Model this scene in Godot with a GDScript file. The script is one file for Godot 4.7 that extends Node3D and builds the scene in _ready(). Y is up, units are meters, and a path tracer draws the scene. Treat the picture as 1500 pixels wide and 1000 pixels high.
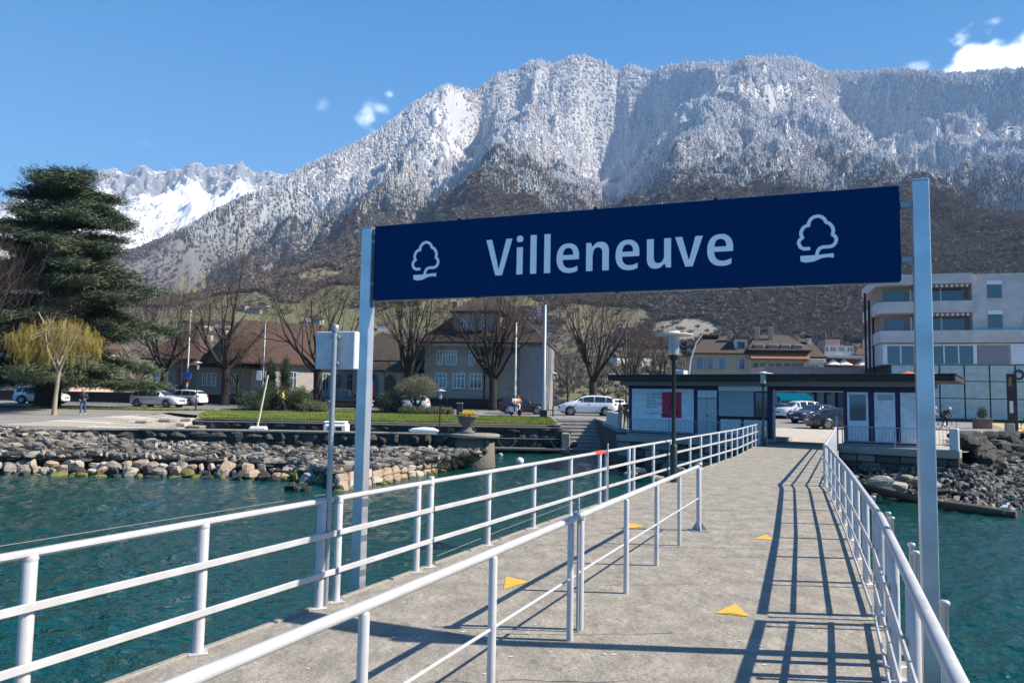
extends Node3D
# A lakeside landing stage: pier with railings and a blue name board, a ticket kiosk, a small harbour, a town street and snow-dusted mountains.
# Units are metres, y is up, the pier deck is y = 0, the lake is y = LAKE. The photographer stands at the origin and looks along -z.
const LAKE := -1.6
var rng := RandomNumberGenerator.new()
var M := {}
var T := {}
var used := {}

func _ready():
	rng.seed = 4711
	camera_and_light()
	textures()
	materials()
	terrain()
	forests()
	land()
	lake()
	embankment()
	harbour()
	pier()
	railings()
	name_board()
	kiosk()
	right_quay()
	buildings()
	village()
	trees()
	vehicles()
	people()
	street_furniture()
	boats()

func camera_and_light():
	var cam := Camera3D.new()
	cam.name = "camera"
	cam.fov = 49.75
	cam.near = 0.05
	cam.far = 30000.0
	cam.position = Vector3(0, 1.865, 0)
	cam.basis = Basis(Vector3.RIGHT, 0.07685) * Basis(Vector3.BACK, 0.018307)
	add_child(cam)
	cam.current = true
	var sun := DirectionalLight3D.new()
	sun.name = "sun"
	sun.light_color = Color(1.0, 0.955, 0.89)
	sun.light_energy = 1.6
	sun.light_angular_distance = 0.53
	sun.shadow_enabled = true
	sun.basis = Basis.looking_at(-Vector3(0.741, 0.670, 0.042))
	add_child(sun)
	var e := Environment.new()
	var sky := Sky.new()
	var sm := ProceduralSkyMaterial.new()
	sm.sky_top_color = lin(0.002, 0.088, 0.28)
	sm.sky_horizon_color = lin(0.125, 0.40, 0.70)
	sm.sky_curve = 0.2
	sm.ground_bottom_color = Color(0.2, 0.25, 0.27)
	sm.ground_horizon_color = Color(0.62, 0.74, 0.84)
	sm.sky_cover = cloud_cover()
	sky.sky_material = sm
	e.background_mode = Environment.BG_SKY
	e.sky = sky
	e.tonemap_mode = Environment.TONE_MAPPER_LINEAR
	e.tonemap_exposure = 2.05
	e.sdfgi_enabled = true
	e.ssao_enabled = true
	e.ssil_enabled = true
	e.fog_enabled = true
	e.fog_density = 0.00007
	e.fog_light_color = Color(0.74, 0.85, 1.0)
	var w := WorldEnvironment.new()
	w.name = "world"
	w.environment = e
	add_child(w)

# clouds, computed: each is [azimuth from -z towards +x in degrees, elevation in degrees, half width, half height, strength]
func cloud_cover() -> ImageTexture:
	var W := 4096
	var H := 2048
	var im := Image.create(W, H, false, Image.FORMAT_RGBA8)
	im.fill(Color(1, 1, 1, 0))
	var n := FastNoiseLite.new()
	n.seed = 5
	n.frequency = 0.32
	n.fractal_octaves = 6
	var spec := [[-11.62, 20.73, 1.148, 1.169, 0.5], [-10.04, 22.48, 0.4305, 0.3721, 0.5], [-27.31, 16.98, 0.6219, 0.3189, 0.22], [33.77, 21.98, 3.923, 1.807, 1.5], [36.54, 21.76, 2.87, 2.126, 1.6], [-15.26, 21.19, 0.5741, 0.7442, 0.12], [29.58, 22.31, 1.435, 0.5315, 0.3], [-10.8, 21.47, 0.7654, 0.5315, 0.35]]
	for c in spec:
		var x0 := int((c[0] - c[2] * 1.6) / 360.0 * W) 
		var x1 := int((c[0] + c[2] * 1.6) / 360.0 * W)
		var y0 := int((90.0 - c[1] - c[3] * 1.6) / 180.0 * H)
		var y1 := int((90.0 - c[1] + c[3] * 1.6) / 180.0 * H)
		for y in range(y0, y1):
			for x in range(x0, x1):
				var az := (x + 0.5) / float(W) * 360.0
				var el := 90.0 - (y + 0.5) / float(H) * 180.0
				var dx: float = (az - c[0]) / c[2]
				var dy: float = (el - c[1]) / c[3]
				var f := 1.0 - sqrt(dx * dx + dy * dy) + n.get_noise_2d(az, el * 1.7) * 1.05
				var a: float = smoothstep(0.0, 1.15, f) * c[4]
				if a > 0.0:
					var old := im.get_pixel(posmod(x, W), y).a
					im.set_pixel(posmod(x, W), y, Color(1.0, 0.99, 0.98, clampf(maxf(old, a), 0.0, 1.0)))
	return ImageTexture.create_from_image(im)

# ---------- textures and materials ----------
func noise_tex(freq: float, oct: int, lo: float, hi: float, type := FastNoiseLite.TYPE_SIMPLEX_SMOOTH, size := 512, normal := 0.0, sd := 1) -> NoiseTexture2D:
	var n := FastNoiseLite.new()
	n.noise_type = type
	n.seed = sd
	n.frequency = freq
	n.fractal_octaves = oct
	var t := NoiseTexture2D.new()
	t.width = size
	t.height = size
	t.seamless = true
	t.noise = n
	if normal > 0.0:
		t.as_normal_map = true
		t.bump_strength = normal
	else:
		var g := Gradient.new()
		g.set_color(0, Color(lo, lo, lo))
		g.set_color(1, Color(hi, hi, hi))
		t.color_ramp = g
	return t

func textures():
	T.blotch = noise_tex(0.012, 5, 0.84, 1.0)
	T.patch = noise_tex(0.01, 6, 0.78, 1.0, FastNoiseLite.TYPE_SIMPLEX_SMOOTH, 1024, 0.0, 15)
	T.fine = noise_tex(0.2, 3, 0.80, 1.0, FastNoiseLite.TYPE_VALUE, 512, 0.0, 3)
	T.speck = noise_tex(0.30, 2, 0.60, 1.0, FastNoiseLite.TYPE_VALUE, 1024, 0.0, 9)
	T.mid = noise_tex(0.05, 4, 0.74, 1.0, FastNoiseLite.TYPE_SIMPLEX_SMOOTH, 512, 0.0, 4)
	T.n_fine = noise_tex(0.12, 3, 0, 1, FastNoiseLite.TYPE_VALUE, 512, 4.0, 5)
	T.n_rock = noise_tex(0.03, 5, 0, 1, FastNoiseLite.TYPE_SIMPLEX_SMOOTH, 512, 10.0, 6)
	T.n_wave = noise_tex(0.016, 5, 0, 1, FastNoiseLite.TYPE_SIMPLEX_SMOOTH, 1024, 20.0, 7)
	T.height = noise_tex(0.05, 4, 0, 1, FastNoiseLite.TYPE_SIMPLEX_SMOOTH, 512, 0.0, 8)

func lin(r: float, g: float, b: float, a := 1.0) -> Color:
	return Color(r, g, b, a).linear_to_srgb()

func mat(r: float, g: float, b: float, rough := 0.8, tex: Texture2D = null, scale := 1.0, metal := 0.0) -> StandardMaterial3D:
	var m := StandardMaterial3D.new()
	m.albedo_color = lin(r, g, b)
	m.roughness = rough
	m.metallic = metal
	if tex:
		m.albedo_texture = tex
		m.uv1_triplanar = true
		m.uv1_world_triplanar = true
		m.uv1_scale = Vector3.ONE * scale
	return m

func bumped(m: StandardMaterial3D, tex: Texture2D, strength: float) -> StandardMaterial3D:
	m.normal_enabled = true
	m.normal_texture = tex
	m.normal_scale = strength
	m.uv1_triplanar = true
	m.uv1_world_triplanar = true
	return m

func detailed(m: StandardMaterial3D, tex: Texture2D, scale: float) -> StandardMaterial3D:
	m.detail_enabled = true
	m.detail_blend_mode = BaseMaterial3D.BLEND_MODE_MUL
	m.detail_albedo = tex
	m.detail_uv_layer = BaseMaterial3D.DETAIL_UV_2
	m.uv2_triplanar = true
	m.uv2_world_triplanar = true
	m.uv2_scale = Vector3.ONE * scale
	return m

func vmat(rough := 0.9, tex: Texture2D = null, scale := 1.0) -> StandardMaterial3D:
	var m := mat(1, 1, 1, rough, tex, scale)
	m.vertex_color_use_as_albedo = true
	return m

func materials():
	M.deck = bumped(detailed(mat(0.52, 0.475, 0.395, 0.9, T.patch, 0.22), T.speck, 0.45), T.n_fine, 0.5)
	M.deck_edge = detailed(mat(0.55, 0.51, 0.44, 0.9, T.mid, 0.9), T.speck, 1.4)
	M.concrete = bumped(detailed(mat(0.42, 0.40, 0.36, 0.9, T.blotch, 0.2), T.fine, 0.8), T.n_fine, 0.3)
	M.concrete_dark = bumped(mat(0.16, 0.16, 0.15, 0.95, T.mid, 0.5), T.n_rock, 0.7)
	M.asphalt = detailed(mat(0.30, 0.29, 0.285, 0.92, T.blotch, 0.05), T.fine, 0.5)
	M.promenade = detailed(mat(0.33, 0.315, 0.30, 0.92, T.blotch, 0.07), T.fine, 0.5)
	M.paving = detailed(mat(0.62, 0.56, 0.48, 0.9, T.blotch, 0.15), T.fine, 0.5)
	M.ochre = mat(0.62, 0.43, 0.16, 0.85, T.mid, 0.3)
	M.grass_soil = mat(0.10, 0.14, 0.03, 1.0, T.mid, 0.4)
	M.rail = mat(0.56, 0.565, 0.58, 0.40, T.blotch, 0.6)
	M.rail.metallic = 0.1
	M.alu = mat(0.66, 0.69, 0.73, 0.32, T.blotch, 0.4, 0.7)
	M.board = mat(0.0015, 0.031, 0.112, 0.6)
	M.board.metallic_specular = 0.15
	M.letter = mat(0.94, 0.96, 0.98, 0.5)
	M.box_grey = mat(0.62, 0.66, 0.70, 0.45, T.blotch, 1.0)
	M.galv = mat(0.42, 0.46, 0.50, 0.45, T.mid, 2.0, 0.5)
	M.lamp_green = mat(0.035, 0.05, 0.055, 0.5, T.mid, 3.0, 0.3)
	M.lamp_cap = mat(0.62, 0.62, 0.58, 0.5)
	M.lamp_glass = mat(0.5, 0.56, 0.6, 0.12)
	M.lamp_glass.transparency = BaseMaterial3D.TRANSPARENCY_ALPHA
	M.lamp_glass.albedo_color.a = 0.45
	M.yellow = mat(0.82, 0.48, 0.06, 0.75, T.mid, 4.0)
	M.white_line = mat(0.72, 0.70, 0.66, 0.8, T.mid, 4.0)
	M.red_tape = mat(0.75, 0.06, 0.03, 0.6)
	M.rope = mat(0.25, 0.25, 0.24, 0.9)
	M.navy = mat(0.007, 0.008, 0.07, 0.55)
	M.fascia = mat(0.02, 0.018, 0.02, 0.6, T.mid, 1.0)
	M.soffit = mat(0.26, 0.26, 0.25, 0.8)
	M.panel = mat(0.78, 0.86, 0.94, 0.5, T.blotch, 0.5)
	M.panel_white = mat(0.82, 0.87, 0.93, 0.5, T.blotch, 0.5)
	M.door_white = mat(0.55, 0.58, 0.60, 0.45, T.blotch, 0.7)
	M.slat = mat(0.33, 0.42, 0.46, 0.5)
	M.glass_dark = mat(0.02, 0.03, 0.035, 0.06)
	M.glass_dark.metallic_specular = 0.7
	M.window_glass = mat(0.05, 0.08, 0.10, 0.05)
	M.window_glass.metallic_specular = 0.9
	M.poster = mat(0.55, 0.01, 0.07, 0.5, T.blotch, 1.2)
	M.ink = mat(0.03, 0.05, 0.14, 0.7)
	M.maroon = mat(0.06, 0.004, 0.02, 0.6)
	M.fence_bar = mat(0.30, 0.35, 0.40, 0.5)
	M.stone = bumped(detailed(mat(0.38, 0.355, 0.31, 0.9, T.mid, 0.5), T.fine, 1.2), T.n_rock, 0.8)
	M.stone_pale = bumped(detailed(mat(0.62, 0.57, 0.48, 0.9, T.mid, 0.5), T.fine, 1.2), T.n_rock, 0.6)
	M.stone_warm = bumped(detailed(mat(0.56, 0.42, 0.31, 0.9, T.mid, 0.6), T.fine, 1.2), T.n_rock, 0.8)
	M.stone_dark = bumped(mat(0.095, 0.092, 0.085, 0.95, T.mid, 0.5), T.n_rock, 1.0)
	M.stone_mid = bumped(detailed(mat(0.24, 0.22, 0.19, 0.92, T.mid, 0.5), T.fine, 1.2), T.n_rock, 0.9)
	M.stone_cream = bumped(mat(0.66, 0.60, 0.52, 0.9, T.mid, 0.4), T.n_rock, 0.4)
	M.stone_black = bumped(mat(0.045, 0.046, 0.045, 0.9, T.mid, 0.7), T.n_rock, 1.0)
	M.moss = bumped(mat(0.20, 0.19, 0.05, 0.95, T.mid, 1.0), T.n_rock, 0.8)
	M.wood = mat(0.12, 0.095, 0.07, 0.9, T.mid, 1.2)
	M.white_paint = mat(0.78, 0.78, 0.76, 0.35)
	M.tyre = mat(0.012, 0.012, 0.013, 0.85)
	M.rim = mat(0.42, 0.43, 0.45, 0.35, null, 1.0, 0.8)
	M.head_lamp = mat(0.7, 0.74, 0.78, 0.12)
	M.tail_lamp = mat(0.55, 0.015, 0.02, 0.25)
	M.plate = mat(0.8, 0.8, 0.78, 0.5)
	M.black_trim = mat(0.015, 0.015, 0.017, 0.5)
	M.bark = bumped(mat(0.05, 0.04, 0.031, 0.95, T.mid, 1.5), T.n_rock, 0.6)
	M.bark_dark = bumped(mat(0.038, 0.031, 0.026, 0.95, T.mid, 1.5), T.n_rock, 0.6)
	M.bark_pale = mat(0.45, 0.38, 0.27, 0.9, T.mid, 1.5)
	M.twig = mat(0.10, 0.072, 0.057, 0.95)
	M.roof_tile = mat(0.092, 0.055, 0.043, 0.9, T.mid, 0.4)
	M.roof_old = mat(0.085, 0.064, 0.051, 0.9, T.mid, 0.3)
	M.plaster = mat(0.40, 0.36, 0.30, 0.9, T.blotch, 0.2)
	M.plaster_grey = mat(0.40, 0.355, 0.31, 0.9, T.blotch, 0.15)
	M.plaster_pink = mat(0.60, 0.40, 0.35, 0.9, T.blotch, 0.2)
	M.plaster_yellow = mat(0.42, 0.40, 0.25, 0.9, T.blotch, 0.2)
	M.plaster_white = mat(0.66, 0.63, 0.60, 0.9, T.blotch, 0.2)
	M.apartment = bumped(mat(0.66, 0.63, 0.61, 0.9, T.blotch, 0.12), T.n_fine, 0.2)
	M.tower_grey = mat(0.25, 0.25, 0.26, 0.9, T.blotch, 0.2)
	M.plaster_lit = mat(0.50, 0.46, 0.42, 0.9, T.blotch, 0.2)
	M.plaster_peach = mat(0.66, 0.50, 0.42, 0.9, T.blotch, 0.2)
	M.plaster_green = mat(0.40, 0.42, 0.35, 0.9, T.blotch, 0.2)
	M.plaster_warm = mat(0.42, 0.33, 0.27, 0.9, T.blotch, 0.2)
	M.shutter_lilac = mat(0.30, 0.30, 0.36, 0.8)
	M.roof_orange = mat(0.36, 0.17, 0.10, 0.9, T.mid, 0.5)
	M.slat_grey = mat(0.28, 0.28, 0.30, 0.6)
	M.shutter = mat(0.20, 0.19, 0.19, 0.8)
	M.green_shutter = mat(0.06, 0.13, 0.11, 0.7)
	M.glass_panel = mat(0.46, 0.58, 0.56, 0.4, T.blotch, 0.2)
	M.mullion = mat(0.02, 0.045, 0.05, 0.5)
	M.orange = mat(0.75, 0.13, 0.03, 0.8)
	M.teal = mat(0.02, 0.62, 0.47, 0.7)
	M.terracotta = mat(0.20, 0.12, 0.09, 0.9)
	M.leaf_dark = vmat(0.8)
	M.pink_sign = mat(0.62, 0.22, 0.22, 0.6)
	M.blue_sign = mat(0.03, 0.20, 0.62, 0.5)
	M.pole_pale = mat(0.55, 0.54, 0.50, 0.6)
	M.pole_cream = mat(0.62, 0.57, 0.40, 0.6)
	M.flower = mat(0.75, 0.48, 0.06, 0.8)

# ---------- mesh building ----------
class MB:
	var st := SurfaceTool.new()
	var n := 0
	func _init():
		st.begin(Mesh.PRIMITIVE_TRIANGLES)
		st.set_smooth_group(-1)
	func smooth(on: bool):
		st.set_smooth_group(0 if on else -1)
	func color(c: Color):
		st.set_color(c)
	func tri(a: Vector3, b: Vector3, c: Vector3):   # counter-clockwise seen from outside
		st.add_vertex(a); st.add_vertex(c); st.add_vertex(b)
		n += 1
	func quad(a: Vector3, b: Vector3, c: Vector3, d: Vector3):
		tri(a, b, c); tri(a, c, d)
	func box(c: Vector3, s: Vector3, b := Basis.IDENTITY):
		var p := []
		for i in 8:
			p.append(c + b * Vector3((0.5 if i & 1 else -0.5) * s.x, (0.5 if i & 2 else -0.5) * s.y, (0.5 if i & 4 else -0.5) * s.z))
		quad(p[4], p[5], p[7], p[6]); quad(p[1], p[0], p[2], p[3]); quad(p[5], p[1], p[3], p[7])
		quad(p[0], p[4], p[6], p[2]); quad(p[6], p[7], p[3], p[2]); quad(p[0], p[1], p[5], p[4])
	func bbox(c: Vector3, s: Vector3, v: float, b := Basis.IDENTITY, jit := 0.0, r: RandomNumberGenerator = null):   # box with chamfered edges
		var h := s * 0.5
		var cor := {}
		for i in 8:
			var sg := Vector3(1 if i & 1 else -1, 1 if i & 2 else -1, 1 if i & 4 else -1)
			var j := Vector3.ZERO
			if jit > 0.0:
				j = Vector3(r.randf_range(-jit, jit), r.randf_range(-jit, jit), r.randf_range(-jit, jit))
			cor[i] = [c + b * (sg * (h - Vector3(0, v, v)) + j), c + b * (sg * (h - Vector3(v, 0, v)) + j), c + b * (sg * (h - Vector3(v, v, 0)) + j)]
		var f := func(ax: int, l: Array): quad(cor[l[0]][ax], cor[l[1]][ax], cor[l[2]][ax], cor[l[3]][ax])
		f.call(2, [4, 5, 7, 6]); f.call(2, [1, 0, 2, 3]); f.call(0, [5, 1, 3, 7]); f.call(0, [0, 4, 6, 2]); f.call(1, [6, 7, 3, 2]); f.call(1, [0, 1, 5, 4])
		var e := func(i: int, k: int, a1: int, a2: int): quad(cor[i][a1], cor[k][a1], cor[k][a2], cor[i][a2])
		e.call(0, 1, 1, 2); e.call(2, 3, 2, 1); e.call(4, 5, 2, 1); e.call(6, 7, 1, 2)
		e.call(0, 2, 2, 0); e.call(1, 3, 0, 2); e.call(4, 6, 0, 2); e.call(5, 7, 2, 0)
		e.call(0, 4, 0, 1); e.call(1, 5, 1, 0); e.call(2, 6, 1, 0); e.call(3, 7, 0, 1)
		for i in 8:
			var odd: int = (i & 1) + ((i >> 1) & 1) + ((i >> 2) & 1)
			if odd % 2 == 0:
				tri(cor[i][0], cor[i][2], cor[i][1])
			else:
				tri(cor[i][0], cor[i][1], cor[i][2])
	func tube(path: Array, radii: Array, sides := 8, cap := true, smoothed := true):
		st.set_smooth_group(0 if smoothed else -1)
		var rings := []
		var up := Vector3.UP
		for i in path.size():
			var d: Vector3 = (path[mini(i + 1, path.size() - 1)] - path[maxi(i - 1, 0)]).normalized()
			if absf(d.dot(up)) > 0.95:
				up = Vector3.RIGHT if absf(d.x) < 0.8 else Vector3.FORWARD
			var x := d.cross(up).normalized()
			var y := x.cross(d).normalized()
			up = y
			var ring := []
			for k in sides:
				var a := TAU * k / sides
				ring.append(path[i] + (x * cos(a) + y * sin(a)) * radii[mini(i, radii.size() - 1)])
			rings.append(ring)
		for i in path.size() - 1:
			for k in sides:
				var k2 := (k + 1) % sides
				quad(rings[i][k], rings[i][k2], rings[i + 1][k2], rings[i + 1][k])
		st.set_smooth_group(-1)
		if cap:
			for k in range(1, sides - 1):
				tri(rings[0][0], rings[0][k + 1], rings[0][k])
				tri(rings[-1][0], rings[-1][k], rings[-1][k + 1])
	func lathe(at: Vector3, prof: Array, sides := 12, b := Basis.IDENTITY, smoothed := true):   # prof: Vector2(radius, height) upwards
		st.set_smooth_group(0 if smoothed else -1)
		for i in prof.size() - 1:
			for k in sides:
				var a := TAU * k / sides
				var a2 := TAU * (k + 1) / sides
				var q := func(pt: Vector2, an: float) -> Vector3: return at + b * Vector3(cos(an) * pt.x, pt.y, sin(an) * pt.x)
				var p0: Vector3 = q.call(prof[i], a)
				var p1: Vector3 = q.call(prof[i], a2)
				var p2: Vector3 = q.call(prof[i + 1], a2)
				var p3: Vector3 = q.call(prof[i + 1], a)
				if prof[i].x < 1e-5:
					tri(p0, p3, p2)
				elif prof[i + 1].x < 1e-5:
					tri(p0, p3, p1)
				else:
					quad(p1, p0, p3, p2)
		st.set_smooth_group(-1)
	func prism(poly: PackedVector2Array, t: Transform3D, depth: float):   # outline in local xy (counter-clockwise), pushed from z = 0 to z = depth
		var pl := poly
		if Geometry2D.is_polygon_clockwise(pl):
			pl = pl.duplicate()
			pl.reverse()
		var ix := Geometry2D.triangulate_polygon(pl)
		for i in range(0, ix.size(), 3):
			var a := pl[ix[i]]
			var bb := pl[ix[i + 1]]
			var c := pl[ix[i + 2]]
			if (bb - a).cross(c - a) < 0:
				var w := bb
				bb = c
				c = w
			tri(t * Vector3(a.x, a.y, depth), t * Vector3(bb.x, bb.y, depth), t * Vector3(c.x, c.y, depth))
			tri(t * Vector3(a.x, a.y, 0), t * Vector3(c.x, c.y, 0), t * Vector3(bb.x, bb.y, 0))
		for i in pl.size():
			var a := pl[i]
			var bb := pl[(i + 1) % pl.size()]
			quad(t * Vector3(a.x, a.y, 0), t * Vector3(bb.x, bb.y, 0), t * Vector3(bb.x, bb.y, depth), t * Vector3(a.x, a.y, depth))
	func done() -> ArrayMesh:
		st.generate_normals()
		return st.commit()

func obj(called: String, shape, m: Material, parent: Node = null) -> MeshInstance3D:
	var o := MeshInstance3D.new()
	o.name = called
	o.mesh = shape.done() if shape is MB else shape
	o.material_override = m
	if parent == null:
		o.name = numbered(called)
		add_child(o)
	else:
		parent.add_child(o, true)
	return o

func numbered(called: String) -> String:
	if not used.has(called):
		used[called] = 0
		return called
	used[called] += 1
	return "%s_%03d" % [called, used[called]]

func thing(called: String, label: String, category: String, at := Vector3.ZERO, turn := 0.0, group := "") -> Node3D:
	var o := Node3D.new()
	o.name = numbered(called)
	o.position = at
	o.rotation.y = turn
	add_child(o)
	return tag(o, label, category, group)

func tag(o: Node, label: String, category: String, group := "") -> Node:
	o.set_meta("label", label)
	o.set_meta("category", category)
	if group != "":
		o.set_meta("group", group)
	return o

func struct(called: String, shape, m: Material, parent: Node = null) -> MeshInstance3D:
	var o := obj(called, shape, m, parent)
	if parent == null:
		o.set_meta("kind", "structure")
	return o

func stuff(o: Node) -> Node:
	o.set_meta("kind", "stuff")
	return o

func scatter(called: String, mesh: Mesh, m: Material, places: Array, tints: PackedColorArray, parent: Node = null) -> MultiMeshInstance3D:
	var mm := MultiMesh.new()
	mm.transform_format = MultiMesh.TRANSFORM_3D
	mm.use_colors = true
	mm.mesh = mesh
	mm.instance_count = places.size()
	for i in places.size():
		mm.set_instance_transform(i, places[i])
		mm.set_instance_color(i, tints[i])
	var o := MultiMeshInstance3D.new()
	o.multimesh = mm
	o.material_override = m
	if parent == null:
		o.name = numbered(called)
		add_child(o)
	else:
		o.name = called
		parent.add_child(o, true)
	o.set_meta("kind", "stuff")
	return o

func copy(o: Node3D, label: String, at: Vector3, turn := 0.0) -> Node3D:
	var c: Node3D = o.duplicate()
	c.name = numbered(o.name)
	c.position = at
	c.rotation.y = turn
	c.set_meta("label", label)
	add_child(c)
	return c

func pillar(a: Vector3, b: Vector3, r0: float, r1 := -1.0, sides := 10) -> MB:
	var s := MB.new()
	s.tube([a, b], [r0, r1 if r1 >= 0.0 else r0], sides)
	return s

func boxed(c: Vector3, s: Vector3, b := Basis.IDENTITY, bevel := 0.0) -> MB:
	var k := MB.new()
	if bevel > 0.0:
		k.bbox(c, s, bevel, b)
	else:
		k.box(c, s, b)
	return k

func gy(d: float) -> float:   # height of the town's ground over its distance from the pier head
	var k := [[0.0, 0.0], [37.0, 0.0], [50.0, 0.19], [57.0, 0.39], [65.0, 0.52], [75.0, 0.8], [100.0, 1.1], [130.0, 1.3]]
	for i in range(1, k.size()):
		if d < k[i][0]:
			return lerpf(k[i - 1][1], k[i][1], (d - k[i - 1][0]) / (k[i][0] - k[i - 1][0]))
	return 1.3

# ---------- mountains ----------
var NA := 820
var N1 := 250
var N2 := 210
var AZ0 := -43.0
var AZ1 := 43.0
var R_IN := 110.0
var R_OUT := 7600.0
var ter_h := PackedFloat32Array()
var ter_r := PackedFloat32Array()
var patches := []
var nz := FastNoiseLite.new()
var nz2 := FastNoiseLite.new()

func pick(table: Array, x: float) -> float:
	if x <= table[0][0]:
		return table[0][1]
	for i in range(1, table.size()):
		if x < table[i][0]:
			return lerpf(table[i - 1][1], table[i][1], (x - table[i - 1][0]) / (table[i][0] - table[i - 1][0]))
	return table[-1][1]

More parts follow.
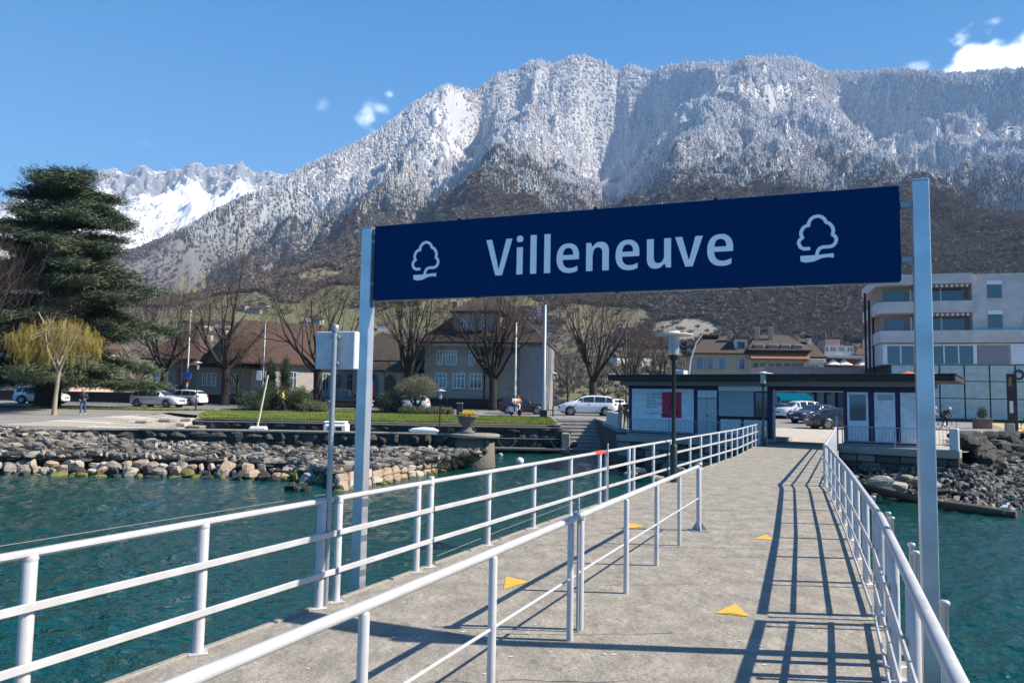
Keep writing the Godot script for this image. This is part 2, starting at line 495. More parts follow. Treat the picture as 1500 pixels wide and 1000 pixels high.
func terrain():
	# crest lines as [azimuth in degrees, height over distance]; the near massif, then the far range on the left
	var crest := [[-43.37, 0.09786], [-38.53, 0.1185], [-35.12, 0.1292], [-31.41, 0.146], [-27.69, 0.1713], [-26.52, 0.182], [-25.12, 0.1968], [-23.69, 0.2144], [-22.04, 0.2363], [-20.34, 0.254], [-18.35, 0.2724], [-17.21, 0.2902], [-15.84, 0.3058], [-14.96, 0.3158], [-13.04, 0.3342], [-11.15, 0.3553], [-9.25, 0.3851], [-8.263, 0.402], [-6.518, 0.4227], [-5.67, 0.4354], [-5.286, 0.4328], [-3.48, 0.4256], [-2.992, 0.428], [-1.975, 0.4464], [-1.489, 0.4525], [-0.505, 0.455], [0.3123, 0.4602], [0.7972, 0.4692], [1.836, 0.4733], [2.718, 0.4664], [3.59, 0.4712], [4.73, 0.4798], [5.603, 0.4785], [6.476, 0.4701], [7.615, 0.4615], [8.049, 0.4533], [8.797, 0.4615], [9.652, 0.4607], [10.77, 0.4478], [11.35, 0.4548], [13.03, 0.4593], [15.2, 0.4576], [16.82, 0.4535], [17.92, 0.4596], [19.5, 0.455], [21.29, 0.4494], [22.28, 0.4403], [23.53, 0.4249], [24.49, 0.423], [25.92, 0.4176], [27.59, 0.4165], [29.16, 0.4093], [30.93, 0.3985], [32.4, 0.3944], [33.83, 0.3911], [35.43, 0.3851], [38.9, 0.363], [43.51, 0.3188]]
	var far := [[-43.6, 0.1592], [-37.45, 0.1925], [-35.39, 0.2086], [-34.33, 0.2205], [-33.22, 0.2278], [-31.91, 0.2423], [-30.42, 0.2517], [-30.09, 0.2635], [-29.69, 0.2664], [-28.95, 0.2686], [-28.35, 0.2645], [-27.9, 0.2717], [-27.4, 0.2774], [-26.92, 0.2753], [-26.57, 0.2729], [-26.13, 0.2732], [-25.74, 0.2751], [-24.95, 0.2798], [-24.56, 0.2861], [-24.12, 0.2908], [-23.66, 0.2894], [-23.23, 0.2851], [-22.83, 0.2879], [-22.42, 0.2925], [-21.9, 0.2919], [-21.44, 0.2957], [-20.88, 0.2989], [-20.49, 0.2952], [-19.94, 0.2874], [-19.27, 0.2906], [-18.59, 0.2902], [-17.7, 0.2883], [-16.55, 0.285], [-12.43, 0.256], [2.583, 0.1716]]
	var dist := [[-42.93, 2500], [-34.63, 2500], [-26, 2600], [-15.89, 2950], [-7.802, 3300], [-2.557, 3600], [5.365, 3750], [9.528, 3800], [18, 3550], [24.44, 3700], [31.07, 3450], [42.82, 3200]]
	# spurs and gullies as [height, half width in degrees, then azimuth over the share of the way up]
	var spurs := [
		[150.0, 4.0, [[0.3, -2.802], [0.48, -1.008], [0.62, 0.01301], [0.82, 2.38], [1, 4.784]]],
		[-135.0, 4.2, [[0.25, 9.483], [0.4, 9.719], [0.52, 9.281], [0.72, 8.082], [1, 6.968]]],
		[170.0, 5.2, [[0.3, 10.25], [0.45, 12.31], [0.58, 14.11], [0.78, 16.65], [1, 17.92]]],
		[120.0, 4.5, [[0.3, 28.47], [0.45, 26.87], [0.7, 24.3], [1, 22.04]]],
		[-95.0, 4.5, [[0.3, 34.71], [0.5, 31.79], [0.75, 28.22], [1, 25.03]]],
		[110.0, 4.0, [[0.3, -13.32], [0.5, -11.15], [0.75, -8.135], [1, -5.557]]],
		[-110.0, 3.4, [[0.3, -8.647], [0.5, -6.918], [0.75, -4.9], [1, -3.103]]]]
	nz.seed = 11
	nz.frequency = 1.0
	nz.fractal_octaves = 5
	nz.fractal_type = FastNoiseLite.FRACTAL_RIDGED
	nz2.seed = 12
	nz2.frequency = 1.0
	nz2.fractal_octaves = 5
	var nr := N1 + N2
	ter_h.resize(NA * nr)
	ter_r.resize(NA * nr)
	var ver := PackedVector3Array()
	ver.resize(NA * nr)
	for i in NA:
		var az := lerpf(AZ0, AZ1, i / float(NA - 1))
		var R1 := pick(dist, az)
		var jag := 0.4 + 0.6 * smoothstep(-1.5, 0.5, az) * (1.0 - smoothstep(21.0, 25.0, az))
		var H1: float = pick(crest, az) * R1
		var crown: float = (absf(nz2.get_noise_1d(az * 2.2)) * 0.010 - 0.002 + nz2.get_noise_1d(az * 7.0 + 90.0) * 0.004) * jag * smoothstep(-26.0, -14.0, az) * R1
		var R2 := 6300.0
		var H2: float = pick(far, az) * R2
		var ca := cos(deg_to_rad(az))
		var sa := sin(deg_to_rad(az))
		for j in nr:
			var r: float
			if j < N1:
				r = R_IN * pow(R1 / R_IN, j / float(N1 - 1))
			else:
				var f2 := (j - N1 + 1) / float(N2 - 20)
				r = R1 + (R2 - R1) * (1.0 - pow(1.0 - f2, 1.7)) if f2 <= 1.0 else R2 + (R_OUT - R2) * (f2 - 1.0) * (N2 - 20) / 20.0
			var x := r * sa
			var z := r * ca
			var h := 0.0
			if r <= R1:
				var base := -3.0 if r < 128.0 else pick([[128.0, -3.0], [150.0, 1.6], [250.0, 7.0], [400.0, 19.0], [600.0, 36.0], [900.0, 60.0]], r)
				var t := clampf((r - 620.0) / (R1 - 620.0), 0.0, 1.0)
				var cf := 0.035 + 0.12 * exp(-pow((az - 6.156) / 4.6, 2.0)) + 0.03 * maxf(0.0, nz2.get_noise_1d(az * 0.35))
				h = base * (1.0 - t) + H1 * ((1.0 - cf) * pow(t, 1.06) + cf * smoothstep(0.88, 0.99, t))
				var bump := 0.0
				for s in spurs:
					var c := pick(s[2], t)
					var q: float = absf(az - c) / s[1]
					bump += 0.85 * s[0] * (1.0 / (1.0 + 2.5 * q * q) - 0.25)
				var fade := smoothstep(0.05, 0.6, t) * (1.0 - smoothstep(0.9, 1.0, t))
				var wx := x + nz2.get_noise_2d(x * 0.0016, z * 0.0016) * 240.0
				var wz := z + nz2.get_noise_2d(z * 0.0016 + 40.0, x * 0.0016) * 240.0
				bump += (nz.get_noise_2d(wx * 0.0014, wz * 0.0010) - 0.2) * 130.0
				bump += (nz.get_noise_2d(wx * 0.0034 + 30.0, wz * 0.0022) - 0.2) * 60.0
				h += (bump - 170.0) * fade
				var ter := smoothstep(0.6, 0.75, t) * (1.0 - smoothstep(0.97, 1.0, t)) * clampf(0.55 + nz2.get_noise_2d(x * 0.002 + 5.0, z * 0.002) * 1.6, 0.0, 1.0)
				h += 15.0 * sin(h / 27.0 + nz2.get_noise_2d(x * 0.003, z * 0.003) * 4.0) * ter + nz2.get_noise_2d(x * 0.008, z * 0.008) * 26.0 * smoothstep(0.0, 0.2, t) * (1.0 - 0.7 * smoothstep(0.95, 1.0, t))
				h += crown * smoothstep(0.965, 1.0, t)
				h = minf(h, (H1 + crown * smoothstep(0.965, 1.0, t)) * r / R1 * (0.96 + 0.04 * pow(t, 4.0)) + 6.0 * nz2.get_noise_2d(x * 0.02, z * 0.02))
			else:
				h = H1 + crown - (r - R1) * 0.5
				var t2 := clampf((r - 2700.0) / (R2 - 2700.0), 0.0, 1.0)
				var g: float = H2 * (0.93 * t2 + 0.07 * smoothstep(0.95, 1.0, t2))
				if r > R2:
					g = H2 - (r - R2) * 0.6
				g += (nz.get_noise_2d(x * 0.0013, z * 0.0007) - 0.2) * 130.0 * smoothstep(0.05, 0.4, t2) * (1.0 - smoothstep(0.92, 1.0, t2))
				g += nz2.get_noise_2d(x * 0.01, z * 0.01) * 22.0
				var crag := smoothstep(0.7, 0.9, t2) * (1.0 - smoothstep(0.985, 1.0, t2))
				g += (nz.get_noise_2d(x * 0.004, z * 0.0034) - 0.3) * 60.0 * crag + nz2.get_noise_2d(x * 0.02, z * 0.02) * 45.0 * crag
				h = maxf(maxf(h, g), 60.0)
			ter_h[i * nr + j] = h
			ter_r[i * nr + j] = r
			ver[i * nr + j] = Vector3(x, h, -z)
	# clearings: [pixel-free description] azimuth, distance, half widths, colour
	for q in [[-23.59, 0.1475, 1.276, 0.02412, [0.34, 0.27, 0.13]], [-24.69, 0.1717, 0.5315, 0.009276, [0.3, 0.25, 0.14]], [-14.21, 0.1283, 2.658, 0.01299, [0.17, 0.17, 0.06]], [-21.42, 0.1042, 4.252, 0.02226, [0.2, 0.185, 0.085]], [-16.63, 0.09987, 4.252, 0.02226, [0.19, 0.19, 0.075]], [13.34, 0.0937, 2.764, 0.01577, [0.4, 0.36, 0.29]], [6.879, 0.1065, 3.721, 0.02412, [0.26, 0.22, 0.14]], [-2.724, 0.1265, 4.784, 0.01484, [0.3, 0.25, 0.13]], [-5.351, 0.1029, 6.378, 0.01855, [0.2, 0.19, 0.09]], [-14.77, 0.156, 1.807, 0.007421, [0.3, 0.26, 0.14]], [-10.06, 0.1002, 3.189, 0.02041, [0.18, 0.18, 0.08]], [-24.97, 0.07898, 3.189, 0.0167, [0.2, 0.19, 0.09]]]:
		var i := int((q[0] - AZ0) / (AZ1 - AZ0) * (NA - 1))
		var lo := 0.0
		var hi := 0.0
		for j in range(10, N1):
			var k := ter_h[i * nr + j] / ter_r[i * nr + j]
			if lo == 0.0 and k > q[1] - q[3]:
				lo = ter_r[i * nr + j]
			if hi == 0.0 and k > q[1] + q[3]:
				hi = ter_r[i * nr + j]
		if hi > 0.0:
			patches.append([q[0], (lo + hi) * 0.5, q[2], maxf((hi - lo) * 0.5, 15.0), lin(1, 1, 1), Color(q[4][0], q[4][1], q[4][2])])
	var col := PackedColorArray()
	col.resize(NA * nr)
	for i in NA:
		var az := lerpf(AZ0, AZ1, i / float(NA - 1))
		for j in nr:
			var k := i * nr + j
			var v := ver[k]
			var a := ver[mini(i + 1, NA - 1) * nr + j] - ver[maxi(i - 1, 0) * nr + j]
			var b := ver[i * nr + mini(j + 1, nr - 1)] - ver[i * nr + maxi(j - 1, 0)]
			var nrm := a.cross(b).normalized()
			var flat := absf(nrm.y)
			var n1 := nz2.get_noise_2d(v.x * 0.012, v.z * 0.012)
			var n2 := nz2.get_noise_2d(v.x * 0.0035 + 9.0, v.z * 0.0035)
			var c := Color(0.11, 0.085, 0.07).lerp(Color(0.16, 0.14, 0.09), clampf(0.5 + n1, 0, 1))
			if ter_r[k] < 640.0:
				c = Color(0.16, 0.145, 0.075).lerp(Color(0.12, 0.13, 0.05), clampf(0.5 + n2 * 1.5, 0, 1))
			for p in patches:
				var e := sqrt(pow((az - p[0]) / p[2], 2.0) + pow((ter_r[k] - p[1]) / p[3], 2.0)) + n1 * 0.5
				if e < 1.0:
					c = p[5] * (0.85 + 0.3 * n1)
			var snow := smoothstep(400.0, 800.0, v.y + n2 * 140.0 + n1 * 70.0)
			var rock := smoothstep(0.70, 0.55, flat + n1 * 0.12)
			c = c.lerp(Color(0.20, 0.20, 0.20), rock)
			if ter_r[k] > 3900.0:
				var tower := smoothstep(0.80, 0.66, flat + n1 * 0.25 + nz2.get_noise_2d(v.x * 0.012, v.y * 0.012) * 0.35) * smoothstep(5850.0, 6050.0, ter_r[k])
				c = Color(0.90, 0.90, 0.91).lerp(Color(0.26, 0.28, 0.32), tower)
			else:
				c = c.lerp(Color(0.78, 0.80, 0.83), snow * (1.0 - 0.45 * rock))
			col[k] = c
	var idx := PackedInt32Array()
	idx.resize((NA - 1) * (nr - 1) * 6)
	var w := 0
	for i in NA - 1:
		for j in nr - 1:
			var k := i * nr + j
			for q in [k, k + nr + 1, k + nr, k, k + 1, k + nr + 1]:
				idx[w] = q
				w += 1
	var st := SurfaceTool.new()
	var arr := []
	arr.resize(Mesh.ARRAY_MAX)
	arr[Mesh.ARRAY_VERTEX] = ver
	arr[Mesh.ARRAY_COLOR] = col
	arr[Mesh.ARRAY_INDEX] = idx
	var am := ArrayMesh.new()
	am.add_surface_from_arrays(Mesh.PRIMITIVE_TRIANGLES, arr)
	st.create_from(am, 0)
	st.generate_normals()
	var m := vmat(0.95, T.mid, 0.02)
	struct("mountains", st.commit(), m)

func row_of(az: float, r: float) -> Vector2:   # grid coordinates of a point
	var i := clampf((az - AZ0) / (AZ1 - AZ0) * (NA - 1), 0, NA - 1.001)
	var nr := N1 + N2
	var R1 := ter_r[int(i) * nr + N1 - 1]
	var j := 0.0
	if r <= R1:
		j = log(r / R_IN) / log(R1 / R_IN) * (N1 - 1)
	else:
		j = N1 - 1 + (1.0 - pow(maxf(0.0, 1.0 - (r - R1) / (6300.0 - R1)), 1.0 / 1.7)) * (N2 - 20)
	return Vector2(i, clampf(j, 0, nr - 1.001))

func hill(az: float, r: float) -> float:
	var g := row_of(az, r)
	var nr := N1 + N2
	var i := int(g.x)
	var j := int(g.y)
	var fx := g.x - i
	var fy := g.y - j
	return lerpf(lerpf(ter_h[i * nr + j], ter_h[i * nr + j + 1], fy), lerpf(ter_h[(i + 1) * nr + j], ter_h[(i + 1) * nr + j + 1], fy), fx)

func conifer(snow: float, sd: int) -> ArrayMesh:
	var r := RandomNumberGenerator.new()
	r.seed = sd
	var s := MB.new()
	var dark := Color(0.055, 0.07, 0.055)
	var pale := Color(0.80, 0.83, 0.87)
	for k in 4:
		var y0 := 0.08 + k * 0.2
		var y1 := minf(y0 + 0.42, 1.0)
		var rad := 0.20 * (1.0 - k * 0.2)
		var off := r.randf() * TAU
		for q in 6:
			var a := off + TAU * q / 6.0
			var a2 := off + TAU * (q + 1) / 6.0
			var f := rad * r.randf_range(0.75, 1.25)
			s.color(dark.lerp(pale, clampf(snow * r.randf_range(0.5, 1.3), 0, 1)))
			s.tri(Vector3(cos(a2) * f, y0 + r.randf_range(-0.04, 0.02), sin(a2) * f), Vector3(cos(a) * f, y0 - 0.03, sin(a) * f), Vector3(0, y1, 0))
	return s.done()

func bare_crown(c: Color, c2: Color, sd: int) -> ArrayMesh:   # a leafless crown: a stem and a broom of twigs
	var r := RandomNumberGenerator.new()
	r.seed = sd
	var s := MB.new()
	s.color(c.lerp(Color(0.05, 0.045, 0.04), 0.4))
	s.tri(Vector3(-0.03, 0, 0), Vector3(0.03, 0, 0), Vector3(0, 0.6, 0))
	s.tri(Vector3(0, 0, -0.03), Vector3(0, 0, 0.03), Vector3(0, 0.6, 0))
	for k in 46:
		var d := Vector3(r.randfn(), absf(r.randfn()) * 0.9 + 0.1, r.randfn()).normalized()
		var a := Vector3(0, 0.32, 0) + Vector3(d.x * 0.28, d.y * 0.34, d.z * 0.28) * r.randf_range(0.1, 0.75)
		var b := a + (d + Vector3(0, 0.5, 0)).normalized() * r.randf_range(0.18, 0.34)
		var side := d.cross(Vector3(r.randfn(), r.randfn(), r.randfn())).normalized() * r.randf_range(0.022, 0.05)
		s.color(c.lerp(c2, r.randf()))
		s.tri(a - side, a + side, b)
	return s.done()

func forests():
	var m := vmat(0.95)
	var kinds := {
		"frosted_conifer_forest": [conifer(0.62, 3), [], PackedColorArray()], "snowy_conifer_forest": [conifer(0.95, 4), [], PackedColorArray()], "dark_conifer_forest": [conifer(0.03, 5), [], PackedColorArray()],
		"bare_broadleaf_forest": [bare_crown(Color(0.17, 0.14, 0.115), Color(0.28, 0.24, 0.20), 6), [], PackedColorArray()], "frosted_broadleaf_forest": [bare_crown(Color(0.37, 0.375, 0.385), Color(0.80, 0.64, 0.68), 7), [], PackedColorArray()]}
	var r := RandomNumberGenerator.new()
	r.seed = 99
	var nr := N1 + N2
	for k in 640000:
		var az := r.randf_range(-41.0, 41.0)
		var i := int((az - AZ0) / (AZ1 - AZ0) * (NA - 1))
		var R1 := ter_r[i * nr + N1 - 1]
		var far := k > 600000 and az < -14.0
		var dist: float
		if far:
			dist = r.randf_range(3900.0, 5600.0)
		else:
			dist = sqrt(r.randf_range(pow(430.0, 2), pow(R1 + 15.0, 2)))
			if k % 5 == 0:
				dist = r.randf_range(430.0, 1600.0)
			elif k % 31 == 0:
				dist = r.randf_range(150.0, 700.0)
		var h := hill(az, dist)
		var tv := h / dist
		var x := dist * sin(deg_to_rad(az))
		var z := -dist * cos(deg_to_rad(az))
		var n1 := nz2.get_noise_2d(x * 0.010, z * 0.010)
		var n2 := nz2.get_noise_2d(x * 0.0035 + 9.0, z * 0.0035)
		var n3 := nz2.get_noise_2d(x * 0.004 + 70.0, z * 0.004)
		if far and az > lerpf(-28.49, -23.74, clampf((0.2573 - tv) / 0.05604, -0.2, 1.3)) + n1 * 1.2 - 0.6:
			continue
		var lowland := tv < (0.105 if az < 8.0 else 0.078) + n2 * 0.02 and not far
		if lowland and n3 < 0.12 and r.randf() > 0.22:
			continue
		var skip := false
		for p in patches:
			if sqrt(pow((az - p[0]) / p[2], 2.0) + pow((dist - p[1]) / p[3], 2.0)) + n1 * 0.4 < 1.0:
				skip = true
		if skip and r.randf() > 0.04:
			continue
		if not far and n1 > 0.5 and h > 600.0:
			continue
		var steep := (hill(az, dist + 14.0) - hill(az, dist - 14.0)) / 28.0
		if steep > 1.35 + n1 * 0.5 and not far and dist > R1 * 0.8 and r.randf() > 0.25:
			continue
		var alt := h + n2 * 190.0 + n1 * 80.0 + n3 * 90.0
		var frost := smoothstep(330.0, 800.0, alt)
		var conif := clampf(0.0 + smoothstep(300.0, 620.0, h) * 0.8 + n3 * 0.7 - 0.03, 0.015, 0.95)
		if h < 330.0 and dist < 1500.0:
			conif *= 0.25
		var kind := ""
		if r.randf() < conif:
			if r.randf() < frost:
				kind = "snowy_conifer_forest" if r.randf() < smoothstep(560.0, 1050.0, alt) * 0.85 else "frosted_conifer_forest"
			else:
				kind = "dark_conifer_forest"
		else:
			kind = "frosted_broadleaf_forest" if r.randf() < frost else "bare_broadleaf_forest"
		var big := r.randf_range(0.7, 1.25)
		var snowy_top := absf(az - -5.727) < 1.9 + n1 * 1.5 and dist > R1 * 0.90 and r.randf() > 0.12
		if snowy_top or not far and dist > R1 * 0.86 and n3 + n1 > 0.8:
			continue
		var tall := (lerpf(10.0, 17.0, smoothstep(250.0, 800.0, h)) if kind.contains("conifer") else lerpf(10.5, 14.0, smoothstep(250.0, 700.0, h))) * big
		if lowland:
			tall *= r.randf_range(0.25, 0.6)
		elif not kind.contains("conifer") and dist < 900.0:
			tall *= 0.8
		var wide := tall * (0.95 if kind.contains("conifer") else r.randf_range(1.0, 1.4))
		var b := Basis(Vector3.UP, r.randf() * TAU).scaled(Vector3(wide, tall, wide))
		var tint := r.randf_range(0.82, 1.1)
		kinds[kind][1].append(Transform3D(b, Vector3(x, h - 1.0, z)))
		kinds[kind][2].append(Color(tint, tint * r.randf_range(0.95, 1.0), tint * r.randf_range(0.9, 1.02)))
	for kind in kinds:
		scatter(kind, kinds[kind][0], m, kinds[kind][1], kinds[kind][2])

# ---------- land, lake, shores ----------
func sheet(poly: PackedVector2Array, lift := 0.0) -> MB:   # ground cut from a plan (x, distance), following the town's slope
	var s := MB.new()
	var cuts := [-10.0, 37.0, 44.0, 50.0, 57.0, 65.0, 75.0, 100.0, 131.0]
	for i in cuts.size() - 1:
		var strip := PackedVector2Array([Vector2(-400, cuts[i]), Vector2(400, cuts[i]), Vector2(400, cuts[i + 1]), Vector2(-400, cuts[i + 1])])
		for part in Geometry2D.intersect_polygons(poly, strip):
			var ix := Geometry2D.triangulate_polygon(part)
			for k in range(0, ix.size(), 3):
				var q := []
				for j in 3:
					var v: Vector2 = part[ix[k + j]]
					q.append(Vector3(v.x, gy(v.y) + lift, -v.y))
				if (q[1] - q[0]).cross(q[2] - q[0]).y < 0:
					s.tri(q[0], q[2], q[1])
				else:
					s.tri(q[0], q[1], q[2])
	return s

func plan(a: Array) -> PackedVector2Array:
	var p := PackedVector2Array()
	for q in a:
		p.append(Vector2(q[0], q[1]))
	return p

func land():
	struct("ground", sheet(plan([[-135, 36.8], [-26, 36.8], [-25.4, 55], [-22.2, 52.5], [-20.5, 48.1], [3.3, 48.1], [3.3, 56.2], [6.6, 56.2], [6.7, 50], [6.2, 38.5], [12.0, 34.7], [12.2, 34.9], [15, 33.4], [16.9, 31.2], [18.6, 30.2], [20, 32], [24.5, 39.8], [32, 42.5], [60, 44], [135, 44], [135, 130.5], [-135, 130.5]])), M.promenade)
	struct("road", sheet(plan([[-135, 60.5], [3.2, 60.0], [7, 57.5], [12.5, 50], [60, 52], [135, 52], [135, 75], [-135, 75]]), 0.004), M.asphalt)
	struct("plaza_paving", sheet(plan([[11.5, 36.6], [17.5, 33.2], [19.4, 31.6], [25, 40.4], [34, 43.2], [80, 45.2], [80, 51.8], [12.4, 49.8], [9.4, 47]]), 0.006), M.paving)
	struct("ochre_paving", sheet(plan([[43.55, 68.99], [46, 50.5], [52, 50.5], [52, 45.6], [34.58, 51.08]]), 0.011), M.ochre)
	# lawns with real blades
	var lawn := plan([[-21.0, 50.0], [-20.2, 48.6], [3.0, 48.6], [3.0, 57.0], [-23.5, 57.6], [-22.6, 54]])
	var strip := plan([[-80, 57.2], [-26.5, 57.6], [-24.0, 60.0], [-80, 60.0]])
	var bed := plan([[-24, 61.0], [-5.5, 60.8], [-6.5, 64.2], [-21.5, 65.0]])
	var k := 0
	for p in [lawn, strip, bed]:
		struct("lawn", sheet(p, 0.05), M.grass_soil)
		var places := []
		var tints := PackedColorArray()
		var r := Rect2(p[0], Vector2.ZERO)
		for q in p:
			r = r.expand(q)
		for i in int(r.get_area() * 95.0):
			var v := Vector2(rng.randf_range(r.position.x, r.end.x), rng.randf_range(r.position.y, r.end.y))
			if not Geometry2D.is_point_in_polygon(v, p):
				continue
			var n := nz2.get_noise_2d(v.x * 0.25, v.y * 0.25)
			var b := Basis(Vector3.UP, rng.randf() * TAU).scaled(Vector3.ONE * rng.randf_range(0.6, 1.2))
			places.append(Transform3D(b, Vector3(v.x, gy(v.y) + 0.04, -v.y)))
			tints.append(Color(0.12, 0.20, 0.03).lerp(Color(0.24, 0.27, 0.05), clampf(0.5 + n * 1.3 + rng.randf_range(-0.25, 0.25), 0, 1)))
		scatter("grass", grass_tuft(), vmat(0.9), places, tints)
		k += 1

func grass_tuft() -> ArrayMesh:
	var s := MB.new()
	var r := RandomNumberGenerator.new()
	r.seed = 8
	for i in 7:
		var a := r.randf() * TAU
		var c := Vector3(r.randf_range(-0.09, 0.09), 0, r.randf_range(-0.09, 0.09))
		var w := Vector3(cos(a), 0, sin(a)) * 0.016
		s.color(Color(1, 1, 1) * r.randf_range(0.8, 1.15))
		s.tri(c - w, c + w, c + Vector3(r.randf_range(-0.05, 0.05), r.randf_range(0.06, 0.13), r.randf_range(-0.05, 0.05)))
	return s.done()

func lake():
	var n := FastNoiseLite.new()
	n.seed = 21
	n.frequency = 1.0
	n.fractal_octaves = 4
	n.fractal_gain = 0.55
	var ver := PackedVector3Array()
	var idx := PackedInt32Array()
	var na := 620
	var rr := [0.0]
	var r := 1.2
	while r < 3800.0:
		rr.append(r)
		r *= 1.0125 if r < 55.0 else 1.07
	for j in rr.size():
		for i in na + 1:
			var a := lerpf(-1.95, 1.95, i / float(na))
			var x: float = rr[j] * sin(a)
			var z: float = -rr[j] * cos(a) + 0.5
			var amp := 0.5 * smoothstep(0.5, -0.2, n.get_noise_2d(x * 0.035 + 4.0, z * 0.03)) + 0.55
			var h := n.get_noise_2d(x * 0.9 + z * 0.3, z * 2.0) * 0.085 * amp + n.get_noise_2d(x * 0.22, z * 0.35 + 50.0) * 0.05
			if rr[j] > 55.0:
				h *= clampf(1.0 - (rr[j] - 55.0) / 60.0, 0.0, 1.0)
			ver.append(Vector3(x, LAKE + h, z))
	for j in rr.size() - 1:
		for i in na:
			var k := j * (na + 1) + i
			for q in [k, k + na + 1, k + na + 2, k, k + na + 2, k + 1]:
				idx.append(q)
	var arr := []
	arr.resize(Mesh.ARRAY_MAX)
	arr[Mesh.ARRAY_VERTEX] = ver
	arr[Mesh.ARRAY_INDEX] = idx
	var am := ArrayMesh.new()
	am.add_surface_from_arrays(Mesh.PRIMITIVE_TRIANGLES, arr)
	var st := SurfaceTool.new()
	st.create_from(am, 0)
	st.generate_normals()
	var m := bumped(mat(0.0015, 0.042, 0.036, 0.07, null), T.n_wave, 0.55)
	m.metallic_specular = 0.5
	m.uv1_scale = Vector3(0.13, 0.13, 0.19)
	struct("lake_water", st.commit(), m)

func rocks(count: int, sharp: float) -> Array:   # a few irregular boulder shapes, about one metre across
	var out := []
	for k in count:
		var n := FastNoiseLite.new()
		n.seed = 100 + k
		n.frequency = 0.9
		n.fractal_octaves = 3
		var sph := SphereMesh.new()
		sph.radial_segments = 9
		sph.rings = 5
		sph.radius = 0.5
		sph.height = 1.0
		var a := sph.get_mesh_arrays()
		var v: PackedVector3Array = a[Mesh.ARRAY_VERTEX]
		var cuts := []
		for c in 7:
			cuts.append([Vector3(rng.randfn(), rng.randfn() * 0.7, rng.randfn()).normalized(), rng.randf_range(0.2, 0.36)])
		var s := MB.new()
		for i in v.size():
			var q := v[i]
			for c in cuts:
				var d: float = q.dot(c[0])
				if d > c[1]:
					q -= c[0] * (d - c[1]) * sharp
			v[i] = q * (1.0 + n.get_noise_3dv(q * 2.0) * 0.22)
		var ix: PackedInt32Array = a[Mesh.ARRAY_INDEX]
		for i in range(0, ix.size(), 3):
			s.tri(v[ix[i]], v[ix[i + 2]], v[ix[i + 1]])
		out.append(s.done())
	return out

var boulders := []

func stone(shapes: Array, at: Vector3, size: Vector3, m: Material, parent: Node, turn := -1.0, called := "stone") -> MeshInstance3D:
	var o := obj(called, shapes[rng.randi() % shapes.size()], m, parent)
	o.position = at
	o.basis = (Basis(Vector3.UP, rng.randf() * TAU if turn < 0.0 else turn) * Basis(Vector3.RIGHT, rng.randf_range(-0.25, 0.25))).scaled_local(size)
	return o

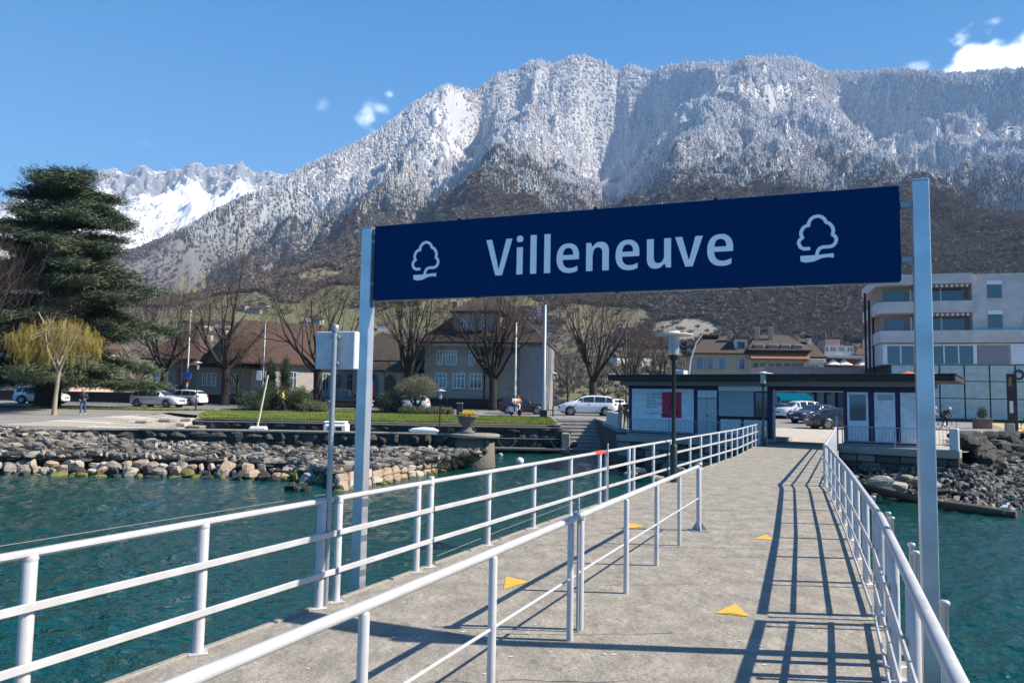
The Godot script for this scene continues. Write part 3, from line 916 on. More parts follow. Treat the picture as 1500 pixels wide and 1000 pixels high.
func embankment():
	boulders = rocks(9, 0.9)
	# the slope of flat grey slabs between the harbour mole and the riprap, then the riprap itself
	var top := [Vector3(-27.010, -0.050, -31.652), Vector3(-24.714, -0.050, -33.257), Vector3(-23.654, -0.100, -35.568), Vector3(-17.913, -0.550, -35.598), Vector3(-11.256, -0.700, -35.279), Vector3(-6.187, -0.720, -35.973), Vector3(-3.589, -0.740, -36.466), Vector3(-1.470, -0.800, -35.554)]
	var low := [Vector3(-26.127, -0.950, -30.069), Vector3(-22.836, -0.950, -30.836), Vector3(-20.545, -0.950, -31.008), Vector3(-16.034, -1.000, -31.944), Vector3(-9.367, -1.050, -31.244), Vector3(-6.542, -1.100, -28.047), Vector3(-4.333, -1.100, -32.186), Vector3(-1.506, -1.100, -38.181)]
	var slope := MB.new()
	for i in top.size() - 1:
		for k in 12:
			for q in 5:
				var p := func(a: float, b: float) -> Vector3:
					var v: Vector3 = (top[i] as Vector3).lerp(top[i + 1], a).lerp((low[i] as Vector3).lerp(low[i + 1], a), b)
					return v + Vector3(0, nz2.get_noise_2d(v.x * 1.4, v.z * 1.4) * 0.14 - 0.06, 0)
				slope.quad(p.call(k / 12.0, (q + 1) / 5.0), p.call((k + 1) / 12.0, (q + 1) / 5.0), p.call((k + 1) / 12.0, q / 5.0), p.call(k / 12.0, q / 5.0))
	var em := struct("embankment", slope, M.stone_mid)
	# under the riprap: the same bank carried down into the lake
	var under := MB.new()
	var foot := [Vector3(-27.104, -2.200, -31.306), Vector3(-23.517, -2.200, -31.874), Vector3(-21.275, -2.200, -32.230), Vector3(-16.253, -2.200, -32.510), Vector3(-9.295, -2.200, -31.165), Vector3(-6.161, -2.200, -27.457), Vector3(-4.455, -2.200, -33.311), Vector3(-1.458, -2.200, -41.270)]
	for i in low.size() - 1:
		under.quad(foot[i], foot[i + 1], low[i + 1], low[i])
	obj("bank_foot", under, M.stone_black, em)
	# slabs, courses parallel to the shore
	var n := 0
	for i in top.size() - 1:
		var len: float = ((top[i] + low[i]) * 0.5 as Vector3).distance_to((top[i + 1] + low[i + 1]) * 0.5)
		var deep: float = (top[i] as Vector3).distance_to(low[i])
		var rows := 6
		for q in rows:
			var cnt := int(len / 1.25)
			for k in cnt:
				var a := (k + rng.randf_range(0.2, 0.8)) / cnt
				var b := (q + rng.randf_range(0.25, 0.75)) / rows
				var v: Vector3 = (top[i] as Vector3).lerp(top[i + 1], a).lerp((low[i] as Vector3).lerp(low[i + 1], a), b)
				if n < 215 and v.z > -46.0:
					n += 1
					var dir: Vector3 = top[i + 1] - top[i]
					var o := stone(boulders, v + Vector3(0, -0.1, 0), Vector3(rng.randf_range(0.6, 1.5), rng.randf_range(0.22, 0.42), deep / rows * rng.randf_range(0.8, 1.3)), [M.stone, M.stone, M.stone_mid, M.stone_dark, M.stone_mid][rng.randi() % 5], em, atan2(-dir.z, dir.x) + rng.randf_range(-0.2, 0.2))
	var bits := []
	var hues := PackedColorArray()
	for k in 2600:
		var i := rng.randi() % (top.size() - 1)
		var v: Vector3 = (top[i] as Vector3).lerp(top[i + 1], rng.randf())
		v = v.lerp((low[i] as Vector3).lerp(low[i + 1], rng.randf()), rng.randf())
		var b := Basis(Vector3.UP, rng.randfn() * 0.5) * Basis(Vector3.RIGHT, rng.randfn() * 0.2)
		bits.append(Transform3D(b.scaled_local(Vector3(rng.randf_range(0.25, 0.9), rng.randf_range(0.12, 0.3), rng.randf_range(0.15, 0.4))), v + Vector3(0, rng.randf_range(0.0, 0.12), 0)))
		hues.append([Color(0.30, 0.27, 0.23), Color(0.19, 0.17, 0.145), Color(0.07, 0.065, 0.06), Color(0.40, 0.37, 0.31), Color(0.24, 0.22, 0.19)][rng.randi() % 5])
	scatter("broken_stone", boulders[0], vmat(0.95, T.mid, 0.8), bits, hues)
	# riprap boulders at the water on the left: two or three rows
	var shore := [Vector3(-24.860, -1.350, -29.915), Vector3(-22.468, -1.350, -30.385), Vector3(-20.996, -1.350, -30.673), Vector3(-18.156, -1.350, -30.628), Vector3(-15.460, -1.350, -30.850), Vector3(-11.979, -1.350, -30.636), Vector3(-8.999, -1.350, -30.072), Vector3(-7.097, -1.350, -28.864)]
	var rip := Node3D.new()
	rip.name = "riprap"
	add_child(rip)
	rip.set_meta("kind", "structure")
	for i in shore.size() - 1:
		var len0: float = (shore[i] as Vector3).distance_to(shore[i + 1])
		for k in int(len0 / 0.55):
			var v0: Vector3 = (shore[i] as Vector3).lerp(shore[i + 1], (k + rng.randf()) * 0.55 / len0) + Vector3(0, -0.3, 0.3 + rng.randf_range(-0.1, 0.2))
			stone(boulders, v0, Vector3(rng.randf_range(0.4, 0.9), rng.randf_range(0.3, 0.5), 0.5), M.moss if rng.randf() < 0.5 else M.stone_black, rip)
	var c := 0
	for i in shore.size() - 1:
		var len: float = (shore[i] as Vector3).distance_to(shore[i + 1])
		for q in 2:
			var a := rng.randf() * 0.5
			while a < len:
				var size := rng.randf_range(0.3, 0.8) * (1.0 if q == 0 else 0.85)
				var v: Vector3 = (shore[i] as Vector3).lerp(shore[i + 1], a / len) + Vector3(0, q * 0.2 - 0.12, -q * 0.5 + rng.randf_range(-0.2, 0.2))
				var m: Material = [M.stone_warm, M.stone_pale, M.stone_warm, M.stone_pale, M.stone][rng.randi() % 5]
				if q == 0 and rng.randf() < 0.2:
					m = M.moss
				elif rng.randf() < 0.10:
					m = M.stone_black
				stone(boulders, v, Vector3(size * 1.25, size * rng.randf_range(0.75, 1.0), size), m, rip)
				c += 1
				a += size * rng.randf_range(0.75, 1.0)
	# the pale pitched stone facing on the right, with a mossy foot
	var a0 := [Vector3(-6.542, -1.100, -28.047), Vector3(-5.165, -1.100, -30.183), Vector3(-3.344, -1.100, -34.115), Vector3(-1.625, -1.100, -37.707)]
	var a1 := [Vector3(-6.163, -1.660, -26.533), Vector3(-5.086, -1.660, -29.829), Vector3(-3.362, -1.660, -34.441), Vector3(-1.284, -1.660, -40.271)]
	var fac := Node3D.new()
	fac.name = "pitched_stone_facing"
	add_child(fac)
	fac.set_meta("kind", "structure")
	for i in 3:
		var len: float = (a0[i] as Vector3).distance_to(a0[i + 1])
		var cnt := int(len / 0.55)
		for k in cnt:
			for q in 2:
				var t := (k + 0.5) / cnt
				var hi: Vector3 = (a0[i] as Vector3).lerp(a0[i + 1], t)
				var lo: Vector3 = (a1[i] as Vector3).lerp(a1[i + 1], t)
				var dn := lo - hi
				var along: Vector3 = (a0[i + 1] - a0[i]).normalized()
				var yv := -dn.normalized()
				var zv := along.cross(yv).normalized()
				var b := Basis(along, yv, zv)
				var s := MB.new()
				s.bbox(Vector3.ZERO, Vector3(len / cnt * 0.96, dn.length() * 0.52, 0.4), 0.06, Basis.IDENTITY, 0.055, rng)
				var o := obj("stone", s, M.stone_warm if rng.randf() < 0.75 else M.stone_pale, fac)
				o.transform = Transform3D(b * Basis(Vector3(1, 0, rng.randf_range(-1, 1)).normalized(), rng.randf_range(-0.2, 0.2)), hi + dn * (0.25 if q == 0 else 0.75) - zv * 0.12)
				if q == 1 and rng.randf() < 0.85:
					stone(boulders, lo + Vector3(rng.randf_range(-0.2, 0.2), 0.05, rng.randf_range(0.0, 0.15)), Vector3(0.62, 0.26, 0.4), M.moss, fac)
	# dark stones in the water at the corner
	for k in 7:
		var o := stone(boulders, Vector3(-6.511, -1.600, -27.567) + Vector3(rng.randf_range(-1.6, 0.5), 0.02, rng.randf_range(-0.4, 0.9)), Vector3.ONE * rng.randf_range(0.3, 0.6), M.stone_black, rip)

func harbour():
	# the mole: a low wall of dark stone with a cap, ending in a rounded head that carries the urn
	var w := [Vector3(-23.629, 0.000, -35.520), Vector3(-22.740, 0.000, -35.921), Vector3(-18.970, 0.000, -37.619), Vector3(-12.190, 0.000, -38.084), Vector3(-6.569, -0.000, -38.034), Vector3(-3.393, 0.000, -37.786), Vector3(-1.485, 0.000, -37.091)]
	var mole := thing("harbour_mole", "long low dark stone mole with a pale cap ending beside the flower urn", "harbour wall")
	var core := MB.new()
	var cap := MB.new()
	for i in w.size() - 1:
		var d: Vector3 = (w[i + 1] - w[i])
		var len := d.length()
		var b := Basis(Vector3.UP, atan2(-d.z, d.x))
		var mid: Vector3 = (w[i] + w[i + 1]) * 0.5
		var y1 := -0.12
		core.box(mid + Vector3(0, -0.95, -0.32), Vector3(len + 0.02, 1.7, 0.5), b)
		cap.bbox(mid + Vector3(0, -0.06, -0.3), Vector3(len - 0.004, 0.12, 0.72), 0.03, b)
	obj("wall_core", core, M.stone_dark, mole)
	obj("cap", cap, M.stone, mole)
	for i in range(1, w.size() - 1):
		var d: Vector3 = (w[i + 1] - w[i])
		var len := d.length()
		var b := Basis(Vector3.UP, atan2(-d.z, d.x))
		for row in 2:
			var x := rng.randf_range(-0.3, 0.0)
			while x < len - 0.1:
				var sz := rng.randf_range(0.6, 1.25)
				stone(boulders, w[i] + d.normalized() * (x + sz * 0.5) + Vector3(0, -0.36 - row * 0.42, -0.08 + rng.randf_range(-0.04, 0.04)), Vector3(sz * 1.15, rng.randf_range(0.5, 0.68), 0.55), [M.stone_black, M.stone_dark, M.stone_dark, M.stone_dark][rng.randi() % 4], mole, b.get_euler().y)
				x += sz * 0.9
	var head := MB.new()
	head.lathe(Vector3.ZERO, [Vector2(0, -2.6), Vector2(1.15, -2.6), Vector2(1.0, -0.16), Vector2(0, -0.16)], 18)
	var hd := obj("mole_head", head, M.stone_mid, mole)
	hd.position = Vector3(-1.821, 0.000, -36.968) + Vector3(0.0, 0, -0.9)
	var hc := MB.new()
	hc.lathe(Vector3.ZERO, [Vector2(0, -0.155), Vector2(1.28, -0.155), Vector2(1.3, -0.02), Vector2(1.24, 0.02), Vector2(0, 0.02)], 20)
	var hco := obj("head_cap", hc, M.stone, mole)
	hco.position = hd.position
	# the boat ramp of pale slabs
	var rp := [Vector3(-26.300, 0.000, -37.600), Vector3(-26.000, 0.260, -54.600), Vector3(-22.900, 0.020, -52.600), Vector3(-19.200, -0.200, -40.600)]
	var ramp := thing("boat_ramp", "pale stone slab boat ramp sloping down behind the mole", "boat ramp")
	for i in 9:
		for k in 2:
			var f := func(a: float, b2: float) -> Vector3: return (rp[0] as Vector3).lerp(rp[1], a).lerp((rp[3] as Vector3).lerp(rp[2], a), b2)
			var e := 0.01
			var q := [f.call(i / 9.0 + e, k / 2.0 + e), f.call(i / 9.0 + e, (k + 1) / 2.0 - e), f.call((i + 1) / 9.0 - e, (k + 1) / 2.0 - e), f.call((i + 1) / 9.0 - e, k / 2.0 + e)]
			var s := MB.new()
			var dy := Vector3(0, rng.randf_range(0.02, 0.05), 0)
			s.quad(q[0] + dy, q[1] + dy, q[2] + dy, q[3] + dy)
			for j in 4:
				s.quad(q[(j + 1) % 4] - Vector3(0, 0.3, 0), q[(j + 1) % 4] + dy, q[j] + dy, q[j] - Vector3(0, 0.3, 0))
			obj("slab", s, M.stone_pale if rng.randf() < 0.8 else M.stone_cream, ramp)
	var bed := MB.new()
	bed.quad(rp[0] - Vector3(0, 0.04, 0), rp[3] - Vector3(0, 0.04, 0), rp[2] - Vector3(0, 0.04, 0), rp[1] - Vector3(0, 0.04, 0))
	bed.quad(rp[3] - Vector3(0, 0.04, 0), rp[3] - Vector3(0, 2, 0), rp[2] - Vector3(0, 2, 0), rp[2] - Vector3(0, 0.04, 0))
	obj("bed", bed, M.stone, ramp)
	var steps := thing("block_steps", "rough pale stone block steps at the end of the boat ramp", "steps")
	for i in 5:
		for k in 4:
			var s := MB.new()
			s.bbox(Vector3.ZERO, Vector3(0.72, 0.26, 1.1), 0.05, Basis.IDENTITY, 0.05, rng)
			var o := obj("stone", s, M.stone_pale if rng.randf() < 0.7 else M.stone, steps)
			o.position = Vector3(-22.3 + i * 0.75 + (3 - k) * 0.3, 0.12 - i * 0.22, -52.6 + k * 2.3 - 0.4 * i) + Vector3(0.35, -0.08, 1.2)
	# quay wall under the lawn
	var quay := thing("quay_wall", "dark rubble stone quay wall below the green lawn", "quay wall")
	var kw := [Vector3(-22.6, 0.1, -54.3), Vector3(-20.5, -0.02, -48.1), Vector3(-8, -0.04, -48.1), Vector3(3.3, -0.05, -48.1), Vector3(3.3, 0.3, -56.2)]
	for i in kw.size() - 1:
		var d: Vector3 = kw[i + 1] - kw[i]
		d.y = 0
		var len := d.length()
		var b := Basis(Vector3.UP, atan2(-d.z, d.x))
		var back := boxed((kw[i] + kw[i + 1]) * 0.5 + Vector3(0, -1.2, 0) + b * Vector3(0, 0, -0.3), Vector3(len, 2.36, 0.4), b)
		obj("wall_core", back, M.stone_dark if i > 0 else M.concrete_dark, quay)
		var cp := boxed((kw[i] + kw[i + 1]) * 0.5 + Vector3(0, 0.03, 0) + b * Vector3(0, 0, -0.22), Vector3(len + 0.1, 0.10, 0.55), b, 0.02)
		obj("coping", cp, M.stone, quay)
		if i == 0:
			continue
		for row in 4:
			var x := rng.randf_range(-0.3, 0.0)
			while x < len - 0.1:
				var sz := rng.randf_range(0.6, 1.4)
				stone(boulders, kw[i] + d.normalized() * (x + sz * 0.5) + Vector3(0, -0.24 - row * 0.4, 0) + b * Vector3(0, 0, -0.12), Vector3(sz * 1.15, rng.randf_range(0.5, 0.66), 0.5), [M.stone_dark, M.stone_black, M.stone_dark, M.stone_black][rng.randi() % 4], quay, b.get_euler().y)
				x += sz * 0.9
	# a lower ledge with mooring chain loops
	var ledge := thing("mooring_ledge", "narrow concrete ledge with hanging chain loops below the quay wall", "ledge")
	obj("ledge", boxed(Vector3(-1.0, -1.36, -47.5), Vector3(9.0, 0.16, 0.9), Basis.IDENTITY, 0.03), M.concrete_dark, ledge)
	for i in 2:
		var path := []
		for k in 11:
			var a := PI * k / 10.0
			path.append(Vector3(-0.2 + i * 3.4 + cos(a) * 0.55, -0.75 - sin(a) * 0.55, -47.75))
		var s := MB.new()
		s.tube(path, [0.035], 6)
		obj("chain", s, M.galv, ledge)
	var bar := MB.new()
	bar.tube([Vector3(-5.0, -0.72, -47.72), Vector3(3.2, -0.72, -47.72)], [0.03], 6)
	obj("rail", bar, M.galv, ledge)
	# stairs down to the harbour basin
	var st := thing("stone_stairs", "wide dark stone stairs leading from the street down to the harbour basin", "stairs")
	for i in 10:
		obj("step", boxed(Vector3(4.95, 0.32 - i * 0.22 - 0.5, -56.0 + i * 0.78), Vector3(3.25, 1.0, 0.8), Basis.IDENTITY, 0.03), M.concrete, st)
	obj("pedestal", boxed(Vector3(3.55, -0.95, -47.6), Vector3(0.5, 1.3, 0.9), Basis.IDENTITY, 0.04), M.concrete, st)
	# floor of the basin and the lake bed seen through nothing: solid banks
	struct("harbour_bank", boxed(Vector3(-9.3, -2.0, -58.0), Vector3(24.4, 2.2, 19.0)), M.concrete_dark)

# ---------- the pier ----------
var LEFT := [[-4.0, -6.75], [5.44, -2.28], [10.8, 0.29], [25.47, 7.71], [35.24, 12.02]]
var RIGHT := [[-4.0, -1.15], [1.5, 1.22], [2.52, 1.65], [6.39, 3.31], [14.61, 6.47], [17.0, 7.36], [17.7, 7.70], [32.9, 14.62], [34.0, 15.1]]
var RAIL_R := [[0.6, 0.72], [1.5, 1.10], [2.52, 1.52], [6.39, 3.18], [10.64, 4.85], [14.61, 6.36], [16.3, 7.0], [17.0, 7.2], [17.6, 7.5], [32.4, 14.3]]

func pier():
	var p := thing("pier", "long grey concrete pier leading from the viewer to the ticket kiosk", "pier")
	var cuts := [-4.0, 1.2, 4.1, 9.6, 12.9, 17.05, 21.2, 25.4, 29.6, 33.2]
	for i in cuts.size() - 1:
		var s := MB.new()
		var m := 8
		var q := []
		for k in m + 1:
			var d := lerpf(cuts[i] + (0.006 if i > 0 else 0.0), cuts[i + 1] - 0.009, k / float(m))
			q.append([Vector3(pick(LEFT, d), 0, -d), Vector3(pick(RIGHT, d), 0, -d)])
		for k in m:
			s.quad(q[k][0], q[k][1], q[k + 1][1], q[k + 1][0])
			for e in 2:
				var a: Vector3 = q[k][e]
				var b: Vector3 = q[k + 1][e]
				if e == 0:
					s.quad(b + Vector3(0, -0.3, 0), a + Vector3(0, -0.3, 0), a, b)
				else:
					s.quad(a + Vector3(0, -0.3, 0), b + Vector3(0, -0.3, 0), b, a)
		s.quad(q[0][0] + Vector3(0, -0.3, 0), q[0][1] + Vector3(0, -0.3, 0), q[0][1], q[0][0])
		s.quad(q[m][1] + Vector3(0, -0.3, 0), q[m][0] + Vector3(0, -0.3, 0), q[m][0], q[m][1])
		obj("deck_slab", s, M.deck, p)
	# last piece, cut along the kiosk front
	var e := MB.new()
	var v := [Vector3(pick(LEFT, 33.206), 0, -33.206), Vector3(pick(RIGHT, 33.206), 0, -33.206), Vector3(15.05, 0, -33.45), Vector3(12.05, 0, -34.9)]
	e.quad(v[0], v[1], v[2], v[3])
	for k in 4:
		e.quad(v[k] + Vector3(0, -0.3, 0), v[(k + 1) % 4] + Vector3(0, -0.3, 0), v[(k + 1) % 4], v[k])
	obj("deck_slab", e, M.deck, p)
	for d in [2.0, 8.0, 14.0, 20.0, 26.0, 31.0]:
		for f in [0.15, 0.85]:
			var under := MB.new()
			under.tube([Vector3(lerpf(pick(LEFT, d), pick(RIGHT, d), f), -4, -d), Vector3(lerpf(pick(LEFT, d), pick(RIGHT, d), f), -0.3, -d)], [0.28], 12)
			obj("pile", under, M.concrete_dark, p)
	var beam := MB.new()
	for k in 36:
		var d := -3.5 + k
		var w: float = pick(RIGHT, d) - pick(LEFT, d)
		beam.box(Vector3((pick(RIGHT, d) + pick(LEFT, d)) * 0.5, -0.38, -d), Vector3(w - 0.5, 0.14, 1.0))
	obj("underside", beam, M.concrete_dark, p)
	# a slightly raised, paler lip along the left edge, broken at the posts
	var lip := MB.new()
	for k in 44:
		var d0 := 1.0 + k * 0.74
		var a := Vector3(pick(LEFT, d0), 0, -d0)
		var b := Vector3(pick(LEFT, d0 + 0.7), 0, -d0 - 0.7)
		var dir := (b - a).normalized()
		lip.bbox((a + b) * 0.5 + Vector3(0.032, -0.008, 0), Vector3(0.055, 0.05, (b - a).length()), 0.008, Basis.looking_at(dir))
	obj("edge_lip", lip, M.deck_edge, p)
	# painted arrows and a few worn white strokes
	var arrows := [[Vector3(-0.036, 0.000, -7.368), Vector3(0.226, 0.000, -7.682), Vector3(-0.019, 0.000, -7.880)], [Vector3(1.836, 0.000, -6.672), Vector3(1.996, 0.000, -6.703), Vector3(2.117, 0.000, -6.588), Vector3(2.121, 0.000, -6.994)], [Vector3(1.695, 0.000, -10.802), Vector3(2.040, 0.000, -11.181), Vector3(1.819, 0.000, -11.398)], [Vector3(3.356, 0.000, -10.265), Vector3(3.487, 0.000, -10.277), Vector3(3.625, 0.000, -10.217), Vector3(3.663, 0.000, -10.624)]]
	var names := ["yellow triangle arrow painted beside the middle handrail's near section", "yellow arrowhead painted on the deck nearest the viewer on the right lane", "yellow triangle arrow painted beyond the middle handrail's far posts", "small yellow arrowhead painted on the right lane, the farther one"]
	for i in 4:
		var s := MB.new()
		var a: Array = arrows[i]
		for k in range(1, a.size() - 1):
			s.tri(a[0] + Vector3(0, 0.004, 0), a[k] + Vector3(0, 0.004, 0), a[k + 1] + Vector3(0, 0.004, 0))
		tag(obj("painted_arrow", s, M.yellow), names[i], "arrow marking", "yellow arrows on the pier deck")
	# hairline cracks across the slabs
	var cr := MB.new()
	for k in 16:
		var d := 2.6 + k * 1.55 + rng.randf()
		var x0 := lerpf(pick(LEFT, d), pick(RIGHT, d), rng.randf_range(0.0, 0.5))
		var x1 := lerpf(pick(LEFT, d), pick(RIGHT, d), rng.randf_range(0.55, 1.0))
		var prev := Vector3(x0, 0.004, -d)
		for j in range(1, 15):
			var nx := Vector3(lerpf(x0, x1, j / 14.0), 0.004, -d - (x1 - x0) * 0.08 * j / 14.0 + rng.randf_range(-0.035, 0.035))
			var wd := rng.randf_range(0.0015, 0.005)
			cr.quad(prev + Vector3(0, 0, wd), nx + Vector3(0, 0, wd), nx - Vector3(0, 0, wd), prev - Vector3(0, 0, wd))
			prev = nx
	stuff(obj("cracks", cr, M.concrete_dark, p))
	# droppings and chips: small pale specks lying on the deck
	var sp := MB.new()
	for k in 420:
		var d := 2.0 + 30.0 * pow(rng.randf(), 1.6)
		var x := lerpf(pick(LEFT, d) + 0.1, pick(RIGHT, d) - 0.1, rng.randf())
		var r := rng.randf_range(0.004, 0.016)
		var c := Vector3(x, 0.004, -d)
		for j in 5:
			sp.tri(c, c + Vector3(cos(j * 1.2566) * r * 1.6, 0, -sin(j * 1.2566) * r), c + Vector3(cos((j + 1) * 1.2566) * r * 1.6, 0, -sin((j + 1) * 1.2566) * r))
	stuff(obj("droppings", sp, M.white_line))

func bar(s: MB, a: Vector3, b: Vector3, w: float, h: float, bevel := 0.006):
	var d := b - a
	s.bbox((a + b) * 0.5, Vector3(w, h, d.length()), bevel, Basis.looking_at(d.normalized()))

func post_mesh(r: float, h: float) -> ArrayMesh:
	var s := MB.new()
	s.lathe(Vector3.ZERO, [Vector2(r, -0.12), Vector2(r, h - 0.01), Vector2(r * 0.8, h), Vector2(0, h)], 14)
	return s.done()

func railings():
	var secs := [
		["white pipe railing on the left edge nearest the viewer, running out of the frame", [Vector3(-1.656, 0.000, -6.616), Vector3(-2.218, 0.000, -5.445), Vector3(-2.753, 0.000, -4.328), Vector3(-3.400, 0.000, -3.000), Vector3(-4.000, 0.000, -1.750)], [Vector3(-1.597, 0.000, -6.739), Vector3(-4.300, 0.000, -1.100)], 0.040],
		["short white railing section behind the left sign post, flat rail ends cut free", [Vector3(-1.554, 0.000, -6.829), Vector3(-0.982, 0.000, -8.022)], [Vector3(-1.575, 0.000, -6.786), Vector3(-0.882, 0.000, -8.231)], 0.036],
		["white railing on the left edge with red tape round its far end", [Vector3(-0.869, 0.000, -8.257), Vector3(-0.265, 0.000, -9.518), Vector3(0.355, 0.000, -10.810), Vector3(0.988, 0.000, -12.060), Vector3(1.608, 0.000, -13.288)], [Vector3(-0.869, 0.000, -8.257), Vector3(1.705, 0.000, -13.479)], 0.036],
		["long far white railing of many close posts along the left edge up to the kiosk", [Vector3(1.771, 0.000, -13.610), Vector3(2.372, 0.000, -14.797), Vector3(2.513, 0.000, -15.076), Vector3(3.160, 0.000, -16.355), Vector3(3.813, 0.000, -17.647), Vector3(4.716, 0.000, -19.431), Vector3(5.297, 0.000, -20.581), Vector3(5.866, 0.000, -21.705), Vector3(6.405, 0.000, -22.771), Vector3(6.897, 0.000, -23.745), Vector3(7.378, 0.000, -24.695), Vector3(7.858, 0.000, -25.670), Vector3(8.552, 0.000, -27.239), Vector3(9.144, 0.000, -28.576), Vector3(9.849, 0.000, -30.172), Vector3(10.404, 0.000, -31.426), Vector3(11.006, 0.000, -32.790), Vector3(11.664, 0.000, -34.277), Vector3(12.385, 0.000, -35.907), Vector3(13.013, 0.000, -37.327), Vector3(13.693, 0.000, -38.865)], [Vector3(1.771, 0.000, -13.610), Vector3(4.716, 0.000, -19.431), Vector3(7.858, 0.000, -25.670), Vector3(13.872, 0.000, -39.269)], 0.034]]
	for i in secs.size():
		var t := thing("railing", secs[i][0], "railing", Vector3.ZERO, 0.0, "white railings of the pier")
		var pm := post_mesh(secs[i][3], 0.925)
		var tall := post_mesh(secs[i][3], 0.985)
		for k in secs[i][1].size():
			var o := obj("post", tall if (i == 2 and k == 0) else pm, M.rail, t)
			o.position = secs[i][1][k]
			if i < 3 or k < 8:
				var bp := boxed(Vector3(0, 0.006, 0), Vector3(0.13, 0.012, 0.13), Basis(Vector3.UP, 0.45), 0.003)
				var bo := obj("base_plate", bp, M.rail, t)
				bo.position = secs[i][1][k]
		var path: Array = secs[i][2]
		var top := MB.new()
		var mid := MB.new()
		var low := MB.new()
		for k in path.size() - 1:
			var side: Vector3 = (path[k + 1] - path[k]).normalized().cross(Vector3.UP)
			if i == 0:
				side = -side
			var inn: Vector3 = side * (secs[i][3] + 0.014)
			bar(top, path[k] + Vector3(0, 0.925, 0), path[k + 1] + Vector3(0, 0.925, 0), 0.062, 0.046, 0.014)
			bar(mid, path[k] + inn + Vector3(0, 0.63, 0), path[k + 1] + inn + Vector3(0, 0.63, 0), 0.022, 0.05, 0.004)
			bar(low, path[k] + inn + Vector3(0, 0.295, 0), path[k + 1] + inn + Vector3(0, 0.295, 0), 0.022, 0.05, 0.004)
		obj("top_rail", top, M.rail, t)
		obj("middle_rail", mid, M.rail, t)
		obj("lower_rail", low, M.rail, t)
		if i < 3:
			var weld := MB.new()
			for v in secs[i][1]:
				for y in [0.295, 0.63, 0.893]:
					weld.lathe(v + Vector3(0, y - 0.012, 0), [Vector2(secs[i][3] + 0.001, 0), Vector2(secs[i][3] + 0.004, 0.012), Vector2(secs[i][3] + 0.001, 0.024)], 12)
			stuff(obj("weld_beads", weld, M.rail, t))
		if i == 3:
			var rod := obj("rod", post_mesh(0.012, 1.07), M.rail, t)
			rod.position = secs[i][1][0] + Vector3(0.02, 0, 0.03)
	var tape := MB.new()
	bar(tape, Vector3(1.468, 0.000, -13.010) + Vector3(0, 0.925, 0), Vector3(1.713, 0.000, -13.496) + Vector3(0, 0.925, 0), 0.083, 0.058, 0.014)
	tag(obj("red_tape", tape, M.red_tape), "red tape wrapped round the top rail of the left railing", "tape")
	# middle handrail, two sections
	var mids := [
		["slim middle handrail nearest the viewer, its pipe running out of the frame", [Vector3(0.490, 0.000, -5.870), Vector3(-0.090, 0.000, -4.590), Vector3(-0.640, 0.000, -3.380), Vector3(-1.250, 0.000, -2.050)], [Vector3(0.530, 0.000, -5.970), Vector3(-1.750, 0.000, -0.950)]],
		["far section of the middle handrail with a gusseted end post", [Vector3(0.598, 0.000, -6.147), Vector3(1.150, 0.000, -7.300), Vector3(1.690, 0.000, -8.530), Vector3(2.220, 0.000, -9.720), Vector3(2.763, 0.000, -10.856)], [Vector3(0.568, 0.000, -6.087), Vector3(2.763, 0.000, -10.856)]]]
	for i in 2:
		var t := thing("handrail", mids[i][0], "handrail", Vector3.ZERO, 0.0, "middle handrails of the pier")
		var pm := post_mesh(0.026, 0.9)
		var em := post_mesh(0.036, 0.92)
		for k in mids[i][1].size():
			var last: bool = (i == 1 and k == 4)
			var o := obj("post", em if last else pm, M.rail, t)
			o.position = mids[i][1][k]
			if last:
				for q in 4:
					var g := MB.new()
					g.prism(PackedVector2Array([Vector2(0.03, 0), Vector2(0.12, 0), Vector2(0.03, 0.13)]), Transform3D(Basis(Vector3.UP, q * PI / 2), Vector3.ZERO), 0.008)
					obj("gusset", g, M.galv, t).position = mids[i][1][k]
				obj("base_plate", boxed(Vector3(0, 0.005, 0), Vector3(0.25, 0.01, 0.25), Basis.IDENTITY, 0.003), M.galv, t).position = mids[i][1][k]
				var cap := MB.new()
				cap.lathe(Vector3(0, 0.93, 0), [Vector2(0, 0), Vector2(0.05, 0), Vector2(0.056, 0.03), Vector2(0.03, 0.05), Vector2(0, 0.055)], 12)
				obj("knob", cap, M.galv, t).position = mids[i][1][k]
		var a: Vector3 = mids[i][2][0]
		var b: Vector3 = mids[i][2][1]
		var top := MB.new()
		top.tube([a + Vector3(0, 0.918, 0), b + Vector3(0, 0.922, 0)], [0.0265], 16)
		obj("top_rail", top, M.rail, t)
		var low := MB.new()
		low.tube([a + Vector3(0, 0.465, 0), b + Vector3(0, 0.465, 0)], [0.011], 10)
		obj("lower_rail", low, M.rail, t)
		if i == 1:
			obj("rod", post_mesh(0.011, 1.06), M.galv, t).position = a
			var cl := MB.new()
			cl.lathe(Vector3(0, 0.885, 0), [Vector2(0.0, 0), Vector2(0.045, 0), Vector2(0.045, 0.06), Vector2(0, 0.06)], 12)
			obj("coupling", cl, M.galv, t).position = a
	# right railing
	var t := thing("railing", "white railing along the right edge with three flat bars and a round top pipe", "railing", Vector3.ZERO, 0.0, "white railings of the pier")
	var t2 := thing("railing", "far right white railing seen nearly end on, beyond the bend", "railing", Vector3.ZERO, 0.0, "white railings of the pier")
	var pm := post_mesh(0.036, 0.91)
	for d in [1.3, 2.7, 4.0, 5.17, 5.44, 6.4, 6.68, 7.87, 9.1, 10.36, 11.63, 13.09, 14.35, 15.77, 16.9]:
		obj("post", pm, M.rail, t).position = Vector3(pick(RAIL_R, d), 0, -d)
		obj("base_plate", boxed(Vector3(0, 0.006, 0), Vector3(0.14, 0.012, 0.14), Basis(Vector3.UP, 0.4), 0.003), M.rail, t).position = Vector3(pick(RAIL_R, d), 0, -d)
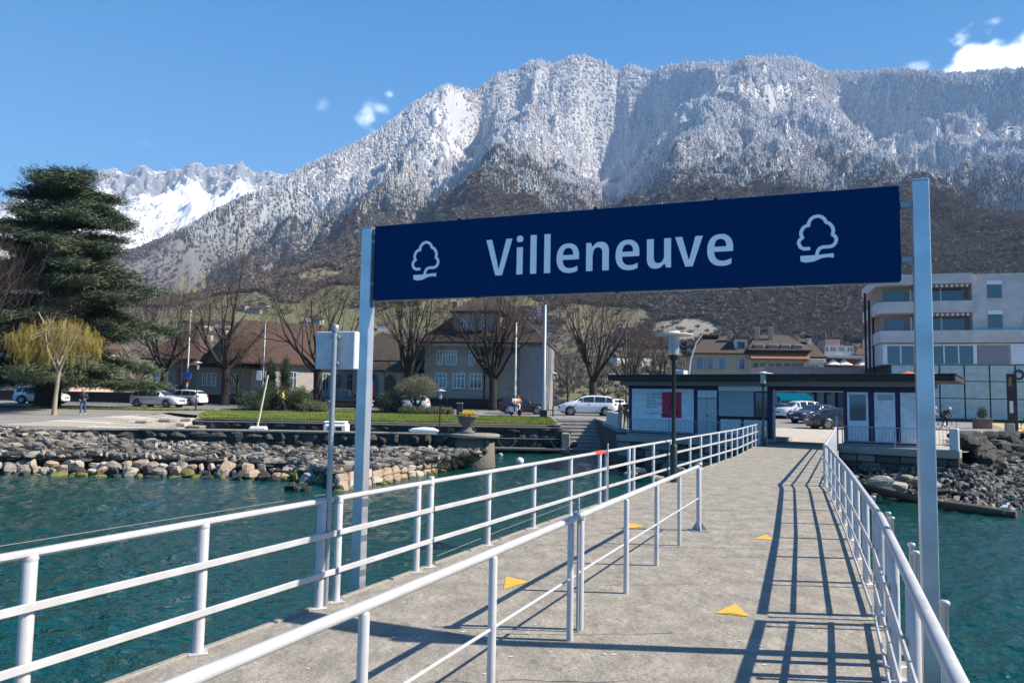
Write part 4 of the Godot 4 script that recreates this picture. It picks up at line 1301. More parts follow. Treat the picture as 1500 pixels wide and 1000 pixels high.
	for k in 13:
		var d := 17.75 + k * 1.2
		obj("post", pm, M.rail, t2).position = Vector3(pick(RAIL_R, d), 0, -d)
	obj("end_post", post_mesh(0.06, 1.36), M.rail, t2).position = Vector3(pick(RAIL_R, 32.4), 0, -32.4)
	var spans := [[0.6, 6.44], [6.62, 17.2], [17.2, 32.4]]
	for i in 3:
		var path := []
		var d: float = spans[i][0]
		while d < spans[i][1]:
			path.append(Vector3(pick(RAIL_R, d), 0, -d))
			d += 0.35
		path.append(Vector3(pick(RAIL_R, spans[i][1]), 0, -spans[i][1]))
		var par := t if i < 2 else t2
		var top := MB.new()
		var up := []
		for v in path:
			up.append(v + Vector3(0, 0.915, 0))
		top.tube(up, [0.033], 16)
		obj("top_rail", top, M.rail, par)
		for h in [0.62, 0.33, 0.06]:
			var s := MB.new()
			for k in path.size() - 1:
				var side: Vector3 = (path[k + 1] - path[k]).normalized().cross(Vector3.UP) * -0.056
				bar(s, path[k] + side + Vector3(0, h, 0), path[k + 1] + side + Vector3(0, h, 0), 0.016, 0.045, 0.004)
			obj("flat_bar", s, M.rail, par)
	# capped mooring posts just outside the right railing
	for q in [Vector3(2.086, 0.930, -3.627), Vector3(2.726, 0.930, -5.098), Vector3(2.607, 0.930, -4.831), Vector3(3.303, 0.930, -6.539), Vector3(3.193, 0.930, -6.266), Vector3(3.737, 0.930, -7.684)]:
		var s := MB.new()
		s.lathe(Vector3.ZERO, [Vector2(0.016, -0.5), Vector2(0.016, 0.905), Vector2(0.023, 0.91), Vector2(0.025, 0.925), Vector2(0.02, 0.932), Vector2(0, 0.935)], 14)
		var o := obj("mooring_pin", s, M.rail)
		o.position = Vector3(q.x + 0.02, 0, q.z)
		tag(o, "white capped pin standing just outside the right railing", "mooring pin", "capped pins outside the right railing")
	# thin wires
	var wire := MB.new()
	wire.tube([Vector3(-3.280, 0.875, -4.600), Vector3(-1.728, 0.933, -7.000)], [0.0025], 5)
	tag(obj("wire", wire, M.rope), "thin wire above the water left of the nearest railing", "wire")
	var wire2 := MB.new()
	wire2.tube([Vector3(-0.810, 0.059, -8.550), Vector3(-0.091, 0.109, -10.000), Vector3(1.057, 0.210, -12.000)], [0.003], 5)
	tag(obj("wire", wire2, M.rope), "thin wire low behind the left railing with the red tape", "wire")

# ---------- the name board ----------
func name_board():
	var A := Vector3(-1.413, 0, -7.35)
	var turn := -atan2(0.36293, 0.93181)
	var t := thing("station_sign", "large dark blue name board with white lettering Villeneuve on two metal posts", "sign", A, turn)
	var W := 4.739
	obj("board", boxed(Vector3(W / 2, 3.201, -0.03), Vector3(W, 0.752, 0.06), Basis.IDENTITY, 0.006), M.board, t)
	var rim := MB.new()
	for y in [3.575, 2.827]:
		rim.box(Vector3(W / 2, y, -0.066), Vector3(W - 0.02, 0.02, 0.02))
	obj("frame", rim, M.alu, t)
	for k in 2:
		var x := -0.078 if k == 0 else W + 0.145
		var top := 3.56 if k == 0 else 3.60
		obj("post", boxed(Vector3(x, (top - 3.0) / 2, -0.03), Vector3(0.115, top + 3.0, 0.11), Basis.IDENTITY, 0.006), M.alu, t)
		obj("post_cap", boxed(Vector3(x, top + 0.004, -0.03), Vector3(0.12, 0.012, 0.115), Basis.IDENTITY, 0.003), M.alu, t)
		for y in [3.42, 2.99]:
			var bx := -0.02 if k == 0 else W + 0.045
			obj("bracket", boxed(Vector3(bx, y, -0.03), Vector3(0.045 if k == 0 else 0.085, 0.045, 0.05), Basis.IDENTITY, 0.004), M.galv, t)
	var rod := MB.new()
	rod.tube([Vector3(-0.005, 2.75, -0.03), Vector3(-0.005, 3.5, -0.03)], [0.014], 10)
	obj("edge_rod", rod, M.galv, t)
	var bolts := MB.new()
	for x in [1.15, 2.5, 3.55]:
		bolts.box(Vector3(x, 2.818, -0.01), Vector3(0.03, 0.02, 0.03))
		bolts.box(Vector3(x - 0.2, 3.583, -0.01), Vector3(0.03, 0.016, 0.03))
	obj("bolts", bolts, M.black_trim, t)
	var f := SystemFont.new()
	f.font_names = PackedStringArray(["Droid Sans"])
	f.font_weight = 700
	var fv := FontVariation.new()
	fv.base_font = f
	fv.variation_embolden = -0.35
	var tm := TextMesh.new()
	tm.text = "Villeneuve"
	tm.font = fv
	tm.font_size = 64
	tm.pixel_size = 0.00755
	tm.depth = 0.008
	tm.curve_step = 1.0
	tm.horizontal_alignment = HORIZONTAL_ALIGNMENT_LEFT
	var bb := tm.get_aabb()
	var o := obj("lettering", tm, M.letter, t)
	var sx := 2.25 / bb.size.x
	var sy := 0.372 / bb.size.y
	o.scale = Vector3(sx, sy, 1)
	o.position = Vector3(1.24 - bb.position.x * sx, 3.005 - bb.position.y * sy, 0.005)
	# the two line-drawn trees
	var pts := [[408, 707], [340, 710], [300, 685], [281, 630], [290, 590], [325, 560], [309, 525], [310, 480], [330, 435], [360, 408], [395, 402], [393, 370], [415, 325], [450, 293], [495, 284], [540, 300], [570, 335], [583, 372], [620, 392], [650, 435], [662, 490], [652, 540], [680, 565], [692, 605], [683, 650], [655, 685], [620, 697], [545, 697], [510, 712], [490, 745], [478, 800]]
	for x0 in [0.44, 3.99]:
		var s := MB.new()
		var q := []
		for v in pts:
			q.append(Vector3((v[0] - 265) / 445.0 * 0.305, (890 - v[1]) / 625.0 * 0.387, 0))
		var hw := 0.0135
		for i in q.size() - 1:
			var d: Vector3 = (q[i + 1] - q[i]).normalized()
			var nn := Vector3(-d.y, d.x, 0) * hw
			s.prism(PackedVector2Array([Vector2(q[i].x - nn.x, q[i].y - nn.y), Vector2(q[i + 1].x - nn.x, q[i + 1].y - nn.y), Vector2(q[i + 1].x + nn.x, q[i + 1].y + nn.y), Vector2(q[i].x + nn.x, q[i].y + nn.y)]), Transform3D(Basis.IDENTITY, Vector3(0, 0, i * 0.00002)), 0.004)
			if i > 0:
				s.lathe(q[i] + Vector3(0, 0, -0.001 - i * 0.00001), [Vector2(hw, 0), Vector2(hw, 0.004), Vector2(0, 0.004)], 10, Basis(Vector3.RIGHT, PI / 2))
		var base := PackedVector2Array()
		for v in [[298, 800], [478, 798], [662, 784], [662, 842], [600, 832], [530, 842], [450, 880], [360, 892], [300, 872]]:
			base.append(Vector2((v[0] - 265) / 445.0 * 0.305, (890 - v[1]) / 625.0 * 0.387))
		s.prism(base, Transform3D.IDENTITY, 0.0045)
		var e := obj("tree_emblem", s, M.letter, t)
		e.position = Vector3(x0, 3.0, 0.001)
	# pole with a white box seen from behind
	var pl := thing("signal_pole", "thin grey pole by the left railing carrying a white box seen from behind", "pole", Vector3(-1.639, 0.000, -6.653))
	var sh := MB.new()
	sh.tube([Vector3(0.03, -0.3, 0), Vector3(0.03, 2.493, 0)], [0.026, 0.024], 12)
	obj("pole", sh, M.galv, pl)
	var cp := MB.new()
	cp.lathe(Vector3(0.03, 2.461, 0), [Vector2(0.03, -0.03), Vector2(0.036, 0), Vector2(0.036, 0.03), Vector2(0.0, 0.05)], 12)
	obj("cap", cp, M.galv, pl)
	var yc := 2.272
	obj("box", boxed(Vector3(0.035, yc, -0.10), Vector3(0.405, 0.345, 0.09), Basis(Vector3.UP, -0.30), 0.008), M.box_grey, pl)
	for y in [0.12, -0.12]:
		obj("clamp", boxed(Vector3(0.03, yc + y, -0.025), Vector3(0.09, 0.03, 0.07), Basis.IDENTITY, 0.004), M.galv, pl)

# ---------- the kiosk ----------
func slab(t: Node, called: String, r: Array, m: Material, n0: float, n1: float, bevel := 0.0) -> MeshInstance3D:   # r: from x0, y0 to x1, y1 along the front; n: depth range towards the lake
	return obj(called, boxed(Vector3((r[0] + r[2]) / 2, (r[1] + r[3]) / 2, (n0 + n1) / 2), Vector3(absf(r[2] - r[0]), absf(r[3] - r[1]), absf(n1 - n0)), Basis.IDENTITY, bevel), m, t)

func slab_under(p: Node, called: String, r: Array, m: Material, n0: float, n1: float, bevel := 0.0) -> MeshInstance3D:
	return slab(p, called, r, m, n0, n1, bevel)

func kiosk():
	var at := Vector3(6.130, 0.000, -38.390)
	var turn := -0.6077
	var t := thing("ticket_kiosk", "low flat-roofed navy and pale blue ticket kiosk with an open passage at the pier's end", "kiosk", at, turn)
	slab(t, "wall", [0.0, 0.2, 6.3, 2.64], M.navy, -3.3, 0.0)
	slab(t, "wall", [6.303, 0.2, 7.3, 2.64], M.navy, -0.5, -0.002)
	slab(t, "wall", [10.36, 0.2, 13.33, 2.64], M.navy, -3.3, 0.0)
	slab(t, "floor_slab", [-0.1, 0.02, 7.34, 0.2], M.concrete, -3.4, 0.12, 0.01)
	slab(t, "floor_slab", [10.32, 0.02, 13.4, 0.2], M.concrete, -3.4, 0.12, 0.01)
	slab(t, "lintel", [7.304, 2.44, 10.356, 2.64], M.navy, -3.26, -0.04)
	slab(t, "soffit", [-0.35, 2.642, 13.7, 2.86], M.soffit, -3.5, 0.35)
	slab(t, "roof", [-0.62, 2.865, 14.7, 3.13], M.fascia, -4.3, 1.2, 0.02)
	slab(t, "roof_edge", [-0.66, 3.1, 14.74, 3.16], M.fascia, -4.34, 1.24, 0.01)
	# left part: big pale panel with poster and printed lines
	slab(t, "panel", [0.2, 0.34, 3.52, 2.47], M.panel, 0.0, 0.03, 0.004)
	var poster := slab(t, "poster", [1.86, 1.03, 2.9, 2.32], M.poster, 0.03, 0.036)
	var mot := MB.new()
	for q in [[2.28, 1.55, 0.06, 0.14], [2.55, 1.42, 0.07, 0.3], [2.62, 1.3, 0.1, 0.16], [2.05, 1.16, 0.3, 0.05], [2.4, 1.9, 0.05, 0.35]]:
		var p := PackedVector2Array()
		for k in 10:
			p.append(Vector2(q[0] + cos(k * TAU / 10) * q[2], q[1] + sin(k * TAU / 10) * q[3]))
		mot.prism(p, Transform3D(Basis.IDENTITY, Vector3(0, 0, 0.036)), 0.002)
	obj("print", mot, M.maroon, poster)
	var f := SystemFont.new()
	f.font_names = PackedStringArray(["Droid Sans"])
	var lines := [["À Villeneuve", 2.19], ["un temps", 2.03], ["du lac", 1.87], ["vivent deux", 1.71], ["les uns", 1.55], ["le bateau", 1.22]]
	for i in lines.size():
		var tm := TextMesh.new()
		tm.text = lines[i][0]
		tm.font = f
		tm.font_size = 24
		tm.pixel_size = 0.0082 if i < 5 else 0.0065
		tm.depth = 0.002
		tm.horizontal_alignment = HORIZONTAL_ALIGNMENT_LEFT
		var o := obj("printed_line", tm, M.ink, t)
		o.position = Vector3(1.02, lines[i][1] + 0.02, 0.032)
	# double door
	slab(t, "fanlight", [3.72, 2.06, 4.68, 2.42], M.panel_white, 0.0, 0.025, 0.004)
	for k in 2:
		var d := slab(t, "door", [3.72 + k * 0.485, 0.24, 4.195 + k * 0.485, 2.03], M.door_white, 0.0, 0.03, 0.006)
		slab_under(d, "handle", [4.15 + k * 0.07, 1.1, 4.17 + k * 0.07, 1.26], M.galv, 0.03, 0.07, 0.004)
	slab(t, "panel", [4.76, 2.40, 7.08, 2.635], M.panel, 0.0, 0.04, 0.004)
	# rolling shutter of separate slats and a dark window
	for k in 10:
		slab(t, "slat", [4.78, 1.20 + k * 0.118, 6.46, 1.312 + k * 0.118], M.slat, 0.0, 0.035, 0.012)
	slab(t, "window", [6.54, 1.2, 7.08, 2.33], M.glass_dark, 0.0, 0.02)
	slab(t, "shelf", [4.74, 1.10, 7.12, 1.17], M.fascia, 0.0, 0.22, 0.01)
	for q in [[4.86, 5.86], [5.98, 7.06]]:
		slab(t, "panel", [q[0], 0.34, q[1], 1.06], M.panel_white, 0.0, 0.03, 0.004)
	# right part: glazed door, white door with vent, panel
	var gd := slab(t, "glazed_door", [10.52, 0.3, 11.36, 2.40], M.panel_white, 0.0, 0.03, 0.004)
	slab_under(gd, "pane", [10.62, 1.16, 11.27, 2.30], M.window_glass, 0.03, 0.036)
	var wd := slab(t, "door", [11.6, 0.3, 12.4, 2.40], M.panel_white, 0.0, 0.03, 0.004)
	slab_under(wd, "vent", [11.72, 2.06, 12.32, 2.3], M.slat, 0.03, 0.04)
	slab_under(wd, "handle", [11.66, 1.2, 11.69, 1.36], M.galv, 0.03, 0.07, 0.004)
	slab(t, "panel", [12.6, 0.3, 13.28, 2.40], M.panel_white, 0.0, 0.03, 0.004)
	var pipe := MB.new()
	pipe.tube([Vector3(7.42, 2.5, 0.1), Vector3(7.42, 1.2, 0.1), Vector3(7.42, 0.05, 0.1)], [0.05], 10)
	obj("downpipe", pipe, M.galv, t)
	# air unit on the roof and orange parasol behind
	slab(t, "roof_box", [1.5, 3.135, 2.2, 3.5], M.box_grey, -2.6, -2.0, 0.02)
	# fences in front
	var spec := [[0.2, 4.7, "thin grey bar fence in front of the poster panel left of the pier"], [4.72, 7.2, "thin grey bar fence below the shutter left of the pier"], [10.4, 14.45, "thin grey bar fence in front of the white kiosk doors right of the pier"]]
	for q in spec:
		var fe := thing("bar_fence", q[2], "fence", at, turn, "bar fences round the kiosk")
		var rails := MB.new()
		for y in [0.92, 0.3]:
			rails.box(Vector3((q[0] + q[1]) / 2, y, 0.55), Vector3(q[1] - q[0], 0.03, 0.03))
		obj("rails", rails, M.fence_bar, fe)
		var x: float = q[0]
		while x < q[1] - 0.02:
			obj("bar", boxed(Vector3(x, 0.61, 0.55), Vector3(0.016, 0.6, 0.016)), M.fence_bar, fe)
			x += 0.13
		for px in [q[0], (q[0] + q[1]) / 2, q[1]]:
			obj("post", boxed(Vector3(px + 0.002, 0.48, 0.551), Vector3(0.036, 0.94, 0.036)), M.fence_bar, fe)
	# stone base under the kiosk
	var base := thing("kiosk_quay_wall", "dark stone block wall carrying the kiosk above the rubble shore", "quay wall", at, turn)
	for q in [[-0.35, 7.22], [10.3, 14.75]]:
		slab(base, "wall_core", [q[0] + 0.05, -3.0, q[1] - 0.05, 0.0], M.stone_black, -3.4, 0.55)
		slab(base, "top_slab", [q[0], -0.22, q[1], 0.1], M.concrete, -0.5, 0.72, 0.02)
		var row := 0
		var y := -0.24
		while y > -2.1:
			var h := rng.randf_range(0.28, 0.4)
			var x: float = q[0]
			while x < q[1] - 0.05:
				var w := minf(rng.randf_range(0.45, 0.95), q[1] - x)
				var s := MB.new()
				s.bbox(Vector3.ZERO, Vector3(w - 0.025, h - 0.02, 0.3), 0.045, Basis.IDENTITY, 0.02, rng)
				var o := obj("stone", s, [M.stone_dark, M.stone_mid, M.stone_dark, M.stone][rng.randi() % 4] if row < 3 else M.stone_black, base)
				o.position = Vector3(x + w / 2, y - h / 2, 0.5 + rng.randf_range(-0.03, 0.03))
				x += w
			y -= h
			row += 1
	slab(base, "abutment", [7.23, -3.0, 10.29, -0.36], M.concrete_dark, -3.0, 0.3)
	slab(base, "pier_block", [14.4, 0.1, 14.72, 0.98], M.box_grey, 0.2, 0.7, 0.03)
	# the quay's side towards the harbour basin, with a pale parapet
	var sw := thing("basin_side_wall", "grey wall with a pale parapet at the kiosk's left side above the basin", "quay wall")
	var pts := [Vector3(5.85, 0, -38.3), Vector3(6.45, 0, -49.6), Vector3(6.6, 0, -56.2)]
	for i in 2:
		var d: Vector3 = pts[i + 1] - pts[i]
		var b := Basis(Vector3.UP, atan2(-d.z, d.x))
		obj("wall", boxed((pts[i] + pts[i + 1]) * 0.5 + Vector3(0, -1.4, 0), Vector3(d.length(), 3.24 + i * 0.3, 0.5), b), M.stone_dark, sw)
		obj("coping", boxed((pts[i] + pts[i + 1]) * 0.5 + Vector3(0, 0.27 + i * 0.15, 0), Vector3(d.length(), 0.12, 0.6), b, 0.02), M.concrete, sw)
		if i == 0:
			obj("parapet", boxed((pts[i] + pts[i + 1]) * 0.5 + Vector3(0.1, 0.72, -1.2), Vector3(d.length() - 3.0, 0.8, 0.2), b, 0.02), M.plaster_white, sw)

func right_quay():
	# boulder parapet, rough wall below it and the rubble beach
	var top := [Vector3(24.292, 0.200, -40.282), Vector3(19.400, 0.200, -31.200), Vector3(23.800, 0.200, -38.600), Vector3(31.500, 0.200, -41.600), Vector3(60.000, 0.200, -43.300)]
	var wall_foot := [Vector3(18.400, -0.900, -29.400), Vector3(20.600, -0.900, -31.600), Vector3(24.800, -0.900, -37.000), Vector3(33.000, -1.000, -40.000), Vector3(62.000, -1.100, -41.600)]
	var w := thing("boulder_wall", "rough dark boulder wall right of the kiosk with a row of stones on top", "stone wall")
	for i in top.size() - 1:
		var d: Vector3 = top[i + 1] - top[i]
		var len := d.length()
		var b := Basis(Vector3.UP, atan2(-d.z, d.x))
		var bank := MB.new()
		for k in 8:
			for q in 4:
				var p := func(a: float, c: float) -> Vector3:
					var v: Vector3 = (top[i] as Vector3).lerp(top[i + 1], a).lerp((wall_foot[i] as Vector3).lerp(wall_foot[i + 1], a), c)
					return v + Vector3(0, nz2.get_noise_2d(v.x * 1.4, v.z * 1.4 + c * 3.0) * 0.2 - 0.15, 0)
				bank.quad(p.call(k / 8.0, (q + 1) / 4.0), p.call((k + 1) / 8.0, (q + 1) / 4.0), p.call((k + 1) / 8.0, q / 4.0), p.call(k / 8.0, q / 4.0))
		obj("wall_core", bank, M.stone_black, w)
		if i == 3:
			len = 8.0
		for row in 7:
			var x := 0.0
			while x < len:
				var sz := rng.randf_range(0.8, 1.5) if row < 1 else rng.randf_range(0.6, 1.7)
				var f := (x + sz * 0.4) / d.length()
				var v: Vector3 = (top[i] as Vector3).lerp(top[i + 1], f).lerp((wall_foot[i] as Vector3).lerp(wall_foot[i + 1], f), row / 6.5) + Vector3(0, 0.12 if row < 1 else -0.05, 0)
				stone(boulders, v, Vector3(sz, 0.55 if row < 1 else rng.randf_range(0.5, 0.9), rng.randf_range(0.6, 0.95)), [M.stone_black, M.stone_dark, M.stone_black, M.stone_black, M.stone_dark][rng.randi() % 5], w, atan2(-d.z, d.x))
				x += sz * 0.8
	var beach := MB.new()
	var hi := [Vector3(11.000, -0.900, -34.600), Vector3(15.000, -0.750, -32.100), Vector3(18.400, -0.700, -29.600), Vector3(20.800, -0.800, -32.500), Vector3(25.000, -0.800, -37.600), Vector3(34.000, -0.900, -40.600), Vector3(62.000, -1.000, -42.000)]
	var lo := [Vector3(12.200, -2.100, -31.600), Vector3(14.000, -2.000, -28.900), Vector3(15.500, -2.000, -25.400), Vector3(17.200, -2.000, -23.600), Vector3(20.000, -2.000, -23.000), Vector3(30.000, -2.000, -26.000), Vector3(60.000, -2.000, -30.000)]
	for i in hi.size() - 1:
		for k in 8:
			for q in 8:
				var p := func(a: float, c: float) -> Vector3:
					var v: Vector3 = (hi[i] as Vector3).lerp(hi[i + 1], a).lerp((lo[i] as Vector3).lerp(lo[i + 1], a), c)
					return v + Vector3(0, nz2.get_noise_2d(v.x * 1.1, v.z * 1.1) * 0.25, 0)
				beach.quad(p.call(k / 8.0, (q + 1) / 8.0), p.call((k + 1) / 8.0, (q + 1) / 8.0), p.call((k + 1) / 8.0, q / 8.0), p.call(k / 8.0, q / 8.0))
	struct("shore_bank", beach, M.stone_black)
	var rub := Node3D.new()
	rub.name = "shore_rubble"
	add_child(rub)
	rub.set_meta("kind", "structure")
	for i in 300:
		var a := rng.randf() * 4.6
		var c := pow(rng.randf(), 0.8) * 0.9
		var k := int(a)
		var v: Vector3 = (hi[k] as Vector3).lerp(hi[k + 1], a - k).lerp((lo[k] as Vector3).lerp(lo[k + 1], a - k), c)
		var sz := rng.randf_range(0.25, 0.8)
		var pale := rng.randf()
		stone(boulders, v + Vector3(0, 0.05, 0), Vector3(sz * 1.3, sz * 0.55, sz), M.stone if pale < 0.12 else (M.stone_pale if pale < 0.16 else (M.stone_mid if pale < 0.36 else (M.stone_dark if pale < 0.7 else M.stone_black))), rub)
	var bits := []
	var hues := PackedColorArray()
	for i in 1800:
		var a := rng.randf() * 4.6
		var c := rng.randf() * 0.95
		var k := int(a)
		var v: Vector3 = (hi[k] as Vector3).lerp(hi[k + 1], a - k).lerp((lo[k] as Vector3).lerp(lo[k + 1], a - k), c)
		bits.append(Transform3D((Basis(Vector3.UP, rng.randf() * TAU) * Basis(Vector3.RIGHT, rng.randfn() * 0.3)).scaled_local(Vector3(rng.randf_range(0.12, 0.5), rng.randf_range(0.08, 0.22), rng.randf_range(0.1, 0.35))), v + Vector3(0, rng.randf_range(0.05, 0.22), 0)))
		hues.append([Color(0.12, 0.115, 0.11), Color(0.06, 0.06, 0.06), Color(0.20, 0.19, 0.175), Color(0.34, 0.32, 0.28)][mini(rng.randi() % 5, 3)])
	scatter("broken_stone", boulders[0], vmat(0.95, T.mid, 0.8), bits, hues)
	# a few pale rocks seen under the right railing, and below the left side of the kiosk
	for q in [[Vector3(12.728, -0.750, -25.527), 0.8], [Vector3(13.863, -1.000, -26.449), 0.9], [Vector3(14.674, -0.800, -27.407), 0.6], [Vector3(14.872, -0.850, -26.772), 0.9], [Vector3(15.112, -1.000, -26.641), 0.7], [Vector3(12.959, -0.900, -28.052), 0.5], [Vector3(5.688, -1.200, -32.374), 0.8], [Vector3(5.997, -1.300, -30.614), 0.7], [Vector3(5.261, -1.300, -32.125), 0.6], [Vector3(7.116, -1.000, -30.594), 0.6], [Vector3(7.392, -1.100, -30.810), 0.5]]:
		stone(boulders, q[0], Vector3(q[1] * 1.2, q[1] * 0.5, q[1] * 0.8), M.stone_pale if rng.randf() < 0.6 else M.stone, rub)
	for i in 60:
		var v := Vector3(rng.randf_range(6.0, 13.0), -1.45, 0)
		v.z = -38.0 + (v.x - 6.0) * 0.66 + rng.randf_range(-0.2, 1.6)
		stone(boulders, v, Vector3.ONE * rng.randf_range(0.3, 0.8), [M.stone_dark, M.stone_black, M.stone_mid][rng.randi() % 3], rub)
	var logs := [[Vector3(14.088, -1.350, -29.455), Vector3(14.461, -1.450, -27.038), Vector3(14.999, -1.500, -25.248)], [Vector3(14.731, -1.450, -25.183), Vector3(15.492, -1.500, -24.393), Vector3(16.063, -1.520, -23.600)]]
	for i in 2:
		var s := MB.new()
		s.tube(logs[i], [0.17, 0.15, 0.10], 10)
		tag(obj("driftwood_log", s, M.wood), ["dark driftwood log at the waterline passing behind the right sign post", "thin driftwood log at the waterline beside the white gull"][i], "log")
	# gull
	var gl := thing("gull", "small white gull standing at the waterline on the right", "gull", Vector3(15.725, -1.500, -23.707))
	gl.scale = Vector3.ONE * 0.75
	var body := MB.new()
	body.tube([Vector3(-0.22, 0.2, 0), Vector3(-0.1, 0.24, 0), Vector3(0.05, 0.27, 0), Vector3(0.13, 0.31, 0), Vector3(0.16, 0.38, 0), Vector3(0.21, 0.42, 0), Vector3(0.26, 0.41, 0)], [0.012, 0.06, 0.09, 0.07, 0.045, 0.05, 0.02], 10)
	obj("body", body, M.white_paint, gl)
	var bl := MB.new()
	bl.tube([Vector3(0.25, 0.41, 0), Vector3(0.33, 0.39, 0)], [0.014, 0.004], 6)
	obj("beak", bl, M.yellow, gl)
	for z in [-0.03, 0.03]:
		obj("leg", pillar(Vector3(0.02, 0, z), Vector3(0.0, 0.2, z), 0.008), M.yellow, gl)
	# planter with a clipped bush, black column sign, round emblem plate
	var pot := thing("planter", "brown trough planter with a clipped dark bush before the glass front", "planter", Vector3(34.157, 0.290, -53.500))
	obj("trough", boxed(Vector3(0, 0.35, 0), Vector3(1.15, 0.7, 0.6), Basis.IDENTITY, 0.05), M.terracotta, pot)
	obj("rim", boxed(Vector3(0, 0.7, 0), Vector3(1.25, 0.1, 0.7), Basis.IDENTITY, 0.02), M.terracotta, pot)
	foliage("bush", [[Vector3(0, 1.05, 0), Vector3(0.28, 0.5, 0.28)]], 260, leaf_clump(0.10, 7), Color(0.03, 0.06, 0.035), Color(0.06, 0.10, 0.05), pot)
	var colm := thing("column_sign", "tall black column sign with worn yellow upright lettering at the right edge", "sign", Vector3(33.991, 0.190, -50.000), -0.35)
	obj("base_stone", boxed(Vector3(-0.22, 0.25, 0.1), Vector3(0.5, 0.7, 0.5), Basis.IDENTITY, 0.03), M.concrete, colm)
	obj("column", boxed(Vector3(0, 1.95, 0), Vector3(0.55, 4.0, 0.3), Basis.IDENTITY, 0.02), M.fascia, colm)
	var yl := slab(colm, "plate", [-0.24, 2.9, -0.02, 3.85], M.black_trim, 0.15, 0.165)
	var tm := TextMesh.new()
	var f := SystemFont.new()
	f.font_names = PackedStringArray(["Droid Sans"])
	tm.text = "PARC"
	tm.font = f
	tm.font_size = 32
	tm.pixel_size = 0.0085
	tm.depth = 0.004
	var le := obj("lettering", tm, M.yellow, yl)
	le.rotation.z = -PI / 2
	le.position = Vector3(-0.13, 3.38, 0.168)
	slab(colm, "notice", [-0.2, 1.3, 0.02, 2.1], M.box_grey, 0.15, 0.165)

# ---------- buildings ----------
func rect_on(t: Node, called: String, x: float, y: float, w: float, h: float, z0: float, z1: float, m: Material, bevel := 0.0) -> MeshInstance3D:   # a block whose front view is w by h with its lower left corner at x, y
	return obj(called, boxed(Vector3(x + w / 2, y + h / 2, (z0 + z1) / 2), Vector3(w, h, absf(z1 - z0)), Basis.IDENTITY, bevel), m, t)

func window(t: Node, x: float, y: float, w: float, h: float, z: float, bars := 2, frame: Material = null, arch := false, shutters: Material = null):
	var fm: Material = frame if frame else M.white_paint
	var o := rect_on(t, "window", x, y, w, h, z - 0.12, z + 0.012, M.window_glass)
	var s := MB.new()
	var e := 0.07
	s.box(Vector3(x + e / 2, y + h / 2, z + 0.03), Vector3(e, h, 0.06))
	s.box(Vector3(x + w - e / 2, y + h / 2, z + 0.03), Vector3(e, h, 0.06))
	s.box(Vector3(x + w / 2, y + e / 2, z + 0.032), Vector3(w - 2 * e, e, 0.06))
	s.box(Vector3(x + w / 2, y + h - e / 2, z + 0.032), Vector3(w - 2 * e, e, 0.06))
	for k in range(1, bars):
		s.box(Vector3(x + w * k / bars, y + h / 2, z + 0.028), Vector3(0.06, h - 2 * e, 0.05))
	s.box(Vector3(x + w / 2, y + h * 0.68, z + 0.026), Vector3(w - 2 * e, 0.05, 0.045))
	obj("frame", s, fm, o)
	rect_on(o, "sill", x - 0.08, y - 0.11, w + 0.16, 0.1, z, z + 0.14, M.plaster)
	if arch:
		var p := PackedVector2Array()
		for k in 11:
			var a := PI * k / 10.0
			p.append(Vector2(x + w / 2 + cos(a) * (w / 2 + 0.16), y + h + sin(a) * 0.42 - 0.02))
		p.append(Vector2(x - 0.16, y + h - 0.25))
		p.append(Vector2(x + w + 0.16, y + h - 0.25))
		var q := PackedVector2Array()
		for k in 11:
			var a := PI * k / 10.0
			q.append(Vector2(x + w / 2 + cos(a) * (w / 2 + 0.16), y + h + sin(a) * 0.45 - 0.02))
		var am := MB.new()
		am.prism(q, Transform3D(Basis.IDENTITY, Vector3(0, 0, z)), 0.06)
		obj("arch", am, M.plaster, o)
	if shutters:
		for k in 2:
			rect_on(o, "shutter", x - 0.42 if k == 0 else x + w + 0.02, y, 0.4, h, z + 0.002, z + 0.06, shutters, 0.01)

func gable_roof(t: Node, called: String, x0: float, x1: float, z0: float, z1: float, y: float, rise: float, over: float, m: Material, along_x := true, hip := 0.0) -> MeshInstance3D:
	var s := MB.new()
	x0 -= over; x1 += over; z0 -= over; z1 += over
	var th := Vector3(0, 0.18, 0)
	var A := Vector3(x0, y, z1)
	var B := Vector3(x1, y, z1)
	var C := Vector3(x1, y, z0)
	var D := Vector3(x0, y, z0)
	var R0: Vector3
	var R1: Vector3
	if along_x:
		R0 = Vector3(x0 + hip, y + rise, (z0 + z1) / 2)
		R1 = Vector3(x1 - hip, y + rise, (z0 + z1) / 2)
		s.quad(A + th, B + th, R1 + th, R0 + th)
		s.quad(C + th, D + th, R0 + th, R1 + th)
		s.tri(B + th, C + th, R1 + th)
		s.tri(D + th, A + th, R0 + th)
	else:
		R0 = Vector3((x0 + x1) / 2, y + rise, z1 - hip)
		R1 = Vector3((x0 + x1) / 2, y + rise, z0 + hip)
		s.quad(B + th, C + th, R1 + th, R0 + th)
		s.quad(D + th, A + th, R0 + th, R1 + th)
		s.tri(A + th, B + th, R0 + th)
		s.tri(C + th, D + th, R1 + th)
	s.quad(A, B, B + th, A + th)
	s.quad(B, C, C + th, B + th)
	s.quad(C, D, D + th, C + th)
	s.quad(D, A, A + th, D + th)
	s.quad(D, C, B, A)
	return obj(called, s, m, t)

func chimney(p: Node, x: float, y: float, z: float, h: float):
	obj("chimney", boxed(Vector3(x, y + h / 2, z), Vector3(0.6, h, 0.6), Basis.IDENTITY, 0.03), M.plaster, p)

